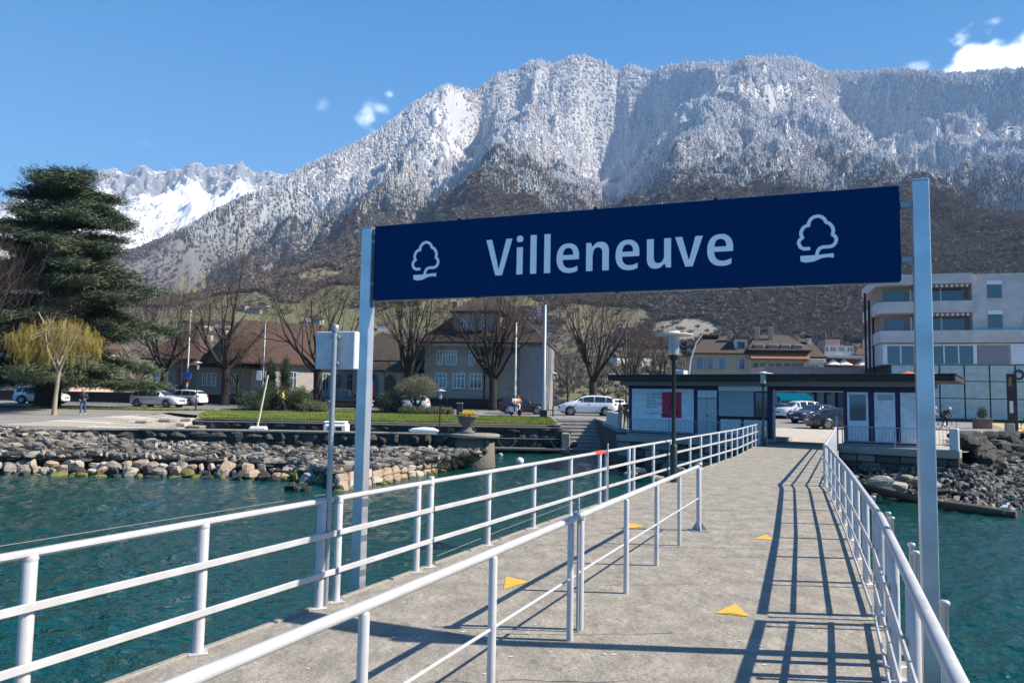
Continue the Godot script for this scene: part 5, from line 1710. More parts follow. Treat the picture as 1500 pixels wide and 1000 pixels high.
func buildings():
	# station house in the middle: two storeys, dormer, stair tower on the right, arcade wing on the left. Origin: the foot of the front under its left corner
	var k := 74.0 / 1078.6
	var t := thing("station_building", "large grey two-storey building with a wide dormer and arched windows behind the trees", "building", Vector3(-8.760, 0.772, -74.000), -0.14)
	rect_on(t, "wall", 0, -0.5, 170 * k, 6.6, -11, 0, M.plaster_grey)
	rect_on(t, "plinth", -0.04, -0.4, 160 * k, 1.5, -0.2, 0.08, M.plaster, 0.02)
	rect_on(t, "band", -0.05, 2.85 + 0.9, 160 * k, 0.12, 0, 0.07, M.plaster)
	var tower := rect_on(t, "stair_tower", 143 * k, -0.45, 38 * k, 7.0, -8, 0.9, M.tower_grey)
	rect_on(tower, "window", 143 * k + 0.25, 2.0, 0.7, 3.6, 0.9, 0.93, M.shutter)
	for q in [16, 43, 68]:
		window(t, q * k, 1.95, 18 * k, 1.5, 0.0, 3, null, true)
	for q in [14, 31]:
		window(t, (q + (4 if q == 14 else 0)) * k, 4.3, (9 if q == 14 else 17) * k, 1.45, 0.0, 2 if q == 14 else 4)
	window(t, 66 * k, 4.3, 9 * k, 1.45, 0.0, 2)
	for q in [14, 44, 70]:
		rect_on(t, "cellar_window", q * k, 0.35, 1.3, 0.4, 0.08, 0.1, M.glass_dark)
	var pipe := MB.new()
	pipe.tube([Vector3(90 * k, 6.0, 0.12), Vector3(90 * k, 0.0, 0.12)], [0.07], 8)
	obj("downpipe", pipe, M.roof_old, t)
	rect_on(t, "eaves", -0.8, 6.1, 186 * k, 0.28, -11.6, 0.9, M.plaster)
	var roof := gable_roof(t, "roof", -0.4, 178 * k, -11.4, 0.6, 6.38, 5.4, 0.3, M.roof_old, true, 5.5)
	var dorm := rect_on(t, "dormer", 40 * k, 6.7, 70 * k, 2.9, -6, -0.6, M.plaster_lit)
	gable_roof(t, "dormer_roof", 39 * k, 111 * k, -7.0, -0.5, 9.6, 1.9, 0.3, M.roof_old, true, 2.2)
	window(dorm, 51 * k, 7.3, 9 * k, 1.5, -0.6, 2)
	window(dorm, 82 * k, 7.3, 9 * k, 1.5, -0.6, 2)
	chimney(roof, 25 * k, 9.5, -6, 2.0)
	# arcade wing on the left
	var w := thing("arcade_wing", "low brown-roofed arcade wing joined to the left of the grey station building", "building", Vector3(-14.614, 0.812, -76.000), -0.14)
	rect_on(w, "wall", -40 * k, -0.4, 116 * k, 5.0, -9, -2.4, M.plaster_grey)
	gable_roof(w, "roof", -42 * k, 78 * k, -9.4, -1.9, 4.6, 3.2, 0.3, M.roof_old, true, 2.0)
	gable_roof(w, "porch_roof", -10 * k, 74 * k, -2.3, 1.0, 3.5, 0.9, 0.1, M.roof_old, true, 0.8)
	for q in [-8, 18, 44, 70]:
		rect_on(w, "pillar", q * k, -0.4, 0.55, 3.9, 0.2, 0.75, M.plaster, 0.03)
	for q in [-8, 18, 44]:
		var p := PackedVector2Array([Vector2(q * k + 0.55, 3.5)])
		for j in 9:
			var a := PI * j / 8.0
			p.append(Vector2((q + 17) * k - cos(a) * (13 * k - 0.35) - 0.02, 2.45 + sin(a) * 0.85))
		p.append(Vector2((q + 26) * k, 3.5))
		var s := MB.new()
		s.prism(p, Transform3D(Basis.IDENTITY, Vector3(0, 0, 0.3)), 0.35)
		obj("arch", s, M.plaster, w)
	rect_on(w, "doorway", 8 * k, 0.0, 1.2, 2.4, -2.4, -2.36, M.shutter)
	# left house: long hipped brown roof, gable end on the right lit by the sun
	var h := thing("tiled_house", "low pale house under a big brown tiled roof left of the sign post", "house", Vector3(-33.371, 0.836, -78.000), 0.06)
	var q2 := 78.0 / 1078.6
	rect_on(h, "wall", 0, -0.4, 92 * q2, 4.2, -9, 0, M.plaster)
	gable_roof(h, "roof", -6 * q2, 94 * q2, -9.5, 0.4, 3.7, 4.4, 0.2, M.roof_tile, true, 3.6)
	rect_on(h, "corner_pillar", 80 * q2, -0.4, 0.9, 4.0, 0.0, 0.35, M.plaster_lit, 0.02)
	for x in [9, 16, 23, 48, 56]:
		window(h, x * q2, 1.75, 6 * q2, 1.35, 0.0, 2)
	rect_on(h, "cellar_door", 15 * q2, -0.2, 0.8, 0.9, 0.0, 0.03, M.shutter)
	var h2 := thing("tiled_house", "sunlit house end with three tall white windows under a reddish tiled roof", "house", Vector3(-25.592, 0.818, -76.500), 0.62)
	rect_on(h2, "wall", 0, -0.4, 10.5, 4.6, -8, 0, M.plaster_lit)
	gable_roof(h2, "roof", -4.5, 10.8, -9, 0.3, 4.1, 4.7, 0.2, M.roof_tile, true, 3.2)
	for x in [2.6, 6.2, 7.6, 9.0]:
		window(h2, x, 1.5, 0.75, 1.9, 0.0, 2, M.plaster_white)
	rect_on(h2, "ridge_band", 1.5, 7.05, 5.5, 0.1, -3.2, -3.0, M.plaster)
	var h3 := thing("porch_house", "shaded house with a white sign and an outside stair behind the parked cars", "house", Vector3(-39.860, 0.884, -82.000), 0.0)
	rect_on(h3, "wall", 0, -0.4, 5.2, 5.0, -8, 0, M.plaster_grey)
	rect_on(h3, "base", 0, -0.4, 5.2, 1.7, 0.0, 0.08, M.plaster_pink)
	gable_roof(h3, "roof", -1, 5.4, -8.5, 0.5, 4.5, 3.6, 0.2, M.roof_tile, true, 2.6)
	rect_on(h3, "doorway", 2.6, 1.4, 0.9, 2.1, 0.0, 0.03, M.shutter)
	rect_on(h3, "doorway", 1.0, 1.4, 1.0, 1.9, 0.0, 0.03, M.glass_dark)
	rect_on(h3, "sign_plate", 0.4, 2.2, 0.5, 1.1, 0.3, 0.34, M.white_paint)
	for z in [0.5, 1.3]:
		var s := MB.new()
		s.tube([Vector3(1.0, 2.9, z), Vector3(3.4, 0.9, z)], [0.05], 6)
		obj("stair_rail", s, M.galv, h3)
	var h4 := thing("pink_house", "pale pink house showing behind the cedar at the far left", "house", Vector3(-61.830, 0.932, -86.000), -0.1)
	rect_on(h4, "wall", 0, -0.4, 11, 6.4, -8, 0, M.plaster_peach)
	gable_roof(h4, "roof", 0, 11, -8, 0, 6.0, 3.4, 0.6, M.roof_tile, true, 2.5)
	for x in [1.5, 4.2, 7.0, 9.0]:
		for y in [1.2, 4.0]:
			window(h4, x, y, 1.0, 1.4, 0.0, 2, null, false, M.green_shutter)
	# low dark wall along the far side of the street
	var hedge := thing("street_wall", "low dark wall along the far side of the street", "wall")
	for i in 7:
		var a := -62.0 + i * 9.3
		obj("wall_panel", boxed(Vector3(a + 4.6, gy(72.5) + 0.45, -72.6), Vector3(9.2, 1.0, 0.35), Basis.IDENTITY, 0.03), M.stone_black, hedge)
		obj("coping", boxed(Vector3(a + 4.6, gy(72.5) + 0.98, -72.6), Vector3(9.2, 0.07, 0.45), Basis.IDENTITY, 0.02), M.stone_dark, hedge)
	# old town row seen above the kiosk roof
	var y0 := 1.0
	var a := thing("town_house", "yellow town house with a rounded brown roof corner above the kiosk", "house", Vector3(25.873, 0.633, -105.000), -0.12)
	var u := 105.0 / 1078.6
	rect_on(a, "wall", 0, 0, 86 * u, 8.1, -9, 0, M.plaster_yellow)
	gable_roof(a, "roof", -0.2, 88 * u, -9, 0, 8.0, 2.8, 0.3, M.roof_old, true, 3.0)
	for y in [3.0, 5.9]:
		for x in [6, 21, 38, 66]:
			window(a, x * u, y, 8 * u, 1.5, 0.0, 2, M.shutter_lilac, false, M.shutter_lilac)
	var dm := rect_on(a, "dormer", 62 * u, 8.5, 18 * u, 1.8, -4, -0.9, M.plaster_white)
	rect_on(dm, "window", 65 * u, 8.85, 11 * u, 1.0, -0.9, -0.87, M.window_glass)
	rect_on(dm, "dormer_roof", 60 * u, 10.3, 22 * u, 0.15, -4, -0.6, M.roof_old)
	obj("cupola", boxed(Vector3(32 * u, 10.9, -4.5), Vector3(2.4, 0.5, 2.0), Basis.IDENTITY, 0.1), M.roof_tile, a)
	chimney(a, 58 * u, 10.0, -3, 1.6)
	var b := thing("town_house", "town house with green shutters, dark roof dormers and an orange tiled eave", "house", Vector3(33.984, 0.627, -104.000), -0.12)
	rect_on(b, "wall", 0, 0, 78 * u, 7.5, -9, 0, M.plaster_green)
	gable_roof(b, "roof", -0.3, 80 * u, -9.5, 0.4, 8.5, 2.5, 0.3, M.roof_old, true, 2.0)
	var ev := MB.new()
	ev.quad(Vector3(-0.3, 7.4, 1.2), Vector3(79 * u, 7.4, 1.2), Vector3(79 * u, 8.6, -0.3), Vector3(-0.3, 8.6, -0.3))
	ev.quad(Vector3(-0.3, 7.3, 1.2), Vector3(-0.3, 7.3, -0.3), Vector3(79 * u, 7.3, -0.3), Vector3(79 * u, 7.3, 1.2))
	obj("eave", ev, M.roof_orange, b)
	for x in [0.3, 2.2, 3.9, 5.6]:
		rect_on(b, "dormer", x, 8.55, 1.4, 0.95, -3, 0.3, M.shutter, 0.1)
	for x in [2, 12, 24, 34, 46, 56, 64]:
		rect_on(b, "shutter", x * u, 4.9, 7 * u, 1.9, 0.0, 0.05, M.green_shutter if int(x) % 4 != 0 else M.window_glass)
	for x in [0, 46]:
		rect_on(b, "balcony", x * u, 4.0, 20 * u, 0.9, 0.1, 1.0, M.plaster_white, 0.03)
	for x in [14, 34]:
		chimney(b, x * u, 10.2, -3, 2.0)
	var c := thing("town_house", "narrow white house with a grey gable roof between the green and pink houses", "house", Vector3(41.078, 0.620, -103.000), -0.12)
	rect_on(c, "wall", 0, 0, 27 * u, 7.5, -9, 0, M.plaster_white)
	gable_roof(c, "roof", -0.5, 27 * u, -9, 0.2, 7.6, 2.9, 0.2, M.roof_old, true, 1.0)
	rect_on(c, "awning", 0.2, 6.9, 25 * u, 0.55, 0.0, 0.9, M.plaster_white, 0.05)
	for x in [3, 9, 15]:
		rect_on(c, "window", x * u, 4.8, 4 * u, 1.8, 0.0, 0.03, M.shutter)
	rect_on(c, "balcony", 0, 3.3, 27 * u, 1.0, 0.1, 1.0, M.plaster_white, 0.03)
	var d := thing("terrace_hotel", "pink house with a roof terrace of white parasols right of the old town row", "hotel", Vector3(44.050, -0.787, -102.000), -0.12)
	rect_on(d, "wall", 0, 0, 66 * u, 6.2, -9, 0, M.plaster_pink)
	rect_on(d, "terrace_wall", 0, 6.2, 66 * u, 1.4, -0.2, 0.1, M.plaster_pink)
	rect_on(d, "back_wall", 0, 6.2, 66 * u, 2.9, -9, -3.5, M.terracotta)
	rect_on(d, "slab_roof", 0, 9.1, 66 * u, 0.3, -9, -0.4, M.plaster_white)
	rect_on(d, "attic", 2 * u, 9.4, 40 * u, 1.5, -8, -2.4, M.plaster_white)
	rect_on(d, "parapet", 0, 9.4, 42 * u, 0.7, -2.3, -2.1, M.plaster_white)
	rect_on(d, "end_pillar", 63 * u, 0, 3 * u, 9.1, -0.4, 0.12, M.plaster_peach)
	gable_roof(d, "roof", 42 * u, 66 * u, -8, -1.5, 9.4, 1.8, 0.2, M.roof_old, true, 2.0)
	for x in [4, 10, 14, 22, 26, 34, 38]:
		rect_on(d, "window", x * u, 9.75, 2.6 * u, 0.9, -2.4, -2.37, M.shutter)
	rect_on(d, "roof_room", 5 * u, 10.9, 20 * u, 0.9, -7, -3, M.plaster_pink, 0.02)
	for x in [6, 19, 46]:
		rect_on(d, "opening", x * u + 0.6, 7.5, 6 * u, 1.4, -3.5, -3.4, M.shutter)
	var names := ["left white parasol on the pink hotel's terrace", "middle white parasol on the pink hotel's terrace", "right white parasol on the pink hotel's terrace, apart from the others"]
	for i in 3:
		var pu := thing("parasol", names[i], "parasol", d.position + d.basis * Vector3([9, 24, 50][i] * u, 6.2, -1.0), 0.0, "parasols on the hotel terrace")
		var s := MB.new()
		s.lathe(Vector3(0, 1.9, 0), [Vector2(1.25, 0), Vector2(0.0, 0.85)], 8, Basis.IDENTITY, false)
		obj("canopy", s, M.white_paint, pu)
		obj("pole", pillar(Vector3.ZERO, Vector3(0, 2.7, 0), 0.04), M.galv, pu)
	var ch := thing("chimney_stack", "white chimney with a cowl left of the pink hotel", "chimney", Vector3(42.869, 1.140, -106.000))
	obj("stack", boxed(Vector3(0, 5, 0), Vector3(0.55, 10.8, 0.55), Basis.IDENTITY, 0.03), M.plaster_white, ch)
	obj("cowl", boxed(Vector3(0, 10.4, 0), Vector3(0.8, 0.5, 0.8), Basis.IDENTITY, 0.1), M.fascia, ch)
	apartment()
	# shop front with a teal awning seen through the passage
	var sh := thing("shop", "pink shop front seen through the passage under the kiosk roof", "shop", Vector3(26.784, 0.836, -78.000), -0.1)
	rect_on(sh, "wall", 0, -0.3, 13, 5.2, -6, 0, M.plaster_pink)
	rect_on(sh, "shop_window", 1.4, 0.2, 4.2, 2.2, 0.0, 0.04, M.glass_dark)
	rect_on(sh, "door", 7.5, 0.1, 1.1, 2.3, 0.0, 0.04, M.shutter)
	rect_on(sh, "shop_window", 9.2, 0.5, 2.6, 1.8, 0.0, 0.04, M.glass_dark)
	var aw := thing("awning", "bright teal awning seen through the passage under the kiosk", "awning", Vector3(26.528, 0.758, -73.500), -0.1)
	var s := MB.new()
	s.quad(Vector3(0, 1.6, 1.1), Vector3(3.2, 1.6, 1.1), Vector3(2.9, 2.15, -0.6), Vector3(0, 2.15, -0.6))
	s.quad(Vector3(0, 1.58, 1.1), Vector3(0, 2.13, -0.6), Vector3(2.9, 2.13, -0.6), Vector3(3.2, 1.58, 1.1))
	s.quad(Vector3(0, 1.38, 1.1), Vector3(3.2, 1.38, 1.1), Vector3(3.2, 1.6, 1.1), Vector3(0, 1.6, 1.1))
	obj("canvas", s, M.teal, aw)
	for x in [0.1, 3.0]:
		obj("pole", pillar(Vector3(x, 0, 1.0), Vector3(x, 1.6, 1.0), 0.04), M.white_paint, aw)

func apartment():
	var k := 66.0 / 1078.6
	var t := thing("apartment_block", "pale grey apartment block with curved balconies and a green glass ground floor at the right", "apartment block", Vector3(34.020, 0.604, -68.000), -0.3)
	var W := 290 * k
	var at := func(u: float, v: float) -> Vector2: return Vector2((u - 1290) * k * 1.02, (620 - v) * k)
	# ground floor of glass panels with a dark grid
	rect_on(t, "ground_floor_core", 0.9, -0.3, W, 5.2, -10, -0.15, M.mullion)
	for i in 9:
		for j in 3:
			var y: float = [0.15, 2.0, 3.55][j]
			var hh: float = [1.78, 1.48, 1.4][j]
			rect_on(t, "glass_panel", 1.05 + i * 1.98, y, 1.86, hh, -0.1, -0.05, M.glass_panel, 0.01)
	var em := MB.new()
	em.lathe(Vector3.ZERO, [Vector2(0.40, 0), Vector2(0.42, 0.03), Vector2(0.27, 0.035), Vector2(0.27, 0)], 20, Basis(Vector3.RIGHT, PI / 2))
	var emo := obj("round_emblem", em, M.mullion, t)
	emo.position = Vector3((1470 - 1290) * k * 1.01, 4.12, 0.0)
	var ec := MB.new()
	ec.lathe(Vector3.ZERO, [Vector2(0.25, 0), Vector2(0.25, 0.02), Vector2(0, 0.02)], 16, Basis(Vector3.RIGHT, PI / 2))
	ec.box(Vector3(0.06, 0.04, 0.0), Vector3(0.2, 0.12, 0.06))
	obj("centre", ec, M.plaster_white, emo)
	for j in 12:
		var a := j * TAU / 12.0
		obj("tooth", boxed(Vector3(cos(a) * 0.42, sin(a) * 0.42, 0.015), Vector3(0.10, 0.10, 0.03), Basis(Vector3.BACK, a)), M.mullion, emo)
	# first floor band
	rect_on(t, "wall", 0.25, 5.0, W, 1.95, -10, -0.3, M.apartment)
	for q in [[1296, 1302, 0], [1302, 1319, 1], [1321, 1338, 1], [1346, 1360, 1], [1362, 1377, 1], [1379, 1396, 1], [1398, 1416, 1], [1416, 1421, 0], [1422, 1462, 2], [1464, 1575, 0]]:
		var x: float = (q[0] - 1290) * k
		var w: float = (q[1] - q[0]) * k
		if q[2] == 1:
			var o := rect_on(t, "window", x, 5.1, w, 1.65, -0.3, -0.22, M.window_glass)
			rect_on(o, "frame", x - 0.1, 5.1, 0.1, 1.7, -0.3, -0.18, M.white_paint)
			rect_on(o, "frame", x - 0.1, 6.72, w + 0.2, 0.1, -0.298, -0.18, M.white_paint)
		elif q[2] == 2:
			for j in 14:
				rect_on(t, "slat", x, 5.1 + j * 0.115, w, 0.108, -0.3, -0.2, M.slat_grey, 0.02)
		else:
			rect_on(t, "panel", x, 5.08, w, 1.8, -0.3, -0.15, M.panel_white, 0.01)
	# balcony band, wall and the two recessed balcony floors with curved fronts
	rect_on(t, "balcony_band", 0.12, 7.0, W, 1.12, -10, 0.0, M.apartment, 0.03)
	rect_on(t, "upper_wall", 128 * k, 8.14, W - 128 * k, 4.9, -10, -0.5, M.apartment)
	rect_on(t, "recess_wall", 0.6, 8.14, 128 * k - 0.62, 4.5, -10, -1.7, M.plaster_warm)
	var roof := rect_on(t, "roof_slab", 128 * k, 13.04, W - 128 * k, 0.2, -10, -0.45, M.apartment)
	for j in 3:
		var y: float = [9.75, 12.4, 0.0][j]
		if j == 2:
			continue
		var p := PackedVector2Array()
		for q in 7:
			var a := PI / 2 + (PI / 2) * q / 6.0
			p.append(Vector2(0.95 + cos(a) * 0.95, 0.0 + sin(a) * 1.0 - 1.0))
		p.append(Vector2(0.0, -9.0))
		p.append(Vector2(127.5 * k, -9.0))
		p.append(Vector2(127.5 * k, 0.0))
		var s := MB.new()
		var hh := 1.05 if j == 0 else 0.9
		s.prism(p, Transform3D(Basis(Vector3(1, 0, 0), Vector3(0, 0, 1), Vector3(0, -1, 0)), Vector3(0, y + hh, 0.0)), hh)
		obj("balcony", s, M.apartment, t)
	for j in 2:
		var y: float = [8.2, 10.85][j]
		for q in [[1341, 1350], [1352, 1366], [1368, 1380], [1382, 1412]]:
			var o := rect_on(t, "window", (q[0] - 1290) * k, y, (q[1] - q[0]) * k, 1.2, -1.7, -1.6, M.window_glass)
			rect_on(o, "frame", (q[0] - 1290) * k - 0.12, y, 0.12, 1.3, -1.7, -1.55, M.white_paint)
		rect_on(t, "window", 0.9, y, 1.6, 1.2, -1.7, -1.6, M.window_glass)
		# striped awning valance
		for q in 22:
			rect_on(t, "awning_stripe", (1340 + q * 3.35) * k - 1290 * k, y + 1.28, 3.2 * k, 0.22 if q % 2 else 0.26, -0.5, -0.42, M.white_paint if q % 2 else M.shutter)
		rect_on(t, "awning", 50 * k, y + 1.5, 74 * k, 0.06, -1.6, -0.4, M.shutter)
		# two wall windows with white shutter boxes
		var o := rect_on(t, "window", 148 * k, [8.3, 11.0][j], 18 * k, 1.25, -0.5, -0.42, M.window_glass)
		rect_on(o, "shutter_box", 148 * k - 0.05, [9.55, 12.25][j], 18 * k + 0.1, 0.38, -0.5, -0.38, M.white_paint, 0.02)
		rect_on(o, "sill", 148 * k - 0.05, [8.2, 10.9][j], 18 * k + 0.1, 0.1, -0.5, -0.36, M.plaster_white)
	for x in [-0.5, -0.15, 0.2]:
		obj("flue", pillar(Vector3(x, 2.0, -4.0), Vector3(x, 11.2 - x * 2.0, -4.0), 0.11), M.fascia, t)
	var lad := MB.new()
	for x in [0.0, 0.6]:
		lad.tube([Vector3(190 * k + x, 8.1, -0.2), Vector3(190 * k + x + 0.1, 9.4, -0.2)], [0.03], 5)
	for y in [8.4, 8.8, 9.2]:
		lad.tube([Vector3(190 * k, y, -0.2), Vector3(190 * k + 0.7, y, -0.2)], [0.025], 5)
	obj("metal_stand", lad, M.slat, t)

func village():
	# small houses on the lower slopes behind the town
	var spots := [[-24.42, 0.07357], [-24.09, 0.08155], [-23.79, 0.06988], [-23.49, 0.07699], [-23.08, 0.07394], [-22.92, 0.08269], [-22.71, 0.06911], [-22.51, 0.08135], [-22.2, 0.08511], [-21.92, 0.08191], [-21.59, 0.07873], [-21.37, 0.08415], [-21.02, 0.07574], [-19.69, 0.1086], [-19.45, 0.1062], [-18.89, 0.1094], [-17.57, 0.083], [-17.28, 0.08501], [-17.08, 0.0807], [-15.39, 0.09459], [-15.08, 0.09302], [-14.74, 0.096], [-15.51, 0.08368], [-11.1, 0.1014], [-10.05, 0.09101], [-24.69, 0.05975], [-24.39, 0.06255], [8.211, 0.05579], [8.578, 0.05126], [9.252, 0.05322], [9.82, 0.05698], [10.44, 0.05159]]
	var nr := N1 + N2
	var done := 0
	for q in spots:
		var i := int((q[0] - AZ0) / (AZ1 - AZ0) * (NA - 1))
		var r := 0.0
		for j in range(4, N1):
			if ter_h[i * nr + j] / ter_r[i * nr + j] > q[1] - 0.002:
				r = ter_r[i * nr + j]
				break
		if r < 140.0 or r > 1200.0:
			continue
		var az := deg_to_rad(q[0])
		var at := Vector3(r * sin(az), hill(q[0], r) - 0.3, -r * cos(az))
		var t := thing("hillside_house", "small pale house on the vineyard slope behind the town", "house", at, rng.randf_range(-0.7, 0.7), "small houses on the slope behind the town")
		var w := rng.randf_range(7.0, 12.0) * clampf(r / 480.0, 0.5, 1.2)
		rect_on(t, "wall", -w / 2, -1.5, w, 6.0 + rng.randf() * 2.0, -w * 0.6, 0, [M.plaster_white, M.plaster_white, M.plaster][done % 3])
		gable_roof(t, "roof", -w / 2, w / 2, -w * 0.6, 0, 5.6, 2.6, 0.5, M.roof_old if done % 2 else M.roof_tile, done % 2 == 0)
		for x in 3:
			rect_on(t, "window", -w / 2 + (x + 0.3) * w / 3, 2.0, w * 0.14, 1.5, 0, 0.05, M.shutter)
		done += 1

# ---------- trees ----------
func leaf_clump(size: float, count: int, flatten := 1.0, slim := 0.35) -> ArrayMesh:
	var r := RandomNumberGenerator.new()
	r.seed = 31 + count
	var s := MB.new()
	for i in count:
		var d := Vector3(r.randfn(), r.randfn() * flatten, r.randfn()).normalized()
		var side := d.cross(Vector3(r.randfn(), r.randfn(), r.randfn())).normalized() * size * slim * 0.5
		var a := Vector3(r.randf_range(-1, 1), r.randf_range(-1, 1) * flatten, r.randf_range(-1, 1)) * size * 0.7
		var sh := r.randf_range(0.8, 1.2)
		s.color(Color(sh, sh, sh))
		s.tri(a - side, a + side * 0.6 + d * size * 0.5, a + d * size)
		s.tri(a - side, a + d * size, a - side * 0.4 + d * size * 0.55)
	return s.done()

func foliage(called: String, blobs: Array, count: int, clump: Mesh, c0: Color, c1: Color, parent: Node, hollow := 0.45) -> MultiMeshInstance3D:   # blobs: [centre, half sizes]
	var places := []
	var tints := PackedColorArray()
	var vol := 0.0
	for b in blobs:
		vol += pow(b[1].x * b[1].y * b[1].z, 0.7)
	for b in blobs:
		var n := int(count * pow(b[1].x * b[1].y * b[1].z, 0.7) / vol)
		for i in n:
			var d := Vector3(rng.randfn(), rng.randfn(), rng.randfn()).normalized()
			var bump := 1.0 + nz2.get_noise_3dv(d * 2.2 + b[0]) * 0.55
			var v: Vector3 = b[0] + d * Vector3(b[1]) * pow(rng.randf_range(hollow, 1.0), 0.6) * bump
			var bs := Basis(Vector3(rng.randfn(), rng.randfn(), rng.randfn()).normalized(), rng.randf() * TAU).scaled(Vector3.ONE * rng.randf_range(0.7, 1.35))
			places.append(Transform3D(bs, v))
			tints.append(c0.lerp(c1, rng.randf()))
	return scatter(called, clump, M.leaf_dark, places, tints, parent)

var twig_count := 0

func grow(wood: MB, twigs: MB, p: Vector3, d: Vector3, len: float, r: float, level: int, o: Dictionary):
	var steps := 3 if level < 3 else 2
	var path := [p]
	var radii := [r]
	var q := p
	var dir := d
	for i in steps:
		dir = (dir + Vector3(rng.randfn(), rng.randfn(), rng.randfn()) * o.wiggle + Vector3(0, o.up * (1.0 if level < 3 else 0.6), 0)).normalized()
		q += dir * len / steps
		path.append(q)
		radii.append(lerpf(r, r * 0.55, (i + 1) / float(steps)))
	(wood if level < 3 else twigs).tube(path, radii, 7 if level < 2 else (5 if level < 3 else 3), false, level < 3)
	twig_count += 1
	if level >= o.levels:
		return
	var n: int = o.kids[level]
	for i in n:
		var f := 1.0 if i == 0 else rng.randf_range(0.35, 1.0)
		var fi := clampf(f * steps, 0, steps - 0.001)
		var at: Vector3 = (path[int(fi)] as Vector3).lerp(path[int(fi) + 1], fi - int(fi))
		var rr: float = lerpf(r, r * 0.55, f)
		var axis := dir.cross(Vector3(rng.randfn(), rng.randfn(), rng.randfn())).normalized()
		var spread: float = o.spread * (0.35 if i == 0 else rng.randf_range(0.7, 1.3))
		grow(wood, twigs, at, dir.rotated(axis, spread), len * rng.randf_range(0.6, 0.85), maxf(rr * (0.70 if i == 0 else 0.48), 0.0075), level + 1, o)

func bare_tree(label: String, at: Vector3, height: float, o: Dictionary, lean := Vector3.ZERO, group := "bare street trees"):
	var t := thing("bare_tree", label, "tree", at, 0.0, group)
	var trunk := MB.new()
	var limbs := MB.new()
	var twigs := MB.new()
	var th: float = height * o.trunk
	var r: float = o.girth
	var top := Vector3(0, th, 0) + lean
	trunk.tube([Vector3(0, -0.4, 0), Vector3(0, 0.15, 0), top * 0.5 + Vector3(0.05, 0, 0), top], [r * 1.5, r * 1.12, r * 0.95, r * 0.9], 10, false)
	obj("trunk", trunk, M.bark, t)
	for i in o.limbs:
		var a: float = TAU * i / o.limbs + rng.randf_range(-0.4, 0.4)
		var tilt: float = rng.randf_range(o.tilt0, o.tilt1)
		if i == 0:
			tilt *= 0.3
		var d := Vector3(cos(a) * sin(tilt), cos(tilt), sin(a) * sin(tilt))
		grow(limbs, twigs, top - Vector3(0, rng.randf_range(0.0, 0.5), 0), d, height * o.len * rng.randf_range(0.85, 1.1), r * rng.randf_range(0.34, 0.52), 1, o)
	obj("limbs", limbs, M.bark_dark, t)
	stuff(obj("twigs", twigs, M.twig, t))

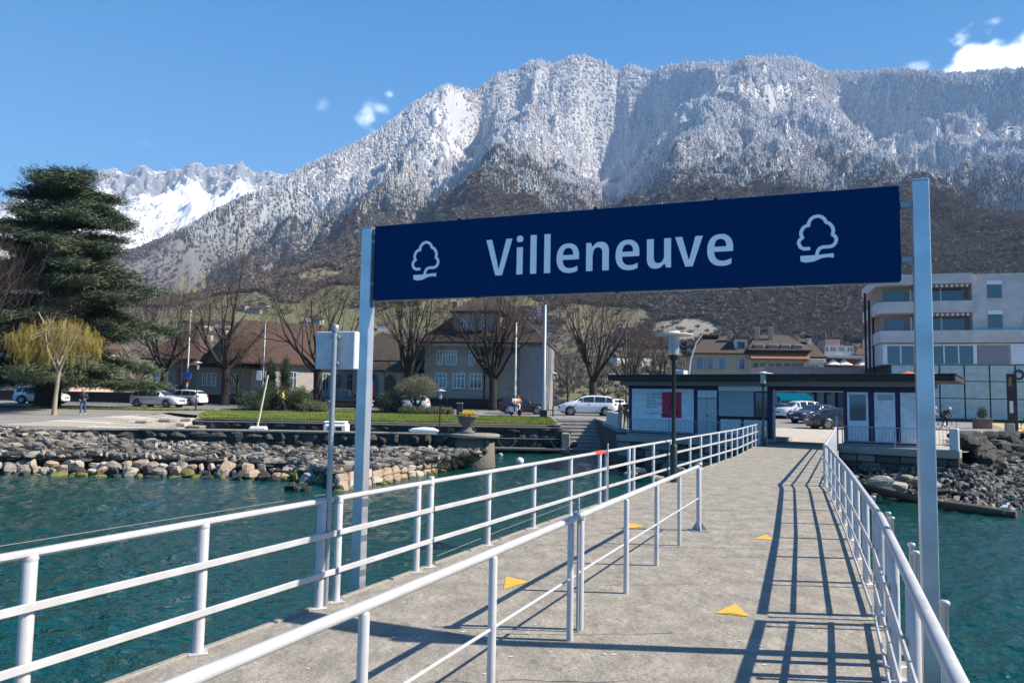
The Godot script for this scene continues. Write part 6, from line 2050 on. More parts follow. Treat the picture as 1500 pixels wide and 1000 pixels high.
func trees():
	var plane := {"wiggle": 0.13, "up": 0.10, "levels": 5, "kids": [0, 4, 4, 4, 3, 0], "spread": 0.66, "trunk": 0.24, "girth": 0.42, "limbs": 7, "tilt0": 0.4, "tilt1": 1.0, "len": 0.345}
	var lime := {"wiggle": 0.11, "up": 0.10, "levels": 5, "kids": [0, 4, 4, 4, 3, 0], "spread": 0.52, "trunk": 0.22, "girth": 0.42, "limbs": 9, "tilt0": 0.25, "tilt1": 0.82, "len": 0.35}
	bare_tree("big bare tree with spreading boughs in front of the tiled house", Vector3(-27.545, 0.688, -71.000), 14.6, plane)
	bare_tree("bare tree rising behind the white box of the signal pole", Vector3(-18.960, 0.716, -72.000), 14.2, plane)
	bare_tree("bare tree with upright boughs behind the grey-green olive tree", Vector3(-9.909, 0.688, -71.000), 13.6, lime)
	bare_tree("bare tree in front of the dormer of the grey station building", Vector3(-1.780, 0.688, -71.000), 13.8, lime)
	bare_tree("bare fan-shaped tree behind the white hatchback, left of the kiosk roof", Vector3(8.078, 0.744, -73.000), 13.4, lime)
	var small := {"wiggle": 0.12, "up": 0.12, "levels": 4, "kids": [0, 4, 4, 4, 0], "spread": 0.5, "trunk": 0.3, "girth": 0.12, "limbs": 5, "tilt0": 0.3, "tilt1": 0.8, "len": 0.28}
	bare_tree("small bare tree between the tall grey post and the fan-shaped tree", Vector3(6.116, 0.860, -80.000), 8.0, small)
	bare_tree("slim bare tree beside the trunk of the big spreading tree", Vector3(-27.485, 0.772, -74.000), 7.5, small)
	bare_tree("bare tree above the left end of the kiosk roof", Vector3(20.021, 1.100, -100.000), 11.0, plane)
	bare_tree("faint bare tree above the kiosk roof, left of the street lamp", Vector3(18.283, 1.180, -112.000), 13.0, lime)
	bare_tree("bare tree right behind the cedar's right side", Vector3(-37.703, 0.860, -80.000), 14.0, plane)
	bare_tree("thin bare tree rising behind the cedar's right edge", Vector3(-34.128, 0.812, -76.000), 11.0, small)
	bare_tree("tall bare tree whose twigs reach in from the left edge beside the cedar", Vector3(-38.027, 0.247, -52.000), 12.5, lime)
	cedar()
	willow()
	# olive tree
	var ol := thing("olive_tree", "rounded grey-green olive tree in front of the station building", "tree", Vector3(-7.891, 0.463, -61.500))
	var ot := MB.new()
	ot.tube([Vector3(0, -0.2, 0), Vector3(0.05, 0.5, 0), Vector3(-0.15, 1.2, 0)], [0.2, 0.14, 0.11], 8)
	ot.tube([Vector3(0.02, 0.4, 0), Vector3(0.4, 1.0, 0.1), Vector3(0.6, 1.7, 0.1)], [0.12, 0.09, 0.06], 7)
	ot.tube([Vector3(0.0, 0.5, 0), Vector3(-0.5, 1.1, -0.1), Vector3(-0.7, 1.8, -0.1)], [0.1, 0.08, 0.05], 7)
	obj("trunk", ot, M.bark, ol)
	foliage("crown", [[Vector3(0, 2.1, 0), Vector3(1.55, 1.0, 1.4)], [Vector3(-0.6, 1.9, 0.2), Vector3(1.1, 0.8, 1.0)], [Vector3(0.7, 2.2, 0), Vector3(1.0, 0.9, 1.0)]], 2600, leaf_clump(0.16, 8, 1.0, 0.22), Color(0.11, 0.12, 0.07), Color(0.23, 0.22, 0.14), ol, 0.2)
	# shrubs, cypresses, palms
	var sh := [
		["dark rounded shrub at the left of the flower bed", Vector3(-21.344, 0.463, -61.500), 1.6, 1.5, 0], ["dark shrub below the left cypress", Vector3(-20.539, 0.479, -62.500), 1.5, 2.2, 0], ["broad shrub below the right cypress", Vector3(-18.693, 0.479, -62.500), 1.5, 1.7, 1], ["leafy green shrub left of the signal pole", Vector3(-17.741, 0.471, -62.000), 1.1, 1.9, 1], ["low pale shrub at the signal pole's foot", Vector3(-16.381, 0.458, -61.200), 1.2, 0.8, 2],
		["low grass clump right of the olive tree", Vector3(-6.081, 0.455, -61.000), 1.3, 0.5, 2], ["small dark palm-like shrub left of the olive tree", Vector3(-10.105, 0.463, -61.500), 1.2, 1.7, 0], ["low clump at the foot of the olive tree", Vector3(-8.264, 0.447, -60.500), 0.9, 0.5, 1]]
	for q in sh:
		var t := thing("shrub", q[0], "shrub", q[1])
		obj("stem", pillar(Vector3(0, -0.2, 0), Vector3(0, q[3] * 0.6, 0), 0.06, 0.03), M.bark, t)
		var c: Array = [[Color(0.025, 0.042, 0.022), Color(0.06, 0.085, 0.04)], [Color(0.04, 0.065, 0.025), Color(0.10, 0.12, 0.05)], [Color(0.08, 0.10, 0.05), Color(0.17, 0.18, 0.09)]][q[4]]
		foliage("leaves", [[Vector3(0, q[3] * 0.5, 0), Vector3(q[2], q[3] * 0.55, q[2])], [Vector3(q[2] * 0.4, q[3] * 0.4, 0.2), Vector3(q[2] * 0.7, q[3] * 0.4, q[2] * 0.6)]], 900, leaf_clump(0.17, 8), c[0], c[1], t, 0.3)
	for q in [["slim dark cypress, the left one of two", Vector3(-20.916, 0.504, -64.000), 4.4], ["slim dark cypress, the right one of two", Vector3(-19.646, 0.504, -64.000), 4.7]]:
		var t := thing("cypress", q[0], "tree", q[1])
		obj("trunk", pillar(Vector3(0, -0.2, 0), Vector3(0, q[2] * 0.8, 0), 0.1, 0.03), M.bark, t)
		foliage("crown", [[Vector3(0, q[2] * 0.42, 0), Vector3(0.52, q[2] * 0.44, 0.52)], [Vector3(0, q[2] * 0.68, 0), Vector3(0.34, q[2] * 0.34, 0.34)]], 1300, leaf_clump(0.15, 8), Color(0.018, 0.035, 0.02), Color(0.05, 0.075, 0.035), t, 0.3)
	for q in [["small palm seen through the passage under the kiosk", Vector3(30.706, 0.716, -72.000), 2.6], ["second palm seen through the passage, near the white door", Vector3(32.654, 0.772, -74.000), 2.9]]:
		var t := thing("palm", q[0], "palm", q[1])
		obj("trunk", pillar(Vector3(0, -0.2, 0), Vector3(0, q[2] - 0.5, 0), 0.16, 0.14), M.bark, t)
		var s := MB.new()
		for i in 26:
			var a := i * 2.4
			var e := rng.randf_range(-0.3, 1.2)
			var d := Vector3(cos(a) * cos(e), sin(e), sin(a) * cos(e))
			var pth := [Vector3(0, q[2] - 0.5, 0), Vector3(0, q[2] - 0.5, 0) + d * 0.6, Vector3(0, q[2] - 0.5, 0) + d * 1.1 + Vector3(0, -0.2, 0)]
			var w := Vector3(-sin(a), 0, cos(a)) * 0.12
			s.quad(pth[0] - w * 0.3, pth[0] + w * 0.3, pth[1] + w, pth[1] - w)
			s.tri(pth[1] - w, pth[1] + w, pth[2])
		obj("fronds", s, mat(0.04, 0.06, 0.025, 0.7), t)

func cedar():
	var t := thing("cedar", "huge dark green cedar with layered spreading boughs at the left", "tree", Vector3(-37.023, 0.422, -59.000))
	var H := 19.4
	var trunk := MB.new()
	trunk.tube([Vector3(0, -0.5, 0), Vector3(0, 0.3, 0), Vector3(0.05, 3, 0), Vector3(0.3, 8, 0), Vector3(0.2, 13, 0), Vector3(0.5, 17.5, 0), Vector3(0.6, H - 0.6, 0)], [1.25, 0.95, 0.8, 0.6, 0.38, 0.16, 0.05], 12)
	trunk.tube([Vector3(0.1, 9.0, 0), Vector3(-0.9, 12, 0.4), Vector3(-1.6, 15.5, 0.5), Vector3(-2.2, 17.6, 0.4)], [0.35, 0.26, 0.14, 0.05], 8)
	obj("trunk", trunk, M.bark_dark, t)
	var limbs := MB.new()
	var places := []
	var tints := PackedColorArray()
	var reach := [[1.2, 8.4], [3.5, 8.6], [6.0, 8.2], [8.5, 7.4], [11.0, 6.4], [13.5, 5.4], [15.5, 4.9], [17.0, 4.4], [18.4, 3.4], [19.2, 2.0]]
	var n := 125
	for i in n:
		var y := lerpf(1.7, H - 0.5, pow(i / float(n - 1), 0.92)) + rng.randf_range(-0.55, 0.55)
		var a := i * 2.39996 + rng.randf_range(-0.4, 0.4)
		var L := pick(reach, y) * rng.randf_range(0.5, 1.14)
		if cos(a) < -0.2:
			L *= 0.88
		var rise := rng.randf_range(0.0, 0.22)
		var dir := Vector3(cos(a), 0, sin(a))
		var p0 := Vector3(lerpf(0, 0.5, y / H), y, 0)
		var path := []
		for k in 6:
			var f := k / 5.0
			path.append(p0 + dir * L * f + Vector3(0, L * (rise * f * 1.6 - 0.24 * f * f) + sin(f * 9 + i) * 0.12, 0) + Vector3(-dir.z, 0, dir.x) * sin(f * 4.0 + i) * 0.35)
		limbs.tube(path, [0.16, 0.13, 0.10, 0.07, 0.045, 0.02], 5, false)
		# flat sprays of needles along the outer part of the bough
		var m := int(L * 3.4)
		for k in m:
			var f := lerpf(0.22, 1.03, pow((k + rng.randf()) / m, 0.8))
			var fi := clampf(f * 5.0, 0, 4.999)
			var c: Vector3 = (path[int(fi)] as Vector3).lerp(path[int(fi) + 1], fi - int(fi))
			var side := rng.randf_range(-1, 1) * L * 0.22 * (1.0 - 0.45 * f)
			c += Vector3(-dir.z, 0, dir.x) * side + Vector3(0, -absf(side) * 0.12, 0)
			for q in 16:
				var off := Vector3(rng.randfn() * 0.5, rng.randfn() * 0.15 + 0.03, rng.randfn() * 0.5)
				var b := Basis(Vector3.UP, rng.randf() * TAU) * Basis(Vector3.RIGHT, rng.randfn() * 0.3)
				places.append(Transform3D(b.scaled(Vector3.ONE * rng.randf_range(0.7, 1.3)), c + off))
				var g := clampf(0.5 + nz2.get_noise_3dv(c * 0.6) * 0.9 + rng.randf_range(-0.35, 0.35), 0, 1)
				tints.append(Color(0.034, 0.058, 0.034).lerp(Color(0.13, 0.17, 0.10), g))
	obj("boughs", limbs, M.bark_dark, t)
	scatter("needles", leaf_clump(0.42, 12, 0.25, 0.2), M.leaf_dark, places, tints, t)

func willow():
	var t := thing("willow", "small golden weeping willow with a pale slim trunk before the cedar", "tree", Vector3(-30.574, 0.183, -49.500))
	var k := 49.5 / 1078.6
	var trunk := MB.new()
	trunk.tube([Vector3(0, -0.1, 0), Vector3(0.05, 1.2, 0), Vector3(0.16, 2.85, 0), Vector3(-0.1, 4.0, 0), Vector3(-0.75, 5.6, 0), Vector3(-1.5, 6.9, 0)], [0.17, 0.13, 0.12, 0.09, 0.06, 0.03], 9)
	trunk.tube([Vector3(0.16, 2.85, 0), Vector3(0.7, 4.1, 0.2), Vector3(1.3, 5.2, 0.3), Vector3(1.7, 6.2, 0.3)], [0.1, 0.07, 0.05, 0.02], 7)
	trunk.tube([Vector3(0.1, 2.9, 0), Vector3(-0.3, 4.2, 0.6), Vector3(-0.4, 5.6, 0.9), Vector3(0.2, 6.6, 0.8)], [0.08, 0.06, 0.05, 0.02], 7)
	trunk.tube([Vector3(0.1, 3.3, 0), Vector3(0.3, 4.8, -0.6), Vector3(0.5, 6.0, -0.9)], [0.07, 0.05, 0.02], 7)
	obj("trunk", trunk, M.bark_pale, t)
	var strand := MB.new()
	for i in 12:
		var y := -i * 0.085
		var sw := sin(i * 0.5) * 0.04
		strand.color(Color(0.6, 0.5, 0.4))
		strand.tri(Vector3(sw - 0.006, y, 0), Vector3(sw + 0.006, y, 0), Vector3(sw, y - 0.09, 0))
		for e in 2:
			var d := -1.0 if e == 0 else 1.0
			strand.color(Color(1, 1, 1) * (0.85 + 0.3 * fmod(i * 0.37, 1.0)))
			strand.tri(Vector3(sw, y, 0), Vector3(sw + d * 0.015, y - 0.05, 0.02 * d), Vector3(sw + d * 0.055, y - 0.10, 0.035 * d))
	var mesh := strand.done()
	var places := []
	var tints := PackedColorArray()
	for c in 46:
		var a := rng.randf() * TAU
		var rad := sqrt(rng.randf_range(0.02, 1.0)) * 2.6
		var hub := Vector3(-0.1 + cos(a) * rad, 6.75 - rad * rad * 0.27 + rng.randfn() * 0.35, sin(a) * rad * 0.8)
		for i in rng.randi_range(16, 46):
			var v := hub + Vector3(rng.randfn() * 0.34, -rng.randf() * rng.randf() * 1.5, rng.randfn() * 0.34)
			var b := Basis(Vector3.UP, rng.randf() * TAU) * Basis(Vector3.RIGHT, rng.randfn() * 0.25)
			places.append(Transform3D(b.scaled(Vector3(1.2, rng.randf_range(0.45, 1.3), 1.2)), v))
			tints.append(Color(0.20, 0.165, 0.035).lerp(Color(0.46, 0.37, 0.08), rng.randf()))
	scatter("hanging_twigs", mesh, M.leaf_dark, places, tints, t)
	var br := MB.new()
	for i in 60:
		var a := rng.randf() * TAU
		var rad := rng.randf_range(1.0, 2.7)
		var y := 6.6 - rad * rad * 0.24
		br.tube([Vector3(rng.randf_range(-0.9, 0.9), rng.randf_range(3.6, 5.8), rng.randf_range(-0.5, 0.5)), Vector3(cos(a) * rad * 0.6 - 0.2, y + 0.1, sin(a) * rad * 0.5), Vector3(cos(a) * rad - 0.1, y - 0.3, sin(a) * rad * 0.8)], [0.03, 0.018, 0.008], 4, false)
	obj("branches", br, M.bark_pale, t)

# ---------- vehicles ----------
func car(kind: String, paint: Material) -> Node3D:   # nose towards +x, wheels on y = 0
	var spec: Dictionary = {
		"wagon": {"L": 4.6, "W": 1.82, "belt": 0.93, "wheel": [1.42, -1.36], "r": 0.32, "prof": [[-0.5, 0.62], [-0.49, 0.95], [-0.46, 1.08], [-0.40, 1.40], [-0.30, 1.46], [-0.12, 1.49], [0.02, 1.47], [0.10, 1.40], [0.24, 0.99], [0.36, 0.93], [0.46, 0.80], [0.49, 0.66], [0.50, 0.5]], "glass": [[-0.43, -0.298], [-0.296, -0.112], [-0.106, 0.066], [0.07, 0.135]]},
		"suv": {"L": 4.5, "W": 1.86, "belt": 1.05, "wheel": [1.36, -1.34], "r": 0.36, "prof": [[-0.5, 0.7], [-0.49, 1.05], [-0.465, 1.2], [-0.42, 1.56], [-0.30, 1.64], [-0.10, 1.67], [0.02, 1.65], [0.10, 1.55], [0.22, 1.12], [0.36, 1.04], [0.46, 0.93], [0.49, 0.72], [0.50, 0.5]], "glass": [[-0.43, -0.31], [-0.30, -0.12], [-0.10, 0.05], [0.07, 0.125]]},
		"hatchback": {"L": 4.35, "W": 1.79, "belt": 0.98, "wheel": [1.33, -1.33], "r": 0.32, "prof": [[-0.5, 0.66], [-0.49, 1.02], [-0.465, 1.18], [-0.41, 1.42], [-0.30, 1.50], [-0.10, 1.53], [0.02, 1.50], [0.10, 1.41], [0.29, 1.02], [0.38, 0.95], [0.46, 0.82], [0.49, 0.66], [0.50, 0.5]], "glass": [[-0.435, -0.31], [-0.306, -0.112], [-0.106, 0.088], [0.092, 0.17]]},
		"sedan": {"L": 4.7, "W": 1.83, "belt": 0.95, "wheel": [1.44, -1.38], "r": 0.33, "prof": [[-0.5, 0.6], [-0.49, 0.98], [-0.44, 1.04], [-0.36, 1.10], [-0.24, 1.36], [-0.10, 1.45], [0.02, 1.44], [0.10, 1.36], [0.24, 0.98], [0.36, 0.92], [0.46, 0.78], [0.49, 0.64], [0.50, 0.5]], "glass": [[-0.29, -0.12], [-0.10, 0.06], [0.075, 0.13]]}}[kind]
	var t := Node3D.new()
	t.name = "parked_car"
	var L: float = spec.L
	var w: float = spec.W / 2
	var belt: float = spec.belt
	var sec := func(fx: float) -> Array:
		var top := pick(spec.prof, fx)
		var sh := minf(belt, top - 0.09)
		var house := top > belt + 0.12
		var end := clampf((0.5 - absf(fx)) / 0.10, 0.0, 1.0)
		var ww := w * lerpf(0.80, 1.0, sqrt(end))
		var y0 := 0.24 if absf(fx) < 0.44 else 0.30
		var x := fx * L
		return [Vector3(x, y0, ww * 0.86), Vector3(x, y0 + 0.10, ww * 0.97), Vector3(x, lerpf(y0, sh, 0.62), ww), Vector3(x, sh, ww * 0.955), Vector3(x, lerpf(sh, top, 0.5), ww * (0.86 if house else 0.93)), Vector3(x, top - 0.05, ww * (0.765 if house else 0.86)), Vector3(x, top - 0.005, ww * 0.55), Vector3(x, top + 0.012, 0)]
	var xs := []
	for i in 33:
		xs.append(-0.5 + i / 32.0)
	var body := MB.new()
	body.smooth(true)
	for i in xs.size() - 1:
		var a: Array = sec.call(xs[i])
		var b: Array = sec.call(xs[i + 1])
		for k in 7:
			body.quad(a[k], b[k], b[k + 1], a[k + 1])
			var f := Vector3(1, 1, -1)
			body.quad(b[k] * f, a[k] * f, a[k + 1] * f, b[k + 1] * f)
	body.smooth(false)
	for e in 2:
		var a: Array = sec.call(-0.5 if e == 0 else 0.5)
		var f := Vector3(1, 1, -1)
		for k in 7:
			if e == 0:
				body.quad(a[k] * f, a[k], a[k + 1], a[k + 1] * f)
			else:
				body.quad(a[k], a[k] * f, a[k + 1] * f, a[k + 1])
	obj("body", body, paint, t)
	var under := boxed(Vector3(0, 0.24, 0), Vector3(L * 0.9, 0.16, w * 1.6))
	obj("underbody", under, M.black_trim, t)
	# side windows
	for s in [1, -1]:
		for g in spec.glass:
			var m := MB.new()
			var n := 4
			for i in n:
				var x0 := lerpf(g[0], g[1], i / float(n)) + (0.004 if i == 0 else 0.0)
				var x1 := lerpf(g[0], g[1], (i + 1) / float(n)) - (0.004 if i == n - 1 else 0.0)
				var a: Array = sec.call(x0)
				var b: Array = sec.call(x1)
				var of := Vector3(0, 0, 0.012)
				var pa := [(a[3] as Vector3).lerp(a[4], 0.12) + of, a[4] + of, (a[4] as Vector3).lerp(a[5], 0.86) + of]
				var pb := [(b[3] as Vector3).lerp(b[4], 0.12) + of, b[4] + of, (b[4] as Vector3).lerp(b[5], 0.86) + of]
				for k in 2:
					if s == 1:
						m.quad(pa[k], pb[k], pb[k + 1], pa[k + 1])
					else:
						var f := Vector3(1, 1, -1)
						m.quad(pb[k] * f, pa[k] * f, pa[k + 1] * f, pb[k + 1] * f)
			obj("window", m, M.glass_dark, t)
	# windscreen and rear window: strips of the same skin, slightly proud
	for e in 2:
		var m := MB.new()
		var lo := -0.1
		var r0: float
		var r1: float
		if e == 0:
			r0 = 0.115
			r1 = 0.235
		else:
			r0 = -0.455 if kind != "sedan" else -0.35
			r1 = -0.415 if kind != "sedan" else -0.25
		var a: Array = sec.call(r0)
		var b: Array = sec.call(r1)
		var up := Vector3(0.012 if e == 0 else -0.012, 0.014, 0)
		var wa: float = a[5].z * 0.86
		var wb: float = b[5].z * 0.86
		var A := Vector3(a[5].x, pick(spec.prof, r0) + 0.012, 0) + up
		var Bv := Vector3(b[5].x, pick(spec.prof, r1) + 0.012, 0) + up
		m.quad(A + Vector3(0, -0.015, wa), Bv + Vector3(0, -0.015, wb), Bv, A)
		m.quad(A, Bv, Bv + Vector3(0, -0.015, -wb), A + Vector3(0, -0.015, -wa))
		obj("windscreen" if e == 0 else "rear_window", m, M.glass_dark, t)
	# wheels
	for x in spec.wheel:
		for s in [1, -1]:
			var q := Basis(Vector3.RIGHT, PI / 2 * s)
			var r: float = spec.r
			var arch := MB.new()
			arch.lathe(Vector3(x, r + 0.02, s * (w * 0.93)), [Vector2(0, 0), Vector2(r + 0.075, 0), Vector2(r + 0.075, 0.135), Vector2(0, 0.135)], 20, q)
			obj("wheel_arch", arch, M.black_trim, t)
			var ty := MB.new()
			ty.lathe(Vector3(x, r, s * (w * 0.90)), [Vector2(0, 0), Vector2(r - 0.02, 0), Vector2(r, 0.04), Vector2(r, 0.20), Vector2(r - 0.03, 0.215), Vector2(r * 0.66, 0.215), Vector2(r * 0.66, 0.20), Vector2(0, 0.20)], 22, q)
			var wh := obj("wheel", ty, M.tyre, t)
			var rim := MB.new()
			for k in 7:
				var an := k * TAU / 7
				rim.box(Vector3(x + cos(an) * r * 0.33, r + sin(an) * r * 0.33, s * (w * 0.90 + 0.205)), Vector3(r * 0.62, 0.055, 0.02), Basis(Vector3.BACK, an))
			rim.lathe(Vector3(x, r, s * (w * 0.90 + 0.19)), [Vector2(r * 0.60, 0.02), Vector2(r * 0.67, 0.03), Vector2(r * 0.67, 0.0)], 22, q)
			obj("rim", rim, M.rim, wh)
	# lamps, plates, mirrors, grille
	for s in [1, -1]:
		obj("headlight", boxed(Vector3(L * 0.468, 0.70, s * w * 0.66), Vector3(0.20, 0.13, 0.34), Basis(Vector3.UP, 0.45 * s), 0.04), M.head_lamp, t)
		obj("tail_light", boxed(Vector3(-L * 0.472, 0.88 if kind != "suv" else 1.0, s * w * 0.74), Vector3(0.16, 0.16, 0.30), Basis(Vector3.UP, -0.4 * s), 0.04), M.tail_lamp, t)
		obj("mirror", boxed(Vector3(L * 0.155, belt + 0.05, s * (w + 0.07)), Vector3(0.16, 0.13, 0.16), Basis.IDENTITY, 0.04), paint, t)
		obj("door_handle", boxed(Vector3(-0.05, belt - 0.13, s * (w * 0.985)), Vector3(0.17, 0.03, 0.03), Basis.IDENTITY, 0.01), M.black_trim, t)
	obj("plate", boxed(Vector3(-L * 0.5 - 0.01, 0.62, 0), Vector3(0.02, 0.11, 0.5)), M.plate, t)
	obj("plate", boxed(Vector3(L * 0.5 + 0.01, 0.42, 0), Vector3(0.02, 0.11, 0.4)), M.plate, t)
	obj("grille", boxed(Vector3(L * 0.495, 0.60, 0), Vector3(0.04, 0.12, w * 0.9), Basis.IDENTITY, 0.015), M.black_trim, t)
	obj("bumper_intake", boxed(Vector3(L * 0.493, 0.40, 0), Vector3(0.05, 0.10, w * 1.3), Basis.IDENTITY, 0.02), M.black_trim, t)
	return t

func vehicles():
	var paints := {}
	for q in [["white", 0.74, 0.75, 0.77], ["silver", 0.60, 0.62, 0.64], ["black", 0.012, 0.013, 0.016], ["darkred", 0.035, 0.014, 0.018], ["blue", 0.02, 0.035, 0.075], ["grey", 0.09, 0.095, 0.11]]:
		var m := mat(q[1], q[2], q[3], 0.28)
		m.clearcoat_enabled = true
		m.clearcoat = 0.6
		m.clearcoat_roughness = 0.08
		paints[q[0]] = m
	var list := [
		["suv", "white", "white off-road car half hidden behind the cedar trunk", Vector3(-42.881, 0.590, -67.500), 0.12, 0.95], ["wagon", "silver", "silver-white estate car facing right, the nearer of the two behind the promenade", Vector3(-31.025, 0.520, -65.000), -0.16, 1.0], ["wagon", "white", "white estate car seen from behind with red tail lights, right of the silver one", Vector3(-30.939, 0.646, -69.500), PI - 0.2, 0.98],
		["suv", "black", "black van-like car in deep shade behind the signal pole", Vector3(-15.037, 0.576, -67.000), 0.0, 1.1], ["hatchback", "white", "small white car behind the olive tree", Vector3(-9.416, 0.590, -67.500), PI, 0.92], ["suv", "darkred", "dark maroon off-road car beside the tall grey post", Vector3(1.008, 0.512, -64.500), 0.0, 0.92],
		["hatchback", "white", "white hatchback facing left with red tail light near the kiosk", Vector3(6.592, 0.500, -63.800), PI, 1.13], ["wagon", "white", "white car seen from behind between the hatchback and the kiosk", Vector3(9.363, 0.660, -70.000), PI * 0.62, 0.9], ["sedan", "black", "black saloon in the passage under the kiosk, red tail light to the left", Vector3(22.325, 0.190, -50.000), 0.05, 0.98],
		["sedan", "blue", "dark blue car behind the black saloon in the passage", Vector3(23.670, 0.390, -57.000), PI + 0.5, 1.0], ["suv", "silver", "silver car below the teal awning in the passage", Vector3(25.196, 0.520, -65.000), PI + 0.3, 0.95], ["sedan", "grey", "dark car at the left side of the passage under the kiosk", Vector3(24.244, 0.548, -66.000), PI * 0.6, 0.9],
		["wagon", "grey", "grey car half hidden by the trunk of the fan-shaped tree", Vector3(4.636, 0.908, -84.000), 0.0, 1.0]]
	var first := {}
	for q in list:
		var c: Node3D
		if first.has(q[0]):
			c = first[q[0]].duplicate()
		else:
			c = car(q[0], paints[q[1]])
			first[q[0]] = c.duplicate()
		for part in c.get_children():
			if part.name == "body" or str(part.name).begins_with("mirror"):
				part.material_override = paints[q[1]]
		c.name = numbered("parked_car")
		c.position = q[3]
		c.rotation.y = q[4]
		c.scale = Vector3.ONE * q[5]
		add_child(c)
		tag(c, q[2], "car", "cars along the lakeside street")
	for k in first:
		first[k].free()
	# motor scooter
	var t := thing("motor_scooter", "white motor scooter carrying two riders past the maroon car", "scooter", Vector3(0.392, 0.452, -60.800), -1.0)
	for x in [-0.6, 0.62]:
		var w := MB.new()
		w.lathe(Vector3(x, 0.26, -0.06), [Vector2(0.12, 0), Vector2(0.24, 0), Vector2(0.26, 0.03), Vector2(0.26, 0.09), Vector2(0.24, 0.12), Vector2(0.12, 0.12)], 18, Basis(Vector3.RIGHT, PI / 2))
		w.lathe(Vector3(x, 0.26, 0.02), [Vector2(0, 0), Vector2(0.13, 0), Vector2(0.13, 0.03), Vector2(0, 0.03)], 12, Basis(Vector3.RIGHT, PI / 2))
		obj("wheel", w, M.tyre, t)
	var b := MB.new()
	b.prism(PackedVector2Array([Vector2(-0.78, 0.42), Vector2(-0.4, 0.28), Vector2(0.25, 0.26), Vector2(0.42, 0.42), Vector2(0.52, 0.95), Vector2(0.44, 1.02), Vector2(0.3, 0.55), Vector2(0.1, 0.4), Vector2(-0.15, 0.42), Vector2(-0.2, 0.72), Vector2(-0.82, 0.72)]), Transform3D(Basis.IDENTITY, Vector3(0, 0, -0.17)), 0.34)
	obj("body", b, M.white_paint, t)
	obj("seat", boxed(Vector3(-0.5, 0.77, 0), Vector3(0.7, 0.12, 0.3), Basis.IDENTITY, 0.04), M.black_trim, t)
	obj("handlebar", pillar(Vector3(0.42, 1.06, -0.3), Vector3(0.42, 1.06, 0.3), 0.02), M.black_trim, t)
	obj("headlight", boxed(Vector3(0.53, 0.9, 0), Vector3(0.06, 0.14, 0.18), Basis.IDENTITY, 0.03), M.head_lamp, t)

func bicycle(label: String, at: Vector3, turn: float):
	var t := thing("bicycle", label, "bicycle", at, turn, "racing bicycles of the riders")
	for x in [-0.5, 0.52]:
		var tyre := MB.new()
		var pts := []
		for i in 25:
			pts.append(Vector3(x + cos(i * TAU / 24) * 0.335, 0.35 + sin(i * TAU / 24) * 0.335, 0))
		tyre.tube(pts, [0.016], 6, false)
		var w := obj("wheel", tyre, M.tyre, t)
		var sp := MB.new()
		for i in 10:
			var a := i * TAU / 10
			sp.tube([Vector3(x, 0.35, 0.01), Vector3(x + cos(a) * 0.33, 0.35 + sin(a) * 0.33, 0)], [0.003], 3, false)
		obj("spokes", sp, M.rim, w)
	var f := MB.new()
	for q in [[[-0.5, 0.35], [-0.02, 0.30]], [[-0.02, 0.30], [-0.16, 0.85]], [[-0.15, 0.80], [0.36, 0.84]], [[-0.02, 0.30], [0.38, 0.74]], [[-0.5, 0.35], [-0.15, 0.80]], [[0.36, 0.88], [0.52, 0.35]]]:
		f.tube([Vector3(q[0][0], q[0][1], 0), Vector3(q[1][0], q[1][1], 0)], [0.018], 6)
	obj("frame", f, M.black_trim, t)
	obj("saddle", boxed(Vector3(-0.19, 0.90, 0), Vector3(0.26, 0.05, 0.12), Basis.IDENTITY, 0.02), M.black_trim, t)
	var h := MB.new()
	h.tube([Vector3(0.36, 0.95, -0.2), Vector3(0.44, 0.95, -0.18), Vector3(0.44, 0.95, 0.18), Vector3(0.36, 0.95, 0.2)], [0.014], 6)
	h.tube([Vector3(0.37, 0.86, 0), Vector3(0.44, 0.95, 0)], [0.016], 6)
	obj("handlebar", h, M.black_trim, t)
	var c := MB.new()
	c.lathe(Vector3(-0.02, 0.30, 0.03), [Vector2(0, 0), Vector2(0.1, 0), Vector2(0.1, 0.01), Vector2(0, 0.01)], 14, Basis(Vector3.RIGHT, PI / 2))
	obj("crank", c, M.rim, t)

